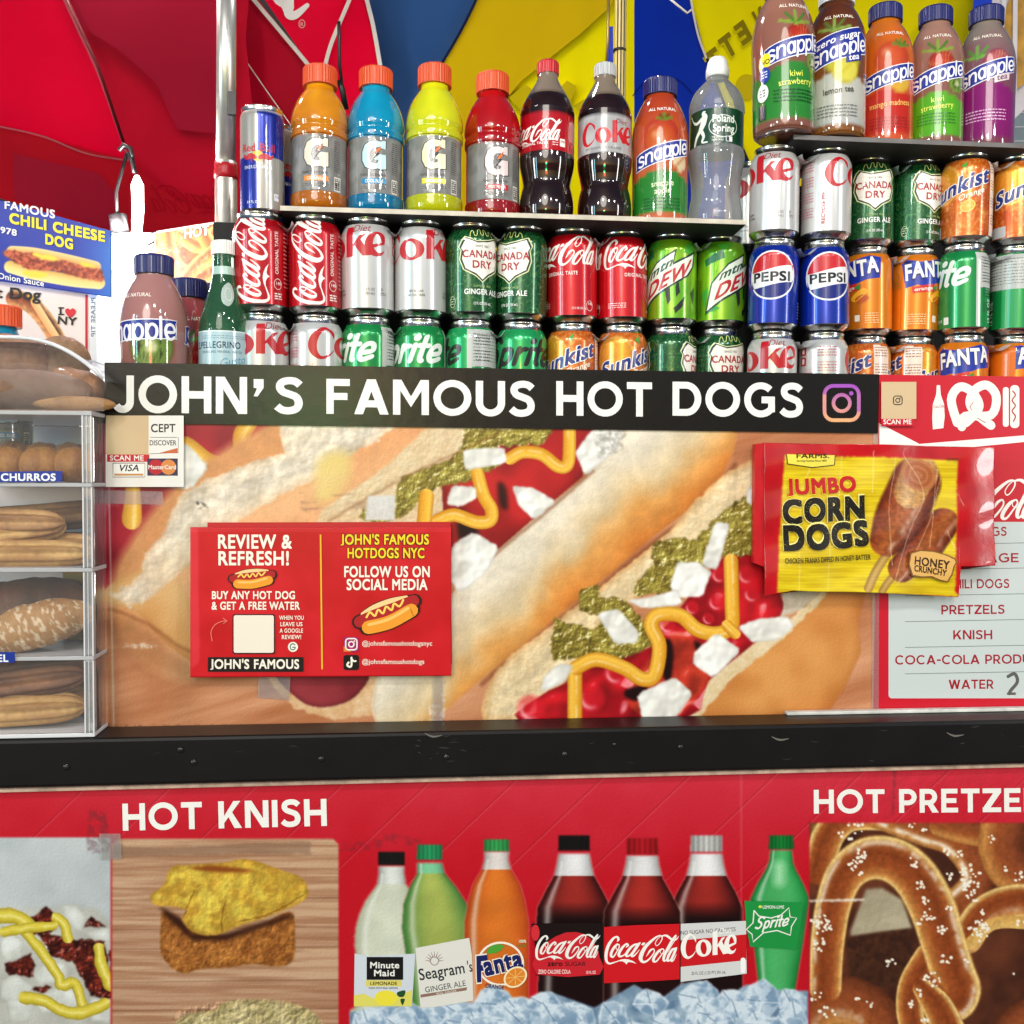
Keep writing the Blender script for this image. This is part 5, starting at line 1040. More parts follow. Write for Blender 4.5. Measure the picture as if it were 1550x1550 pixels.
def bottle(name, label, px, Y, z, prof, H, paintfn, labelfn, cap, deg=0, lean=LEAN, Rl=None, liqz=None, mat_=None, zr=None, cat='bottle', group=BG, neckcol='8a8078', extra=None, sideways=0):
    """prof in mm; cap = (r, z0, z1, colour)"""
    al, x = face(px, Y); t = thing(name, label, cat, (x, Y, z), group); t.rotation_euler = (lean, sideways, al+rad(deg))
    t.rotation_mode = 'ZYX' if False else 'XYZ'
    P_ = prof_smooth(prof, 7); P_ = [(r, zz) for r, zz in P_]; zs = [q[1] for q in P_]; Rm = max(r for r, _ in P_); R = Rl or Rm
    hp = pi*R*1000
    if mat_ is None:
        p = Paint(-hp, 0, hp, H, k=2); paintfn(p, R*1000); lathe('body', P_, M_LIQ, t, 128, rastcol(p, R, H/1000))
    else: lathe('body', P_, mat_, t, 96)
    if labelfn:
        a = Art(6e-5); a.z = 1.5e-4; labelfn(a); n = int(2*hp/3)+1
        a.mesh('label_print', lathefn(P_, R, H/1000), M_WRAP, t, cutx=[-hp+3*i for i in range(n+1)], cuty=[4*i for i in range(int(H/4))], clip=(-hp, 0, hp, H))
    if cap: capmesh('cap', cap[0]/1000, cap[1]/1000, cap[2]/1000, cap[3], t, ribs=cap[4] if len(cap) > 4 else 30)
    if extra: extra(t)
    return t
def onshelf(Y, zs, Yf): return zs-(Y-Yf)*tan(-LEAN)*1.0+.0004 if False else zs+(Y-Yf)*tan(LEAN)+.0006+.034*abs(sin(LEAN))
GP = [(0, .5), (28, 0), (33, 2), (35.6, 8), (36, 16), (36, 22), (34.6, 25), (34.6, 60), (34.6, 96), (36, 99), (36.4, 106), (35, 111), (36.4, 117), (36.2, 124), (34, 136), (29.5, 149), (23.5, 160), (19, 167), (17.6, 172), (17.6, 178)]
def gato(c1, c2, lab):
    H = 199
    def paint(p, R):
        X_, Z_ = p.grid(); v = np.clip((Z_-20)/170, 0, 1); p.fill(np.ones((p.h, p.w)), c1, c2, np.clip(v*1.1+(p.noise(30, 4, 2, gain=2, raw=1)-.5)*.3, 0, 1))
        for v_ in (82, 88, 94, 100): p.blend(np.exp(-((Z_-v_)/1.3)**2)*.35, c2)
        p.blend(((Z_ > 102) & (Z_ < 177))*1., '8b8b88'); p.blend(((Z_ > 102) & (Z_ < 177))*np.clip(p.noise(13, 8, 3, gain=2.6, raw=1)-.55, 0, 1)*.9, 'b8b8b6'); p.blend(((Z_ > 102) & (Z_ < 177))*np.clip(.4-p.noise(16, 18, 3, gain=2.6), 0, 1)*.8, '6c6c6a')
    def lb(a):
        for u in (0, -108, 108):
            a.T = lambda x, y, u=u: (u-14+x*.3, 107+y*.33)
            G = [(104, 0), (104, 34), (84, 30), (72, 28), (50, 30), (36, 44), (32, 66), (38, 88), (52, 94), (68, 90), (72, 80), (60, 78), (60, 56), (106, 56), (106, 112), (82, 116), (70, 112), (44, 118), (14, 106), (0, 80), (0, 46), (12, 18), (36, 4), (64, 2), (84, 6), (88, 0)]
            a.poly([(52+(x-52)*1.08, 58+(y-58)*1.06) for x, y in G], '3a3028'); a.up(); a.poly(G, lab[0]); a.up(); a.poly([(84, 22), (60, 34), (50, 56), (58, 58), (40, 92), (78, 52), (68, 50), (88, 34), (78, 34)], '1c1210'); a.up(); a.poly([(82, 25), (63, 36), (55, 54), (66, 50), (84, 34), (76, 34)], 'e0691c'); a.up(); a.T = None
            a.text('THIRST QUENCHER', u-17, 154, 3, '4a4440', w=34, off=.014); a.rect(u-14, 157, u+18, 164, lab[1]); a.up(); a.text(lab[2], u-10, 162.6, 4, 'eae2da', w=24, off=.02); fine(a, '5c5854', u-16, 167, u+18, 2, 1, 2.4)
            fine(a, '4c4844', u+26, 108, u+36, 16, 1, 2.7, 5); a.rect(u+26, 156, u+36, 175, 'd8d4cc'); a.up(); a.rect(u+27, 158, u+35, 173, '4c4844'); fine(a, 'e0dcd4', u+28, 159, u+34, 5, 1.4, 2.8)
    return paint, lb, H
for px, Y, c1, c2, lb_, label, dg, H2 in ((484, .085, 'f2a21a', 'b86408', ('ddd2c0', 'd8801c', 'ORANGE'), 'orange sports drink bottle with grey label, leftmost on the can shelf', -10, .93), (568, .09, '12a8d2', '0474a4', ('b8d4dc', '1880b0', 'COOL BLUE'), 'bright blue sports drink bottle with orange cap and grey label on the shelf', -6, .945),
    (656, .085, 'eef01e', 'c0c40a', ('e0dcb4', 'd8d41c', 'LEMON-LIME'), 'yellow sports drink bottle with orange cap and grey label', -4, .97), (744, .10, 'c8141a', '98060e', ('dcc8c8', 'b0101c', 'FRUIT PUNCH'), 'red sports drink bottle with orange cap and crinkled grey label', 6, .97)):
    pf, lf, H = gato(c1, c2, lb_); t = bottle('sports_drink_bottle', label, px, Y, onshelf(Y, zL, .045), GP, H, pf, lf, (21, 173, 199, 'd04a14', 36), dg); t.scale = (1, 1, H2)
# cola bottles
CP = [(0, 1), (24, 0), (31, 2), (34.5, 12), (35.2, 26), (33.2, 40), (30.8, 50), (32, 60), (35, 74), (35.8, 86), (35.4, 90), (35.4, 138), (35, 145), (31.5, 157), (25, 169), (18, 181), (14, 189), (13.2, 194), (13.2, 198)]
def cola(kind):
    def paint(p, R):
        X_, Z_ = p.grid(); p.fill(np.ones((p.h, p.w)), '1c0c0a', '2c1410', p.noise(20, 4, 2)); p.blend(np.clip((46-Z_)/3, 0, 1), '8c7c6c'); p.blend(np.exp(-((Z_-46)/1.5)**2)*.6, 'c8b89c')
        c = 'bf0f1c' if kind == 'red' else 'b9b9bb'; p.blend(((Z_ > 78) & (Z_ < 126))*1., c)
        if kind != 'red': p.blend(((Z_ > 78) & (Z_ < 126))*np.clip(p.noise(10, 8, 3, gain=2.4, raw=1)-.6, 0, 1), 'f0f0f0')
    def lb(a):
        for u in (0,):
            if kind == 'red':
                coca(a, lambda x, y: (-58+x*.056, 84+(y-150)*.05), 'efe9e4'); a.text('ORIGINAL TASTE', -34, 118, 3, 'efe9e4', w=40, off=.02); a.rrect(22, 110, 30, 120, 1, 'efe9e4'); a.up(); a.text('240', 22.8, 115, 3, 'b0101c', off=.02); fine(a, 'f0c8c8', 12, 112, 20, 3, 1.2, 3); a.ring(44, 100, 8, 16, .4, 'efc8c8', 16); fine(a, 'efd8d4', 38, 86, 54, 8, 1.2, 3.2)
            else: cokeword(a, lambda x, y: ((x-350)*.125, 84+(y-166)*.13), 'c01420'); a.text('Diet', 12, 88, 6, '8c2028', w=18, off=.004, shear=.35); a.text('NO SUGAR NO CALORIES', -28, 121, 2.6, '5c5858', w=50)
    return paint, lb
for kind, px, label, cc, dg in (('red', 824, 'cola bottle with red label and red cap, between sports drink and diet bottle', 'b81420', -8), ('diet', 911, 'cola bottle with silver diet label and grey cap beside the striped pole', 'aeb0b2', 2)):
    pf, lf = cola(kind); bottle('cola_bottle', label, px, .10, onshelf(.10, zL, .045), CP, 212, pf, lf, (14, 196, 213, cc, 24), dg)
SNP = [(0, 1), (27, 0), (32.5, 2), (34.6, 9), (34.8, 50), (35.2, 80), (35.8, 104), (34.8, 120), (31.5, 135), (26, 149), (21, 158), (18.6, 163), (18.6, 170)]
def snap(c):
    """c: liquid, label base, fruit list, plate colours and words"""
    H = 187
    def paint(p, R):
        X_, Z_ = p.grid(); p.fill(np.ones((p.h, p.w)), c['liq'], c.get('liq2', c['liq']), np.clip((Z_-20)/130+(p.noise(30, 4, 2)-.5)*.4, 0, 1)); p.blend(np.clip((24-Z_)/2, 0, 1)*.9, '38322e')
        wav = c.get('top', 118)-6*np.cos(X_/16); p.blend(np.clip((Z_-wav)/2, 0, 1)*(Z_ < 176), c['base'])
        if 'low' in c: p.blend(np.clip((Z_-150)/30, 0, 1)*.5*(Z_ < 176), c['low'])
        for u in (-110, 0, 110):
            for f in c['fruit']:
                kind, fx, fy, fr, f1, f2 = f; D, S, A = p.path([(fx+u, fy), (fx+u+.1, fy)], fr, smooth=0); m = np.clip((1-D)*6, 0, 1)
                if not m.any(): continue
                dx = (X_-fx-u)/fr; dy = (Z_-fy)/fr
                if kind == 'kiwi':
                    p.blend(m, '6a5226'); m2 = np.clip((.9-D)*8, 0, 1); an = np.arctan2(dy, dx); p.blend(m2, f1); p.blend(m2*np.clip(np.sin(an*24)*2, 0, 1)*np.clip(1-np.abs(D-.48)*5, 0, 1), '241a0c'); p.blend(np.clip((.28-D)*10, 0, 1), f2)
                elif kind == 'berry':
                    p.fill(m, f1, f2, np.clip(D**2, 0, 1)); p.blend(m*np.clip(np.sin(X_*2.6)*np.sin(Z_*2.6+X_)*3-1.6, 0, 1)*.8, 'f0d078')
                elif kind == 'leaf':
                    for k in range(5): D2, _, _ = p.path([(fx+u, fy), (fx+u+fr*cos(-2.9+k*.65), fy+fr*sin(-2.9+k*.65)*.8)], 2.2, smooth=0); p.blend(np.clip((1-D2)*3, 0, 1), f1 if k % 2 else f2)
                elif kind == 'slice': p.blend(m, f2); p.blend(np.clip((.85-D)*9, 0, 1), f1); p.blend(np.clip((.85-D)*9, 0, 1)*np.exp(-((dx+dy)*7)**2)*.6, f2)
                else: p.fill(m, f1, f2, np.clip(D**2*.9+dx*.3, 0, 1)); D3, _, _ = p.path([(fx+u-fr*.35, fy-fr*.35), (fx+u-fr*.3, fy-fr*.3)], fr*.3, smooth=0); p.blend(np.clip(1-D3, 0, 1)*.5, 'ffe8d8')
    def lb(a):
        for u in (-110, 0, 110):
            kx = .118*c.get('sc', 1.08); ang = c.get('ang', -.28); wy = c.get('wy', 96)
            T = lambda x, y, u=u: (u+x, wy+y+x*ang+abs(x)*0)
            a.T = T; pc = '1b2a86'
            W2 = 32*c.get('sc', 1.08)
            for gr, cl in ((2.6, 'eceaf0'), (1.6, pc)):
                if c.get('zero'): a.poly([(-W2-gr, -20-gr), (W2-gr-6, -20-gr), (W2+gr, -8), (W2+gr, 9+gr), (-W2-gr, 9+gr)], cl)
                else: a.poly([(-W2-gr, -6), (-W2+4, -8-gr), (W2-4, -8-gr), (W2+gr, -6), (W2+gr, 7), (W2-4, 8+gr), (-W2+2, 8+gr), (-W2-gr, 6)], cl, 3)
                a.up()
            snapple_word(a, lambda x, y: (-30*c.get('sc', 1.08)+x*kx, -5.5+y*kx*.98), 'eceaf0', 19)
            if c.get('zero'): a.text('zero sugar', -27, -10.5, 8, 'eceaf0', w=54, off=.02, shear=.1)
            if c.get('tea'): a.poly([(8, 9), (28, 9), (28, 18), (8, 18)], pc if c.get('zero') else 'd8c8cc'); a.up(); a.text('tea', 11, 16, 7, 'eceaf0' if c.get('zero') else '6a3a5a', w=14, off=.02)
            a.T = None
            for i, w_ in enumerate(c['words']): a.text(w_, u, c.get('ty', 130)+i*9, 7, c['wc'], w=len(w_)*4.1, off=.012, align='c', rot=-.08)
            for i in range(4): fine(a, c.get('fc', '0c4a1c'), u-26, c.get('ty', 130)+14+i*4, u+24, 1, 1.4, 3, i+3)
            a.text('ALL NATURAL', u, 50, 4, 'f2e8dc', w=40, off=.02, align='c')
            if c.get('badge'): a.poly([(u-44, 104), (u-32, 100), (u-30, 114), (u-44, 118)], 'e8d820', 2); a.up(); a.text('NO', u-42, 112, 5, '1c1c10', off=.02); a.ell(u-37, 124, 7, 9, '1b3a9a'); a.up(); fine(a, 'dfe6f4', u-41, 120, u-33, 3, 1.2, 3); a.ell(u-40, 144, 8, 10, 'e6eae4'); a.up(); fine(a, '2a3a4a', u-44, 140, u-36, 3, 1.6, 3.2); a.rect(u-46, 158, u-36, 174, '1c2a34')
    return paint, lb, H
KIWI = dict(liq='a4705e', liq2='8c5648', base='2f8a30', fruit=[('berry', 4, 84, 17, 'c8341c', '8c1a10'), ('leaf', 0, 70, 20, '4c7c26', '8aa83c'), ('kiwi', 26, 110, 14, '7aa038', 'd8dca8')], words=('kiwi', 'strawberry'), wc='d8e45c', ty=130, badge=1)
def sn(label, px, Y, z, c, dg=0, H2=1, cap='141a5c', nm='juice_bottle', lean=LEAN, side=0):
    pf, lf, H = snap(c); t = bottle(nm, label, px, Y, z, SNP, H, pf, lf, (20.6, 165, 186, cap, 40), dg, lean=lean, sideways=side); t.scale = (H2, H2, H2); return t
A_ = dict(liq='b8401c', liq2='d8683c', base='2c8a30', top=128, fruit=[('ball', -2, 84, 27, 'd8502c', 'a83018'), ('ball', -2, 88, 22, 'd8641c', 'c04018'), ('leaf', 2, 62, 10, '7a4a1c', '6a8a24'), ('slice', 24, 112, 15, 'efdcb0', 'c4481c')], words=('snapple', 'apple'), wc='d8ecb8', ty=144, wy=103)
sn('apple juice bottle with green base and dark blue cap, beside the water bottle', 994, .10, onshelf(.10, zL, .045), A_, 6, 1.05)
YB = .075; zb = onshelf(YB, zR, .028)
sn('tall kiwi strawberry juice bottle with yellow badge, first on the upper shelf', 1178, .045, onshelf(.045, zR, .028), KIWI, 24, 1.10)
sn('lemon tea bottle with white cap and zero sugar plate', 1255, .055, onshelf(.055, zR, .028), dict(liq='5c2a10', liq2='8a5424', base='c8c8c0', low='b0b4b4', top=120, fruit=[('ball', 4, 96, 26, 'd8cc3c', 'a8a020'), ('leaf', -6, 66, 20, '5c7a2c', '8aa848'), ('slice', 8, 112, 18, 'e4d850', 'c8b820')], words=('lemon tea',), wc='3c3c30', fc='6c6c6c', ty=140, zero=1, tea=1, wy=90), 6, 1.07, 'c8cad0')
sn('mango juice bottle with orange red base and dark blue cap', 1329, YB, zb, dict(liq='d8741c', liq2='d8541c', base='cc2a14', top=124, fruit=[('ball', 2, 82, 24, 'd85a2c', 'c03c1c'), ('leaf', 14, 66, 12, '5c7a24', '6a8a2c'), ('slice', 12, 110, 17, 'e8b83c', 'd89a2c')], words=('mango madness',), wc='f0b45c', fc='8c140c', ty=142, wy=104), 12, 1.02)
sn('kiwi strawberry juice bottle with bright green base', 1403, YB, zb, dict(KIWI, liq='b08474', base='5cb41c', badge=0, ty=134, wy=100, top=126, fc='1c6a1c'), 6, 1.02)
sn('raspberry tea bottle with purple base and barcode, last on the upper shelf', 1478, YB, zb, dict(liq='94887c', liq2='7c3450', base='8c1470', low='7c0c5c', top=112, fruit=[('leaf', -12, 76, 20, '5c9a3c', '7ab44c'), ('berry', 12, 84, 19, 'c8606c', '8c2848')], words=(), wc='f0c0e0', fc='d8a0cc', ty=128, wy=94, tea=1), 4, 1.04)
# drinking water bottle
M_WATER = clear_mat('clear_water', tint=(.95, .97, .97), gloss=.36, rough=.05, milk=.16)
WP = [(0, 1), (28, 0), (33.5, 3), (35.6, 12), (34.4, 24), (31.8, 40), (31.8, 52), (33, 64), (35.8, 80), (36.8, 88), (36.4, 94), (35.2, 98), (35.2, 142), (36.2, 147), (35.4, 158), (30, 171), (21.5, 181), (15, 188), (13.4, 192), (13.4, 196)]
def wlab(a):
    a.rect(-111, 74, 111, 118, '123f2a'); a.up()
    a.up(); a.text('Poland', -2, 92, 9, 'e6ebe4', w=30, off=.026); a.text('Spring', -1, 104, 9, 'e6ebe4', w=29, off=.026); a.ring(13, 97, 19, 13.5, .9, 'e6ebe4', 28)
    a.text('THE OFFICIAL', -2, 112, 2.2, 'dfe6dc', w=15, off=.012); a.text('WATER OF MLB', -2, 115.4, 2.2, 'dfe6dc', w=15, off=.012); a.rect(16, 109.5, 25, 116, 'e6ebe4'); a.up(); a.rect(16.6, 110, 20.5, 115.5, '1c2a4a'); a.ell(-13, 80, 3.2, 3.4, 'e0e6de')
    for g in ([(-12, 84, 8), (-14, 92, 8), (-18, 100, 6)], [(-18, 100, 5), (-24, 108, 4), (-27, 117, 3)], [(-17, 100, 5), (-13, 108, 4), (-15, 115, 2.5), (-8, 116, 2)], [(-16, 86, 4), (-24, 90, 3.4), (-31, 86, 2)]): a.stroke(g, 4, 'e0e6de')
    a.stroke([(-28, 90), (-36, 78)], 1.4, 'e0e6de'); a.up(); a.stroke([(-11, 79), (-9, 79.4)], 1.4, '123f2a')
def wcap(t):
    lathe('cap', [(r/1000, z/1000) for r, z in ((13.6, 192), (15.2, 193), (15.2, 202), (14.2, 205), (13, 212), (10, 217), (0, 218))], mat('cap_white', 'e9ebe8', rough=.35), t, 40)
bottle('water_bottle', 'clear water bottle with dark green label and white sports cap', 1077, .095, onshelf(.095, zL, .045), WP, 216, None, wlab, None, -6, Rl=.0353, mat_=M_WATER, extra=wcap).scale = (1, 1, 1.04)
# slim energy drink cans
def slim(label, px, Y, z, dg):
    al, x = face(px, Y); t = thing('energy_drink_can', label, 'can', (x, Y, z), 'slim energy drink cans'); t.scale = (1, 1, .95); t.rotation_euler.z = al+rad(dg)
    p = Paint(-84, 0, 84, 135, k=2); X_, Z_ = p.grid(); p.fill(np.ones((p.h, p.w)), 'a8a49c'); q = ((X_/84+1)*4).astype(int); u_ = (X_+84) % 84-42
    p.blend((((u_+ (Z_-66)*.1) < 0) ^ (Z_ > 66))*1., '16268c')
    p.blend((Z_ < 9)*.8, 'c8c4bc')
    a = Art(6e-5); a.z = 1.2e-4
    for u in (-42, 42, 0, 84, -84):
        if u in (42, -42): continue
        a.ell(u, 66, 7, 7, 'e0b428'); a.up(); a.text('Red Bull', u, 60, 9.5, 'b81c28', w=44, off=.028, align='c')
        for s_ in (-1, 1): a.stroke([(u+s_*3, 68, 5), (u+s_*9, 66, 7), (u+s_*15, 68, 5), (u+s_*19, 64, 2)], 4, 'b81c28'); a.stroke([(u+s_*8, 70, 2), (u+s_*7, 74, 1)], 2, 'b81c28')
        a.text('ENERGY DRINK', u, 82, 4, 'd8d8e0', w=36, off=.01, align='c', track=.08); a.rrect(u+20, 112, u+27, 121, 1, 'dfe2e8'); a.up(); a.text('110', u+20.6, 117, 3, '16268c'); a.text('8.4 FL OZ', u-14, 126, 3.4, 'dfe2e8', w=16)
    R = .0266; pr = [(26.6, 3), (26.6, 60), (26.6, 122), (26, 126), (25, 128)]; pp = [(26.6/1000, z_/1000) for z_ in np.linspace(3, 122, 60)]+[(26.2/1000, .1245), (25.4/1000, .127), (24.8/1000, .1285)]
    lathe('body', pp, M_CAN, t, 128, rastcol(p, R, .135)); a.mesh('label_print', lathefn(pp, R, .135), M_CANINK, t, cutx=[-84+3*i for i in range(57)], clip=(-84, 6, 84, 131))
    lathe('lid', [(r/1000, z_/1000) for r, z_ in ((24.8, 128.4), (24.2, 131), (25.2, 133.4), (25.1, 134.6), (24.2, 135), (23, 131.5), (0, 131.6))], M_ALU, t, 48); lathe('base', [(r/1000, z_/1000) for r, z_ in ((0, 5), (18, 3), (21, 0), (22.5, .2), (25, 1.8), (26.6, 3.1))], M_ALU, t, 48)
YC = YL(396); slim('slim blue and silver energy drink can standing on the first red cola can', 399, YC, z1+.1225, -12)
slim('slim silver can half hidden behind the front energy drink can', 418, YC+.062, z1+.1225, 60)
boxobj('can_riser', (P(340, 320, .2).x+.002, YC+.036, z1), (P(410, 320, .2).x, YC+.09, z1+.122), M_BACK, cart)
# bottles at the left end of the tray
zt = z0
sn('kiwi juice bottle with dark blue cap, nearest the lamp on the banner end', 236, .05, P(236, 388, .05).z-1.1*.186, dict(liq='b88480', liq2='a86c64', base='3f8a34', fruit=[('kiwi', 20, 104, 27, '77983c', 'd8dca8')], words=(), wc='d8e45c', ty=170, wy=86, ang=-.04, top=150, sc=1.4), -38, 1.1, lean=0)
sn('strawberry juice bottle half hidden behind the kiwi bottle', 287, .13, P(287, 424, .13).z-1.15*.186, dict(liq='b85858', liq2='a83848', base='3c1a4c', fruit=[('berry', -10, 96, 25, 'c81c24', '9c0c14'), ('leaf', -16, 74, 18, '4c7c26', '6c9a3c')], words=(), wc='d8e45c', ty=160, wy=128, top=150), 18, 1.15, lean=0)
sn('small juice bottle whose dark blue cap shows beside the green mineral water bottle', 322, .18, P(322, 432, .18).z-1.12*.186, dict(liq='b85858', base='3c1a4c', fruit=[], words=(), wc='d8e45c', ty=160, wy=128), 0, 1.12, lean=0)
M_GLASS = mat('green_glass', '5fae7c', rough=.04, trans=.85, ior=1.3, coat=.5)
def plab(a):
    a.rect(-60, 112, 60, 170, 'a8c4cc'); a.up(); a.rect(-60, 112, 60, 113.4, 'dfe9ea'); a.text('S.PELLEGRINO', -44, 133, 7.5, '1c3a54', w=60, off=.02); a.text('SPARKLING MINERAL WATER', -34, 139, 2.8, '4a6a7c', w=52); a.text('Gusto', -10, 156, 9, '5c9ab4', w=34, off=.01, shear=.3, rot=-.2); fine(a, '7a9aa8', -34, 118, 30, 2, 1, 2.6)
    a.poly([(-8, 60), (6, 52), (14, 60), (12, 72), (2, 82), (-8, 76)], 'a9b8b0', 3); a.up(); a.ring(3, 67, 6, 8, .7, 'dfe6e2', 20); a.rect(-42, 32, 42, 42, 'a8c4b8')
PGP = [(0, 1), (26, 0), (30, 3), (30.5, 10), (30.5, 100), (30, 116), (27.5, 132), (22, 150), (16.5, 168), (13.6, 186), (12.8, 200), (12.8, 214)]
bottle('mineral_water_bottle', 'green glass mineral water bottle with pale blue label and white cap', 341, .06, P(341, 366, .06).z-.222, PGP, 222, None, plab, (14.6, 205, 222, 'dcdcd8', 30), 8, lean=0, Rl=.0305, mat_=M_GLASS)
# ---------------------------------------------------------------- umbrellas, poles, lamp
WT = []
_thing = thing
def thing(*a_, **k_):
    o = _thing(*a_, **k_); WT.append(o); return o
M_RED = mat('red_canvas', 'e0002e', rough=.45, spec=.3, noise=(3, .12), bump=(6, .3)); M_RED2 = mat('red_canvas_shade', 'a0102c', rough=.45, noise=(3, .1), bump=(6, .3))
M_SEAM = mat('white_seam', 'd8cfc6', rough=.6); M_YEL = mat('yellow_canvas', 'f6e400', rough=.45, spec=.3, noise=(3, .08), bump=(5, .2)); M_YEL2 = mat('yellow_canvas_shade', 'd4b008', rough=.5, spec=.3, noise=(3, .1))
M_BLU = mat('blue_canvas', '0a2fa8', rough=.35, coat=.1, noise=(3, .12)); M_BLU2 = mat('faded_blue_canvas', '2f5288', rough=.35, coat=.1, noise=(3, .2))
def pan(name, pts, m, par, th=.002): return quadslab(name, [P(*q) for q in pts], th, m, par)
def rib(name, pts, r, m, par, seg=8):
    bm = bmesh.new(); tube(bm, [P(*q) for q in pts], r, seg); return obj(name, bm, m, par)
def bandstrip(name, a, b, w, m, par):
    A, B = P(*a), P(*b); d = (B-A).normalized(); n = (CAM-(A+B)/2).normalized(); s = d.cross(n).normalized()*w/2
    return quadslab(name, [A-s, A+s, B+s, B-s], .0015, m, par)
def yred(x, y): return .60+.00125*(y+60)+.00018*(x-200)+.004*sin(x/46+y/120)+.003*sin(y/37-x/90)
def yyel(x, y): return .80+.00115*(y+60)+.004*sin(x/60+y/150)+.002*sin(y/50)
def cloth(name, pts, df, off, m, par, sm=1):
    """canvas that sags and folds softly: one curved sheet"""
    a = Art(); a.poly(pts, 'ffffff'); xs = [p[0] for p in pts]; ys = [p[1] for p in pts]
    o = a.mesh(name, lambda x, y, z: P(x, y, df(x, y)+off), m, par, cutx=np.arange(min(xs), max(xs), 14), cuty=np.arange(min(ys), max(ys), 14), smooth=True)
    return o
def ribbon(name, pts, w, df, off, m, par):
    q = catmull(pts, 8); a = Art(); a.stroke([tuple(p) for p in q], w, 'ffffff', smooth=0, cap=False); return a.mesh(name, lambda x, y, z: P(x, y, df(x, y)+off), m, par, smooth=True)
ru = thing('red_umbrella', 'red vendor umbrella with white seams spread over the left end of the cart', 'umbrella', P(343, 700, .32))
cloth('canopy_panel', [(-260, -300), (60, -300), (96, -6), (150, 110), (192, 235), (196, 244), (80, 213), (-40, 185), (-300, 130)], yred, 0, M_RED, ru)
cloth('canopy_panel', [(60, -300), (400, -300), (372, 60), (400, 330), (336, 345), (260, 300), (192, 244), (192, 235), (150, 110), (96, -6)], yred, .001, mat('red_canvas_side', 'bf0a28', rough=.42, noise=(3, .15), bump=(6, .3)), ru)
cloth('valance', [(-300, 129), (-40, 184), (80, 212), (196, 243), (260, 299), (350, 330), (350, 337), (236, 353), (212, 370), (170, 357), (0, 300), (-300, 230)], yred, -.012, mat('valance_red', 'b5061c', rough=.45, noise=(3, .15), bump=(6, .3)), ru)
cloth('canopy_shade', [(75, -60), (345, -60), (345, 60), (326, 202), (268, 196), (252, 160), (236, 125), (180, 75), (118, 38)], yred, -.02, M_RED2, ru)  # darker red sheet: the shadow on the canopy put into colour
cloth('canopy_shade', [(20, 232), (150, 262), (180, 300), (178, 350), (20, 300)], yred, -.0135, M_RED2, ru)  # shade on the valance, laid on in the same darker red
ribbon('seam', [(95, -5), (118, 45), (150, 115), (192, 234)], 3.2, yred, -.022, mat('red_seam', 'a85058', rough=.6), ru); ribbon('seam', [(-20, 188), (60, 205), (130, 232), (195, 243)], 2.6, yred, -.014, MATS['red_seam'], ru)
ribbon('piping', [(234, 352), (270, 350), (336, 334)], 3, yred, -.014, M_SEAM, ru)
rib('rib', [(99, -6, .58), (150, 104, .68), (190, 224, .80)], .0032, mat('dark_rib', '5a1018', rough=.4), ru)
a = Art(); coca(a, lambda x, y: (350-x*.085, 262+y*.075+(350-x*.1)*.02), 'a3081b')
a.mesh('show_through_lettering', lambda x, y, z: P(x, y, yred(x, y)-.0125-z), M_DECAL, ru, clip=(226, 262, 335, 335))
r2 = thing('red_umbrella', 'red umbrella section with white piping and part of a white script logo', 'umbrella', P(420, 60, .9))
f2 = lambda x, y: .76+.0011*(y+60)+.006*sin(x/30+y/70)+.003*sin(y/40+x/80)
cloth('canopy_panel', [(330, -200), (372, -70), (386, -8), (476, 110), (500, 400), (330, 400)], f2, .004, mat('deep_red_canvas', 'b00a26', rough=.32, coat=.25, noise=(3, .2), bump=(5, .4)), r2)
cloth('canopy_panel', [(360, -60), (540, -60), (486, 112), (478, 112)], f2, 0, M_RED, r2)
cloth('canopy_panel', [(538, -60), (548, -60), (562, 20), (579, 112), (600, 400), (490, 400), (484, 112)], f2, .002, M_RED, r2)
ribbon('piping', [(366, -22), (420, 42), (478, 112)], 6.2, f2, -.004, M_SEAM, r2); ribbon('piping', [(534, -12), (517, 28), (500, 70), (489, 112)], 6, f2, -.004, M_SEAM, r2); ribbon('piping', [(552, -12), (565, 40), (577, 108)], 6.4, f2, -.004, M_SEAM, r2); ribbon('piping', [(356, 68), (395, 125), (442, 192)], 1.6, f2, -.004, M_SEAM, r2)
rib('rib', [(513, 32, .74), (514, 100, .78), (522, 160, .80)], .0032, mat('black_metal', '141214', rough=.35, metal=.3), r2); rib('rib_joint', [(513, 122, .78), (518, 135, .78), (524, 166, .79)], .0056, MATS['black_metal'], r2)
a = Art(); a.stroke([(412, -10, 10), (434, 10, 14), (438, 22, 14), (448, 22, 12), (465, 8, 7)], 10, 'e6e0da'); a.stroke([(436, -20, 16), (436, 12, 18)], 12, 'e6e0da'); a.stroke([(405, -20, 6), (425, 4, 12), (440, -12, 10)], 10, 'e6e0da'); a.ring(457, 36, 4.5, 6, 1, 'd8b8b8', 18); a.text('R', 454.6, 39, 5, 'd8b8b8', off=.01)
a.mesh('lettering', lambda x, y, z: P(x, y, f2(x, y)-.0015-z), M_DECAL, r2, cutx=range(400, 470, 10), cuty=range(-40, 50, 10))
yu = thing('yellow_umbrella', 'yellow and blue vendor umbrella behind the bottles, with mirrored lettering on its right side', 'umbrella', P(938, 700, .5))
cloth('blue_panel', [(540, -80), (730, -80), (722, 0), (668, 100), (628, 400), (575, 400), (575, 108), (560, 20)], yyel, .004, M_BLU2, yu)
cloth('yellow_panel', [(728, -60), (960, -60), (960, 400), (626, 400), (664, 102), (722, 0)], yyel, 0, M_YEL, yu)
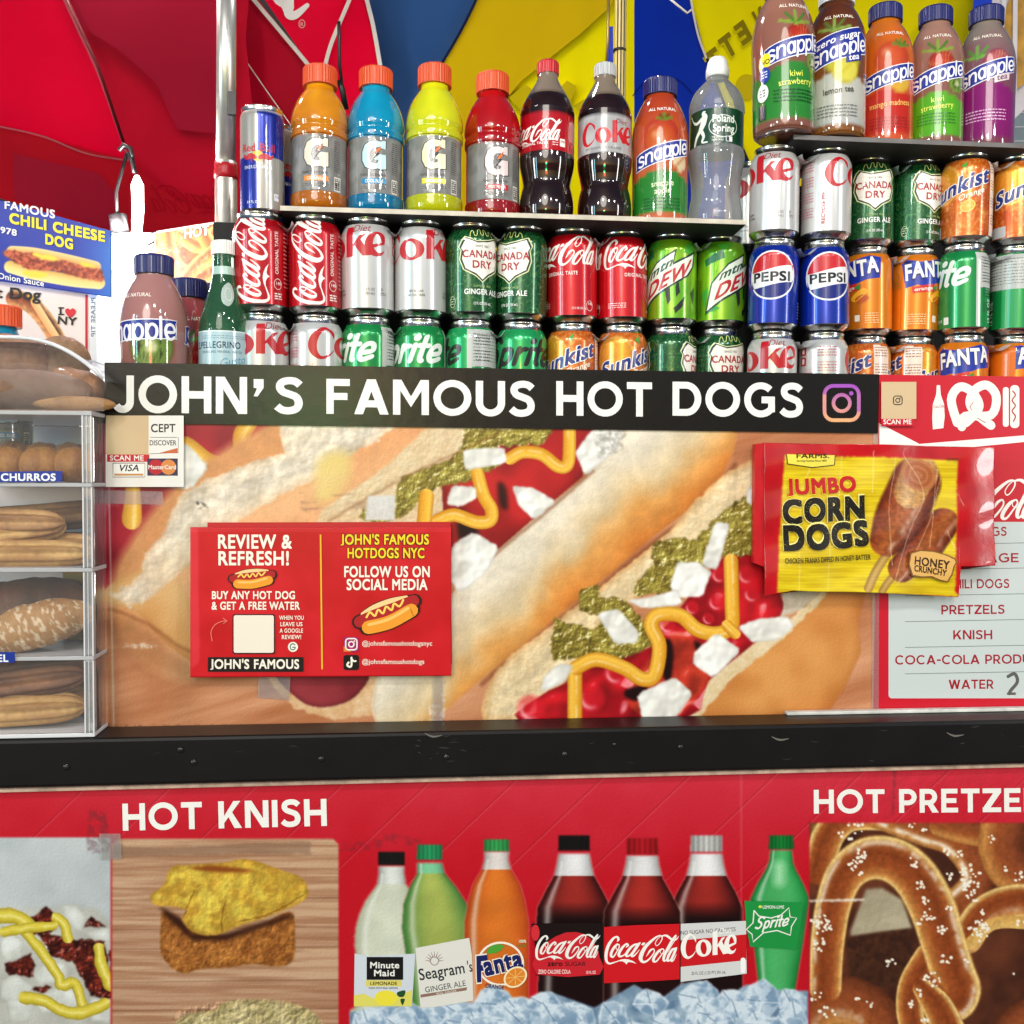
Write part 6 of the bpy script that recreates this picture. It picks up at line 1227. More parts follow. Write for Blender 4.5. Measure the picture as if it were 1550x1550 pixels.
cloth('yellow_shade', [(728, -60), (940, -60), (926, 8), (880, 50), (845, 78), (790, 122), (742, 178), (700, 400), (650, 400), (662, 108), (722, 2)], yyel, -.012, M_YEL2, yu)  # mustard sheet painting the shadow that crosses the yellow canvas
cloth('blue_panel', [(946, -60), (1040, -60), (1046, 0), (1068, 85), (1100, 170), (1135, 250), (1160, 420), (948, 420)], yyel, 0, M_BLU, yu)
cloth('yellow_panel', [(1038, -60), (1540, -60), (1500, 10), (1476, 60), (1490, 420), (1158, 420), (1134, 250), (1100, 170), (1068, 88), (1045, 0)], yyel, .001, M_YEL, yu)
ribbon('seam', [(726, -12), (700, 42), (664, 104)], 4, yyel, -.016, mat('navy_edge', '10183c', rough=.5), yu); ribbon('seam', [(1044, -10), (1056, 50), (1070, 90)], 3.2, yyel, -.004, M_SEAM, yu); ribbon('seam', [(1070, 88), (1102, 172), (1136, 252)], 4, yyel, -.004, MATS['navy_edge'], yu)
rib('rib', [(1010, -5, .80), (1040, 20, .82), (1046, 15, .82)], .0022, M_SEAM, yu)
a = Art()
for i, (ch, x0_, y0_) in enumerate((('E', 1140, 56), ('T', 1117, 76), ('T', 1096, 98))):
    a.T = lambda x, y, x0_=x0_, y0_=y0_: (x0_-x*.80+y*.45, y0_+x*.62+y*.86)
    a.text(ch, 3, 3, 30, 'd8c60a', off=.06, w=22); a.up(); a.text(ch, 0, 0, 30, '8c7a10', off=.06, w=22)
a.T = lambda x, y: (1165-x*.80+y*.45, 34+x*.62+y*.86); a.text('N', 0, 0, 28, '8c7a10', off=.06, w=20)
a.T = None; a.ell(1130, 132, 17, 20, 'cbb410')
a.mesh('show_through_lettering', lambda x, y, z: P(x, y, yyel(x, y)-.001-z), M_DECAL, yu, cutx=range(1060, 1200, 10), cuty=range(0, 160, 10))
a = Art()
for g in ([(770, 148), (795, 128), (812, 140), (812, 165), (790, 170)], [(846, 135), (858, 122), (872, 130), (866, 150), (850, 160)], [(868, 160), (884, 150), (896, 158), (880, 172)]): a.poly(g, 'c8b010')
a.mesh('show_through_pattern', lambda x, y, z: P(x, y, yyel(x, y)-.0135-z), M_DECAL, yu)
a = Art(); a.stroke([(958, 145), (975, 125), (1000, 115), (1028, 122), (1048, 142)], 1.6, '0a1f6c'); a.mesh('printed_ring', lambda x, y, z: P(x, y, yyel(x, y)-.002-z), M_DECAL, yu)
# striped pole of that umbrella
pp = P(938, 200, .6); bm = bmesh.new(); tube(bm, [(pp.x, .6, .3), (pp.x, .6, 2.6)], .0105, 24); obj('pole', bm, mat('cream_pole', 'cdb87c', rough=.35, coat=.2), yu)
for dx in (-.0068, -.0014, .0045): bm = bmesh.new(); yy = .6-math.sqrt(.0105**2-dx**2); box(bm, (pp.x+dx-.0009, yy-.0012, .3), (pp.x+dx+.0009, yy+.002, 2.6)); obj('pole_stripe', bm, mat('dark_stripe', '2a2014', rough=.4), yu, smooth=False)
bm = bmesh.new(); q = P(938, 77, .6); tube(bm, [(q.x, .6, q.z-.0022), (q.x, .6, q.z+.0022)], .0118, 24); obj('cable_tie', bm, MATS['black_metal'], yu)
rib('rib', [(921, -10, .7), (920, 60, .72), (917, 110, .74)], .0028, mat('gold_rib', 'a88a4c', rough=.3, metal=.6), yu); pan('blue_tab', [(919, 40, .73), (928, 40, .73), (929, 128, .76), (921, 120, .76)], M_BLU, yu)
# steel pole with red tape
sp = thing('steel_pole', 'shiny steel umbrella pole with red tape left of the slim energy drink can', 'pole', P(343, 700, .13))
qa = P(342, 100, .16); bm = bmesh.new(); tube(bm, [P(343, -120, .16), P(342, 250, .16)], .0125, 32); obj('upper_tube', bm, M_STEEL, sp); bm = bmesh.new(); tube(bm, [P(342, 246, .16), P(344, 700, .16)], .0142, 32); obj('lower_tube', bm, mat('old_steel', 'c4bfb2', rough=.42, metal=.75, noise=(40, .25)), sp)
bm = bmesh.new(); A, B = P(342, 250, .16), P(342, 272, .16); tube(bm, [A, A+(B-A)*.3, A+(B-A)*.6, B], [.0152, .0146, .0155, .0148], 24); obj('red_tape', bm, mat('red_tape', 'b0121c', rough=.4, bump=(90, .8)), sp)
boxobj('black_tag', tuple(P(345, 173, .146)), tuple(P(357, 138, .146)+Vector((0, .004, 0))), MATS['black_metal'], sp)
# lamp: bare tube bulb hung from the rib
la = thing('hanging_bulb', 'glowing white bulb and its bright globe hanging by a black cord at the left', 'lamp', P(205, 290, .3))
M_GLOW = mat('lit_bulb', 'ffffff', emis=((1, .98, .95), 9)); M_CORD = mat('black_cord', '161214', rough=.4)
rib('cord', [(192, 232, .3), (184, 262, .3), (176, 290, .3), (178, 330, .3)], .0026, M_CORD, la); rib('cord', [(192, 232, .3), (200, 242, .3), (204, 262, .3)], .0035, M_CORD, la); rib('hook', [(180, 228, .3), (187, 219, .3), (197, 224, .3), (201, 238, .3)], .0034, M_CORD, la)
bm = bmesh.new(); tube(bm, [P(207, 266, .3), P(208, 280, .3), P(209, 320, .3), P(206, 365, .3)], [.003, .0085, .008, .0065], 20); obj('bulb_tube', bm, M_GLOW, la)
bm = bmesh.new(); tube(bm, [P(178, 326, .3), P(182, 350, .3)], .0125, 20); obj('socket', bm, M_CORD, la)
bm = bmesh.new(); bmesh.ops.create_uvsphere(bm, u_segments=24, v_segments=16, radius=.03); bmesh.ops.translate(bm, verts=bm.verts, vec=P(192, 385, .3)); obj('globe', bm, mat('lit_globe', 'ffffff', emis=((1, .99, .97), 14)), la)
rib('bracket', [(210, 362, .3), (236, 352, .3), (232, 366, .3), (214, 374, .3)], .0022, mat('chrome', 'b8b8b8', rough=.15, metal=1), la)
lamp('bulb_and_fill_glow', 'POINT', P(172, 345, .28), 8, (1, .98, .95), .03)
lamp('bulb_and_fill_glow', 'POINT', P(40, -260, .30), 9, (1, .97, .94), .03); lamp('bulb_and_fill_glow', 'POINT', P(640, -330, .30), 5, (1, .97, .94), .03)  # unseen point lights added to brighten the canopies, no bulbs hang there
# white tarpaulin behind the bulb
tp = thing('white_tarpaulin', 'white plastic sheet glowing in the lamp light behind the juice bottles', 'tarpaulin', P(230, 560, .5))
pan('sheet', [(150, 352, .42), (246, 352, .46), (330, 470, .5), (340, 700, .5), (120, 700, .42), (120, 500, .42)], mat('white_sheet', 'f4f4f2', rough=.5, bump=(4, .5)), tp)
# hot pretzel poster behind
pp_ = Paint(228, 325, 360, 450, '8a5428'); NZp = pp_.noise(8, 3, 3, gain=2); pp_.fill(np.ones((pp_.h, pp_.w)), 'a86a30', '5c2c14', pp_.noise(20, 4, 3, gain=2.4))
for g, r in (([(228, 380), (262, 352), (300, 372), (330, 350)], 12), ([(250, 350), (262, 400), (300, 420), (345, 400)], 14), ([(300, 345), (322, 380), (345, 430)], 12), ([(270, 440), (300, 400), (345, 365)], 11)): pp_.tubeshade(g, r, [(-1, 'e0b860'), (-.4, 'c8863c'), (.3, '8c4820'), (1, 'e0c070')], tex=.9+.2*NZp)
pp_.blend(np.clip(pp_.noise(2.4, 9, 1, gain=3, raw=1)-.8, 0, 1)*2.2*(np.clip(pp_.noise(22, 10, 2, gain=3, raw=1)-.4, 0, 1)), 'f4ecd8')
po = thing('pretzel_sign', 'pretzel photo sign reading HOT PR behind the steel pole', 'sign', P(290, 400, .45))
pl_ = pp_.lookup; pp_.lookup = lambda X_, Z_: pl_(X_, Z_*(450-(352-(X_-236)*.16))+352-(X_-236)*.16)
sheet('board', pp_, (236, 0, 352, 1), .45, M_PRINT, po, fn=lambda a, b, d: Parr(a, b*(450-(352-(a-236)*.16))+352-(a-236)*.16, .45)+np.array([0, d, 0]), nx=100, ny=90)
po.children[0].data.name = 'board'
a = Art(); a.T = lambda x, y: (x, y-(x-236)*.16); a.otext('HOT PRETZEL', 278, 368, 15, 'f2ece4', '3a1410', o2=.05, w=115, off=.03); a.T = None; a.line([(236, 351.5), (352, 333)], 3, 'e8e4dc'); a.mesh('lettering', planefn(.4485), M_DECAL, po, clip=(236, 300, 352, 450))
# fabric edge of a third stall and tiled wall at the far right
ts = thing('striped_awning', 'pale striped awning edge with a gold picture at the right frame edge', 'awning', P(1530, 180, .8))
pan('stripe', [(1480, -60, .8), (1512, -60, .8), (1484, 110, .8), (1466, 90, .8)], M_BLU, ts); pan('stripe', [(1504, -60, .802), (1700, -60, .802), (1700, 20, .802), (1515, 200, .802), (1500, 140, .802), (1478, 110, .802)], mat('pale_awning', 'c9c3c8', rough=.5, noise=(8, .2)), ts)
gp = Paint(1490, -20, 1720, 160, 'c8983c'); gp.fill(np.ones((gp.h, gp.w)), 'd8b060', '9c6420', gp.noise(16, 3, 3, gain=2.6)); ge = [(1520, 60), (1532, 20), (1560, 0), (1700, -20), (1700, 30), (1560, 110), (1520, 170), (1508, 150)]
for g in ([(1512, 40, .79), (1540, -30, .79), (1700, -30, .79), (1700, 0, .79), (1512, 158, .79)],): pan('gold_picture', g, mat('gold_print', 'b98a34', rough=.4, noise=(25, .5)), ts)
for x in (0, 14): pan('stripe', [(1520+x, -40, .785), (1527+x, -40, .785), (1511+x*2, 150, .785), (1505+x*2, 155, .785)], MATS['pale_awning'], ts)
tw = thing('tiled_wall', 'pale blue tiled wall patch behind the last juice bottle', 'wall', P(1530, 190, 1.3)); quadslab('tiles', [P(1440, 130, 1.3), P(1900, 130, 1.3), P(1900, 640, 1.3), P(1440, 640, 1.3)], .02, mat('pale_tiles', '8fa0a8', rough=.3, noise=(10, .2)), tw)
for k in range(10): pan('grout_line', [(1440, 150+k*22, 1.298), (1900, 140+k*20, 1.298), (1900, 142+k*20, 1.298), (1440, 152+k*22, 1.298)], mat('grout', 'c8ccd0', rough=.7), tw, .001)
for k in range(12): pan('grout_line', [(1500+k*30, 120, 1.2975), (1501.5+k*30, 120, 1.2975), (1501.5+k*30, 640, 1.2975), (1500+k*30, 640, 1.2975)], MATS['grout'], tw, .001)
# distant street wall, far behind everything
boxobj('street_wall', (-12, 9, 0), (12, 9.5, 9), mat('night_wall', '4a4648', rough=.8, noise=(1, .4))); tag(bpy.data.objects['street_wall'], 'dark building wall far behind the umbrellas', 'wall')
# ---------------------------------------------------------------- left signs
sp_ = Paint(-60, 280, 172, 460, '0c2c9c'); X, Y = sp_.grid(); sp_.fill(np.ones((sp_.h, sp_.w)), '0a2a9a', '2c7ad0', np.clip((X-110)/70, 0, 1)*np.clip((Y-300)/80, 0, 1)); sl = lambda *g: [(q[0]/3.875, 280+q[1]/3.875) for q in g]
NZs = sp_.noise(5, 3, 3, gain=2)
sp_.tubeshade(sl((70, 390), (200, 400), (400, 440), (560, 480)), 9, [(-1, 'b8742c'), (0, 'e0a860'), (1, 'f0d090')]); sp_.tubeshade(sl((60, 480), (200, 520), (420, 560), (580, 575)), 10, [(-1, 'f4dc9c'), (0, 'eccc7c'), (1, 'c89848')])
sp_.poly(sl((5, 400), (40, 380), (120, 390), (200, 400), (320, 430), (480, 470), (600, 500), (615, 545), (590, 570), (460, 540), (300, 500), (180, 500), (60, 440)), '7c2412', 'c8603c', sp_.noise(4, 9, 3, gain=2.8), warp=(2.5, 5)); sp_.poly(sl((180, 395), (300, 415), (350, 440), (250, 440)), 'e8cc40', smooth=3, warp=(2, 4)); sp_.poly(sl((470, 450), (540, 465), (560, 480), (490, 480)), 'e8cc40', smooth=3); sp_.poly(sl((140, 500), (280, 520), (240, 545), (150, 530)), 'e8cc40', smooth=3)
cs_ = thing('chili_dog_sign', 'blue sign with a chili cheese dog picture above the pastry case', 'sign', P(80, 380, .2))
SG = lambda x: 303+x*.2765
def signfn(Y): return lambda a, b, d: Parr(a, SG(a)+b*(122.-a*.13), Y)+np.array([0, d, 0])
class _S(Paint): pass
o_lookup = sp_.lookup; sp_.lookup = lambda X_, Z_: o_lookup(X_, SG(X_)+Z_*(122.-X_*.13))
sheet('board', sp_, (-55, 0, 168, 1), .2, M_PRINT, cs_, fn=signfn(.2), nx=200, ny=130, th=.004)
a = Art(); SLT = lambda x, y: (x, y+x*.20); a.T = SLT
a.text('FAMOUS', 6, 314, 12, 'e8e8ea', w=78, off=.03); a.text('CHILI CHEESE', 14, 334, 14.5, 'f0dc28', w=146, off=.05); a.text('DOG', 68, 355, 14.5, 'f0dc28', w=44, off=.05); a.text('1978', -8, 352, 9, 'e8e8ea', w=34, off=.03); a.text('& Onion Sauce', -16, 422, 8.5, 'e8e8ea', w=83, off=.02, rot=-.02)
a.T = None; a.mesh('lettering', planefn(.1988), M_DECAL, cs_, clip=(-55, 305, 168, 470))
hp_ = Paint(-60, 420, 150, 560, 'e2d2cc'); NZh = hp_.noise(5, 3, 3, gain=2)
hp_.tubeshade([(22, 452), (45, 460), (70, 486), (90, 520)], 14, [(-1, 'e0a868'), (0, '8c3c20'), (.4, '4a1c10'), (1, 'e8b878')], tex=.85+.3*NZh); hp_.tubeshade([(45, 448), (62, 470), (82, 505)], 3.4, [(-1, 'c89028'), (1, 'f0cc40')]); hp_.tubeshade([(52, 458), (72, 490), (88, 515)], 6, [(-1, 'e0a060'), (1, 'f0c890')])
hs = thing('hot_dog_card', 'white card reading Dog and I love NY below the blue chili sign', 'sign', P(80, 470, .21)); sheet('board', hp_, (-55, 426, 135, 556), .21, M_PRINT, hs, 1.2)
a = Art(); a.text('Hot Dog', -42, 448, 16, '161214', w=104, off=.03, rot=.06); a.text('I', 89, 476, 11, '161214', w=6, off=.03); a.line([(88, 466), (97, 466)], 2, '161214'); a.line([(88, 476), (97, 476)], 2, '161214'); a.text('NY', 86, 490, 11.5, '161214', w=30, off=.03, rot=.08)
a.poly([(106, 481), (99, 473), (99, 468.5), (103, 466.5), (106, 469), (109.5, 466.5), (114, 469), (114, 474)], 'c81428', 2); a.rect(129, 446, 132.5, 556, 'b0102a'); a.mesh('lettering', planefn(.2088), M_DECAL, hs, clip=(-55, 420, 135, 556))
a = Art(); a.T = lambda x, y: (139+y, 450+x); a.text('PLEASE TIP', 0, 5, 6, '3a5a78', w=60, off=.02); a.T = None; a.rect(135.6, 444, 147, 556, 'd8dcdf') ; a.z -= 0; qq = a.mesh('side_tab', planefn(.2092), M_DECAL, hs)
# sports bottle standing behind the case
_keep = thing; thing = _thing
pf, lf, H = gato('1290b8', '0474a4', ('b8d4dc', '1880b0', 'COOL BLUE')); bottle('sports_drink_bottle', 'blue sports drink bottle with orange cap behind the pastry case dome', 6, .1, P(6, 475, .1).z-.19, GP, H, pf, lf, (23, 173, 199, 'd8501c', 36), 0, lean=0)
thing = _keep
# ---------------------------------------------------------------- cardboard flyer and corn dog box
M_CARD = mat('red_card', vc=True, rough=.34, coat=.2); Yf_ = -.012
fl = thing('review_flyer', 'red cardboard flyer reading REVIEW and REFRESH taped on the hot dog poster', 'sign', P(485, 910, Yf_))
fp = Paint(280, 785, 692, 1030, 'c4121c'); fp.fill(np.ones((fp.h, fp.w)), 'cc1a26', 'b80c16', fp.noise(60, 3, 3, gain=2)); fp.blend(fp.mask([(286, 797), (300, 800), (302, 1000), (290, 1010)], warp=(1, 20))*.5, 'e04450'); X, Y = fp.grid(); fp.blend(np.exp(-((Y-803)/1.5)**2)*.3, 'e86a70')
sheet('front_face', fp, (288, 798, 683, 1023), Yf_, M_PRINT, fl, 2, .002, fn=lambda a, b, d: Parr(a, b+(683-a)*.006*(b > 1000)-0*(a), Yf_)+np.array([0, d, 0]))
fl.children[0].data.name = 'front_face'
pan('back_flap', [(314, 791, Yf_+.004), (682, 790, Yf_+.004), (684, 1005, Yf_+.004), (314, 1000, Yf_+.004)], mat('flap_red', 'b41020', rough=.35), fl, .004)
C_ = 'f0e6d6'; a = Art(); kf = 3.69; ax = lambda x: 280+x/kf; ay = lambda y: 780+y/kf
def ft(t, x, y, x2, h, col=C_, off=.03, o=None, **kw):
    if o: a.otext(t, ax(x), ay(y), h/kf, col, o, o2=.05, w=(x2-x)/kf, off=off, **kw)
    else: a.text(t, ax(x), ay(y), h/kf, col, w=(x2-x)/kf, off=off, **kw)
ft('REVIEW &', 180, 184, 598, 74); ft('REFRESH!', 182, 277, 588, 74); ft('BUY ANY HOT DOG', 148, 467, 618, 42); ft('& GET A FREE WATER', 148, 526, 642, 42)
ft('WHEN YOU', 527, 583, 665, 22, off=.02); ft('LEAVE US', 531, 619, 657, 22, off=.02); ft('A GOOGLE', 529, 655, 660, 22, off=.02); ft('REVIEW!', 539, 691, 651, 22, off=.02)
a.ell(ax(603), ay(735), 7.6, 7.6, C_); a.up(); a.stroke([(ax(614), ay(724)), (ax(600), ay(717)), (ax(588), ay(730)), (ax(592), ay(748)), (ax(608), ay(750)), (ax(616), ay(738)), (ax(602), ay(737))], 1.6, '3a6a5c')
a.rrect(ax(128), ay(792), ax(662), ay(874), 1.5, '1c1416'); a.up(); ft("JOHN'S FAMOUS", 146, 856, 640, 50); a.line([(ax(757), ay(108)), (ax(766), ay(860))], 2.4, 'e8b02c')
ft("JOHN'S FAMOUS", 875, 162, 1365, 54, 'f2cc2c', o='2a1208'); ft('HOTDOGS NYC', 905, 238, 1340, 54, 'f2cc2c', o='2a1208'); ft('FOLLOW US ON', 886, 344, 1372, 58); ft('SOCIAL MEDIA', 902, 416, 1355, 58)
ft('@johnsfamoushotdogsnyc', 988, 728, 1382, 26, off=.006); ft('@johnsfamoushotdogs', 988, 830, 1338, 26, off=.006)
a.rrect(ax(886), ay(680), ax(970), ay(762), 4, '9c1c6c'); a.up(); a.poly([(ax(886), ay(762)), (ax(886), ay(730)), (ax(930), ay(762))], 'd87830'); a.up(); insta(a, ax(929), ay(720), 17, C_, C_, 2); a.rrect(ax(886), ay(780), ax(972), ay(864), 4, '141012'); a.up(); a.stroke([(ax(930), ay(795)), (ax(930), ay(838)), (ax(918), ay(846)), (ax(906), ay(836)), (ax(914), ay(822))], 3, C_); a.stroke([(ax(930), ay(800)), (ax(942), ay(814)), (ax(954), ay(814))], 2.6, C_)
a.stroke([(ax(152), ay(702)), (ax(146), ay(650)), (ax(170), ay(610)), (ax(210), ay(592)), (ax(232), ay(590))], 1.5, 'e46a60'); a.line([(ax(212), ay(574)), (ax(236), ay(590)), (ax(214), ay(606))], 1.5, 'e46a60')
a.rrect(ax(266), ay(552), ax(502), ay(774), 3, '2a1416'); a.up(); a.rrect(ax(272), ay(558), ax(496), ay(768), 3, 'e8dccc')
def hotdog(cx, cy, s, rot):
    a.T = lambda x, y: (cx+(x*cos(rot)-y*sin(rot))*s, cy+(x*sin(rot)+y*cos(rot))*s); a.up()
    a.stroke([(-40, -6), (-20, -14), (10, -16), (42, -12)], 14, '2a1210'); a.stroke([(-48, 0), (-20, -2), (20, -4), (50, -6)], 24, '2a1210'); a.stroke([(-38, 12), (0, 14), (42, 6)], 27, '2a1210'); a.up()
    a.stroke([(-38, -10), (-18, -16), (10, -18), (38, -15)], 8, 'f0c88c'); a.up(); a.stroke([(-47, 0), (-20, -3), (20, -5), (48, -7)], 19, 'a81c24'); a.up(); a.stroke([(-36, 13), (0, 15), (40, 7)], 22, 'e8952c'); a.up(); a.stroke([(-34, 9), (0, 10), (36, 2)], 5, 'f4bc64')
    a.stroke([(-34, -4), (-26, -10), (-20, -2), (-12, -10), (-6, -2), (2, -11), (9, -3), (16, -12), (23, -5), (32, -13)], 3.4, 'f4cc5c'); a.T = None
hotdog(ax(1128), ay(548), .92, -.30); hotdog(ax(375), ay(350), .62, -.04)
a.mesh('lettering', planefn(Yf_-.0006), M_DECAL, fl)
# corn dog box panel
Yc = -.022
cb = thing('corn_dog_box', 'flattened red and yellow corn dog box hung on the right part of the poster', 'box', P(1320, 790, Yc))
pan('red_side', [(1143, 672, Yc+.004), (1162, 670, Yc+.004), (1162, 860, Yc+.004), (1141, 852, Yc+.004)], mat('box_red', 'c01420', rough=.3, noise=(40, .15)), cb, .01)
cp_ = Paint(1150, 665, 1512, 905, 'bf101c'); cp_.fill(np.ones((cp_.h, cp_.w)), 'c4141e', 'a80c18', cp_.noise(40, 3, 3, gain=2)); qb = lambda *g: [(1120+q[0]/3.605, 550+q[1]/3.605)+tuple(w/3.605 for w in q[2:]) for q in g]; X, Y = cp_.grid()
ym = cp_.mask(qb((245, 492), (520, 500), (1185, 508), (1180, 900), (1170, 1240), (1195, 1270), (200, 1250), (225, 800)), warp=(1, 6)); cp_.fill(ym, 'e6cc22', 'cfae16', cp_.noise(4, 5, 2, 0, 10, gain=2)); keep = cp_.a.copy()
CD = [(-1, '5a1c10'), (-.6, '8c3a1c'), (0, 'a85a2c'), (.5, '8a3c1e'), (1, '4a140c')]; tx = .85+.25*cp_.noise(5, 8, 3, gain=2)
cp_.tubeshade(qb((800, 1040), (740, 1140), (700, 1230)), 7, [(-1, '8c6a30'), (0, 'd0a860'), (1, '9c7438')]); cp_.tubeshade(qb((860, 1130), (800, 1200), (770, 1250)), 6, [(-1, '8c6a30'), (0, 'c8a058'), (1, '9c7438')])
cp_.tubeshade(qb((1110, 860, 90), (1000, 1010, 100), (880, 1120, 80)), None, CD, tex=tx, hl=(.5, .15, .3)); cp_.tubeshade(qb((960, 640, 150), (880, 820, 148), (800, 960, 100)), None, CD, tex=tx, hl=(.4, .14, .4)); cp_.tubeshade(qb((980, 580, 110), (930, 690, 100)), None, [(-1, 'a8703c'), (0, 'd8a868'), (1, 'b88048')], tex=tx)
D, S, A = cp_.path(qb((965, 590), (985, 600)), 26); cp_.blend(np.clip((1-D)*4, 0, 1), 'a85c34'); cp_.blend(np.clip((1-D)*4, 0, 1)*np.clip(np.sin(D*18)*.6, 0, 1), 'c88458'); cp_.a = keep*(1-ym[..., None])+cp_.a*ym[..., None]
cr = np.zeros((cp_.h, cp_.w))
for g in (((905, 450), (900, 500), (1010, 700), (930, 900), (840, 1200)), ((1080, 560), (1060, 780), (1040, 1000)), ((560, 500), (545, 700), (500, 900), (480, 1240)), ((730, 470), (720, 700)), ((850, 500), (810, 800), (830, 1100)), ((380, 560), (330, 760), (320, 1240)), ((1190, 700), (1215, 760)), ((1100, 600), (1040, 840), (930, 1100), (850, 1210)), ((640, 900), (500, 1000)), ((1130, 900), (1170, 1000))):
    D, S, A = cp_.path(qb(*g), .9, warp=(1, 5)); cr = np.maximum(cr, np.clip(1-D, 0, 1))
cp_.blend(cr*.65, 'f4ecc8'); cp_.blend(np.clip(np.abs((Y % 4.6)-2.3)-1.5, 0, 1)*.22*ym, '6a4a10')
def crumple(a, b, d):
    bb = b+np.sin(a/37.)*.9; return Parr(a, bb, Yc)+np.stack([0*a, d-.0018*np.sin(a/19.)-.001*np.sin(b/13.+a/40.)-.003*((a-1330)/180.)**2*np.clip((b-760)/120., 0, 1)**2, 0*a], -1)
mk = lambda x: np.interp(x, [1155, 1200, 1450, 1452, 1506], [903, 893, 903, 856, 856])
cp_look = cp_.lookup; cp_.lookup = lambda X_, Z_: cp_look(X_, 670+Z_*(mk(X_)-670))
sheet('printed_panel', cp_, (1158, 0, 1506, 1), Yc, mat('glossy_box', vc=True, rough=.22, coat=.5, bump=(35, .3)), cb, nx=300, ny=200, th=.004, fn=lambda a, b, d: crumple(a, 670+(a-1158)*.02*(1-b)+b*(mk(a)-670), d))
a = Art(2e-4); bx = lambda x: 1120+x/3.605; by = lambda y: 550+y/3.605
a.poly([(bx(250), by(494)), (bx(522), by(500)), (bx(520), by(555)), (bx(390), by(568)), (bx(255), by(548))], '3a3010'); a.up(); a.poly([(bx(255), by(494)), (bx(517), by(500)), (bx(515), by(551)), (bx(390), by(563)), (bx(260), by(544))], 'e8d850'); a.up()
a.text('FARMS.', bx(300), by(514), 6.5, '2a2410', w=52, off=.02); a.text('Serving Families Since 1850', bx(305), by(533), 2.6, '5a4c18', w=46)
for t, x, y, x2, h, c, of in (('JUMBO', 265, 712, 640, 78, 'b81a1c', .05), ('CORN', 232, 866, 695, 118, '1c1814', .06), ('DOGS', 232, 1010, 706, 124, '1c1814', .06)):
    a.otext(t, bx(x), by(y), h/3.605, c, 'f4e890' if c != 'b81a1c' else 'e6cc22', o2=.02, w=(x2-x)/3.605, off=of, rot=-.045, jitter=.07); a.up()
rs2 = random.Random(3)
for i in range(260):
    x, y = rs2.uniform(240, 690), rs2.uniform(750, 1000); a.ell(bx(x), by(y-(x-240)*.04), rs2.uniform(.2, .5), rs2.uniform(.2, .5), 'cdb84a', n=5)
a.text('CHICKEN FRANKS DIPPED IN HONEY BATTER', bx(240), by(1088), 7.5, '2a2410', w=130, off=.02, rot=-.035)
a.up(); a.T = lambda x, y: (bx(x), by(y)); a.poly([(925, 1035), (1050, 1020), (1165, 1060), (1160, 1100), (1125, 1190), (1040, 1165), (930, 1160)], '7a5220', 2); a.up(); a.poly([(932, 1040), (1050, 1027), (1158, 1065), (1152, 1100), (1120, 1183), (1040, 1158), (936, 1153)], 'd9a85c', 2); a.up(); a.T = None
a.text('HONEY', bx(944), by(1096), 12, '3a1c0c', w=52, off=.03, rot=.12); a.text('CRUNCHY', bx(942), by(1132), 9, '3a1c0c', w=48, off=.03, rot=.14); a.text('KEEP FROZEN', bx(1120), by(527), 3.4, '3a3010', w=17, off=.02)
def crf(x, y, z): q = crumple(np.array([[x]]), np.array([[y]]), np.array([[0.]]))[0, 0]; return Vector(q)+Vector((0, -z-.0004, 0))
a.mesh('lettering', crf, M_DECAL, cb, cutx=[1180+i*8 for i in range(36)], cuty=[690+i*8 for i in range(26)])
# ---------------------------------------------------------------- pastry case
M_ACR = clear_mat('acrylic', gloss=.10, rough=.04, milk=.03); M_EDGE = clear_mat('acrylic_edge', gloss=.45, rough=.1, milk=.8); M_MILK = clear_mat('acrylic_shelf', gloss=.3, rough=.12, milk=.5)
M_POST = clear_mat('acrylic_post', gloss=.5, rough=.05, milk=.25)
Yk = -.054; X0c, X1c = P(-140, 1100, Yk).x, P(143, 1100, Yk).x; zt_ = P(70, 628, Yk).z; zb_ = zr1+.0008; Yb = .2
X1c = P(141, 870, Yk).x
pc = thing('pastry_case', 'clear acrylic display case with four shelves at the left end of the cart', 'display case', (X0c, Yk, zb_))
shz = [zb_, P(70, 1000, Yk).z, P(70, 866, Yk).z, P(70, 737, Yk).z, P(70, 628, Yk).z]
for i, z in enumerate(shz): boxobj('shelf_plate', (X0c, Yk, z), (X1c, -.004 if z < ZT and False else -.0045, z+.0045), M_MILK if i else M_EDGE, pc, .0008); boxobj('shelf_plate', (X0c, -.004, z+.0002), (XL-.022, Yb, z+.0042), M_MILK, pc)
for i in range(4):
    za, zc = shz[i]+.0048, shz[i+1]-.0003
    lamp_ = None; boxobj('front_pane', (X0c, Yk+.0005, za), (X1c-.0105, Yk+.0025, zc), M_ACR, pc); boxobj('corner_post', (X1c-.010, Yk-.0006, za), (X1c-.0002, Yk+.009, zc), M_POST, pc, .001)
    for dx in (-.0104, -.0056, -.0012): boxobj('post_highlight', (X1c+dx, Yk-.0016, za), (X1c+dx+(.0014 if dx != -.0056 else .0006), Yk-.0008, zc), M_EDGE, pc)  # thin milky strips laid on as the highlight lines of the post
    boxobj('side_pane', (X1c-.0025, Yk+.0095, za), (X1c-.0005, -.0045, zc), M_ACR, pc)
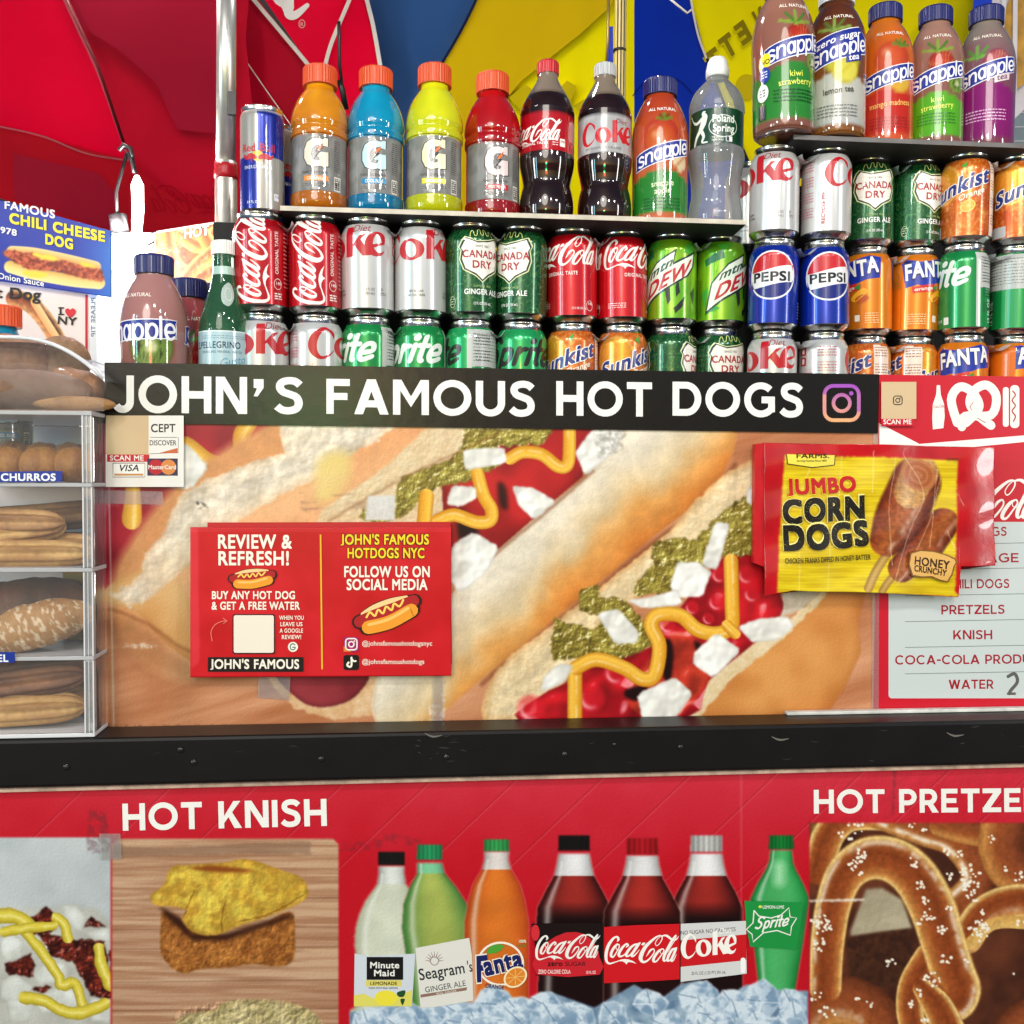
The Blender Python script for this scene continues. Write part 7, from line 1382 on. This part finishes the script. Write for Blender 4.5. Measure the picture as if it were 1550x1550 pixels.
# smooth dome over the top tray
bm = bmesh.new(); g = []; zt2 = shz[4]+.0047; zz = P(60, 512, Yk).z
for i in range(25):
    t = i/24; xx = X0c+(X1c+.012-X0c)*t; h = (zz-zt2)*(1-max(0, (t-.55)/.45)**2.2*.55)
    row_ = []
    for j in range(13):
        s_ = j/12; ang = s_*pi; row_.append(bm.verts.new((xx, Yk+.004+(.11)*(1-cos(ang))/2*1.9, zt2+h*min(1, sin(ang)*1.9)**.6 if 0 < j < 12 else zt2)))
    g.append(row_)
for i in range(24):
    for j in range(12): bm.faces.new((g[i][j], g[i+1][j], g[i+1][j+1], g[i][j+1]))
dm = obj('dome_lid', bm, clear_mat('dome_plastic', gloss=.16, rough=.06, milk=.05), pc)
rimz = zz
bm = bmesh.new(); tube(bm, [Vector((X0c+(X1c+.012-X0c)*i/24, Yk+.003, zt2+(zz-zt2)*(1-max(0, (i/24-.55)/.45)**2.2*.55)+.001)) for i in range(25)], .0022, 8); obj('dome_rim', bm, M_EDGE, pc)
for t, x0, x1, y in (('CHURROS', -4, 94, 722), ('PRETZEL', -60, 22, 996)):
    pan('price_tag', [(x0, y-8, Yk-.002), (x1, y-9, Yk-.002), (x1, y+7, Yk-.002), (x0, y+8, Yk-.002)], mat('tag_blue', '14308c', rough=.3), pc, .001)
    a = Art(); a.text(t, x0+5, y+5.5, 10.5, 'e8e8ea', w=x1-x0-14, off=.035); a.mesh('tag_lettering', planefn(Yk-.0022), M_DECAL, pc)
def blob(name, label, cat, c, rx, ry, rz, col, rot=(0, 0, 0), seed=1, bumpy=.08, grp=None, ridges=0, sugar=0, bend=0):
    """baked thing: uneven rounded body with optional ridges; colour varies with the crust"""
    n, m = 90, 56; rs = np.random.RandomState(seed); th = np.linspace(0, 2*pi, m, endpoint=False); u = np.linspace(-1, 1, n); co = []; cols = []; c1, c2 = np.array(hexc(col[0])), np.array(hexc(col[1])); N = fbm(n, m, 14, seed, 4); N2 = fbm(n, m, 2.5, seed+9, 2)
    for i in range(n):
        e = max(0, 1-abs(u[i])**(8 if ridges else 2.4))**.5
        for j in range(m):
            k = e*(1+bumpy*2*(N[i, j]-.5)+(.13*cos(ridges*th[j]) if ridges else 0)); co.append((u[i]*rx, ry*k*cos(th[j]), rz*k*sin(th[j])+bend*u[i]**2)); f = np.clip(N[i, j]*1.6-.3+(.3*cos(ridges*th[j]) if ridges else 0), 0, 1); q = c1*(1-f)+c2*f
            if sugar and N2[i, j] > .62: q = q*.4+np.array([.95, .9, .82])*.6
            cols.append(q)
    i, j = np.meshgrid(np.arange(n-1), np.arange(m), indexing='ij'); j2 = (j+1) % m; fa = np.stack([i*m+j, (i+1)*m+j, (i+1)*m+j2, i*m+j2], -1).reshape(-1, 4)
    me = bpy.data.meshes.new(name); fast_mesh(me, np.array(co), fa); setcol(me, np.array(cols)); me.shade_smooth(); me.materials.append(mat('crust', vc=True, rough=.6, bump=(260, .5), noise=(180, .2)))
    o = link(bpy.data.objects.new(name, me)); o.location = c; o.rotation_euler = rot; return tag(o, label, cat, grp)
PX = lambda x, y, Y_: P(x, y, Y_)
kx = 'knishes on the upper shelf of the pastry case'
for i, (x, w, Y_, lb) in enumerate(((10, .024, -.018, 'golden knish at the left of the churros tag shelf'), (63, .024, -.022, 'golden knish in the middle above the churros tag'), (112, .0225, -.02, 'golden knish behind the right case post'), (155, .024, .03, 'dark golden knish at the back corner of the shelf'))):
    c = P(x, 706, Y_); blob('knish', lb, 'knish', (c.x, Y_, shz[3]+.0045+.0205), w, .024, .0205, ('a8742c', '8a5420') if i < 3 else ('8a5a1c', '5c3410'), (0, 0, .3*(i % 2)), 30+i, .08, kx)
ck = 'churros lying in the pastry case'
for i, (x, y, Y_, L, r, rot, sh_, lb) in enumerate(((50, 848, -.028, .125, .012, .0, 2, 'sugared churro at the front of the second tray'), (40, 832, -.004, .12, .012, .05, 2, 'churro behind the front one on the second tray'), (60, 812, -.018, .085, .011, .14, 2, 'short churro lying on top of the second tray pile'), (96, 820, .03, .09, .012, -.2, 2, 'dark churro at the back of the second tray'),
     (30, 1080, -.03, .13, .013, .05, 0, 'pale churro at the front of the bottom tray'), (40, 1050, -.008, .13, .014, -.12, 0, 'pale churro leaning upward in the bottom tray'), (20, 1020, .015, .14, .015, .08, 0, 'brown churro at the back of the bottom tray'), (-10, 1040, -.02, .1, .013, .12, 0, 'brown churro crossing the bottom tray pile'))):
    r *= 1.18; c = P(x, y, Y_); z_ = max(c.z, shz[sh_]+.005+r); o = blob('churro', lb, 'churro', (X1c-.007-L*(1+.02*i)-(.03 if i == 2 else 0)+(.022 if Y_ > 0 else 0), Y_, z_), L, r, r, ('d8ae6c', '9c6c34') if i not in (3, 6, 7) else ('8c5a34', '5c3418'), (0, -rot, rot*.4), 50+i, .05, ck, ridges=7)
rr = random.Random(12)
for i in range(9):
    sh_ = (0, 0, 0, 0, 0, 2, 2, 2, 3)[i]; r = .0155; Y_ = rr.uniform(-.02, .1); L_ = rr.uniform(.09, .13)
    if sh_ == 3: continue
    blob('churro', 'churro lying deeper in the pile', 'churro', (X1c-.02-L_+(.02 if Y_ > 0.01 else -.02), Y_, shz[sh_]+.006+r+rr.choice((.0, .018, .032))*(1 if i % 2 else .5)), L_, r, r, ('c4965c', '85552c') if i % 2 else ('94663c', '5e3a1e'), (0, rr.uniform(-.12, .12), rr.uniform(-.1, .1)), 150+i, .07, ck, ridges=7)
for i in range(4): c = P(20+i*42, 690, .03); blob('knish', 'knish in the back row on the upper shelf', 'knish', (c.x, .035, shz[3]+.0045+.024), .023, .024, .024, ('9a6a34', '744a20'), (0, 0, 0), 170+i, .1, kx)
c = P(92, 950, -.02); blob('sugared_roll', 'long rough sugared roll at the front of the third tray', 'roll', (X1c-.074, -.024, shz[1]+.0045+.030), .066, .024, .026, ('b88c58', '9a6a3c'), (0, -.25, .1), 71, .16, None, sugar=1)
c = P(40, 935, .02); blob('brown_roll', 'dark brown roll behind the sugared roll on the third tray', 'roll', (X1c-.105, .03, shz[1]+.0045+.040), .085, .034, .040, ('6a4024', '3c2212'), (0, -.12, 0), 72, .1)
c = P(95, 915, .05); blob('red_sausage', 'reddish sausage tip behind the rolls on the third tray', 'sausage', (c.x, .07, shz[1]+.05), .06, .02, .02, ('b85a34', '9a4428'), (0, .3, 0), 73, .05)
boxobj('butter_carton', (P(112, 900, .1).x, .06, shz[1]+.0052), (XL-.023, .085, shz[2]-.004), mat('yellow_carton', 'c8a02c', rough=.5, noise=(30, .2))); tag(bpy.data.objects['butter_carton'], 'yellow carton standing at the back of the third tray', 'carton')
# paper liner and silver back sheets
for i, (ya, yb) in enumerate(((0, 1), (1, 2), (2, 3), (3, 4))): boxobj('back_pane', (X0c, Yb-.002, shz[ya]+.005), (XL-.024, Yb, shz[yb]-.001), mat('steel_back', 'b4b4bc', rough=.3, metal=.6, bump=(12, .6)), pc)
# breads and wrapped pastries in the dome
for i, (x, y, Y_, rx, rz, cl, rt_, lb, nm) in enumerate(((10, 545, .03, .055, .03, ('a87c5c', '7c5438'), .1, 'glazed pastry in the top tray near the frame edge', 'pastry'), (20, 592, -.02, .085, .024, ('8c6a50', '6a4a34'), .0, 'long brown bun at the front of the dome tray', 'bun'), (75, 560, .05, .05, .035, ('9c7c5c', '7c5c40'), -.5, 'pale bun standing behind in the dome tray', 'bun'), (118, 585, .02, .035, .02, ('a87444', '7c4c24'), .3, 'small curled bun at the right of the dome tray', 'bun'), (112, 612, -.03, .045, .009, ('b08450', '8c6034'), 0, 'flat golden crust piece at the right of the dome tray', 'crust'))):
    c = P(x, y, Y_); blob(nm+('_piece' if nm == 'crust' else ''), lb, nm, (c.x, Y_, max(c.z, shz[4]+.005+rz)), rx, min(.03, rz*1.2), rz, cl, (0, rt_, .1), 90+i, .12)
tr = boxobj('tray_liner', (X0c+.002, Yk+.006, shz[4]+.0048), (X1c-.004, -.008, shz[4]+.006), mat('brown_paper', '8c6a4c', rough=.7), pc)
# ---------------------------------------------------------------- tidy
for o in (FONTO,): bpy.data.objects.remove(o)
for o in WT:
    for c_ in o.children: c_.matrix_parent_inverse = Matrix.Translation(-o.location)
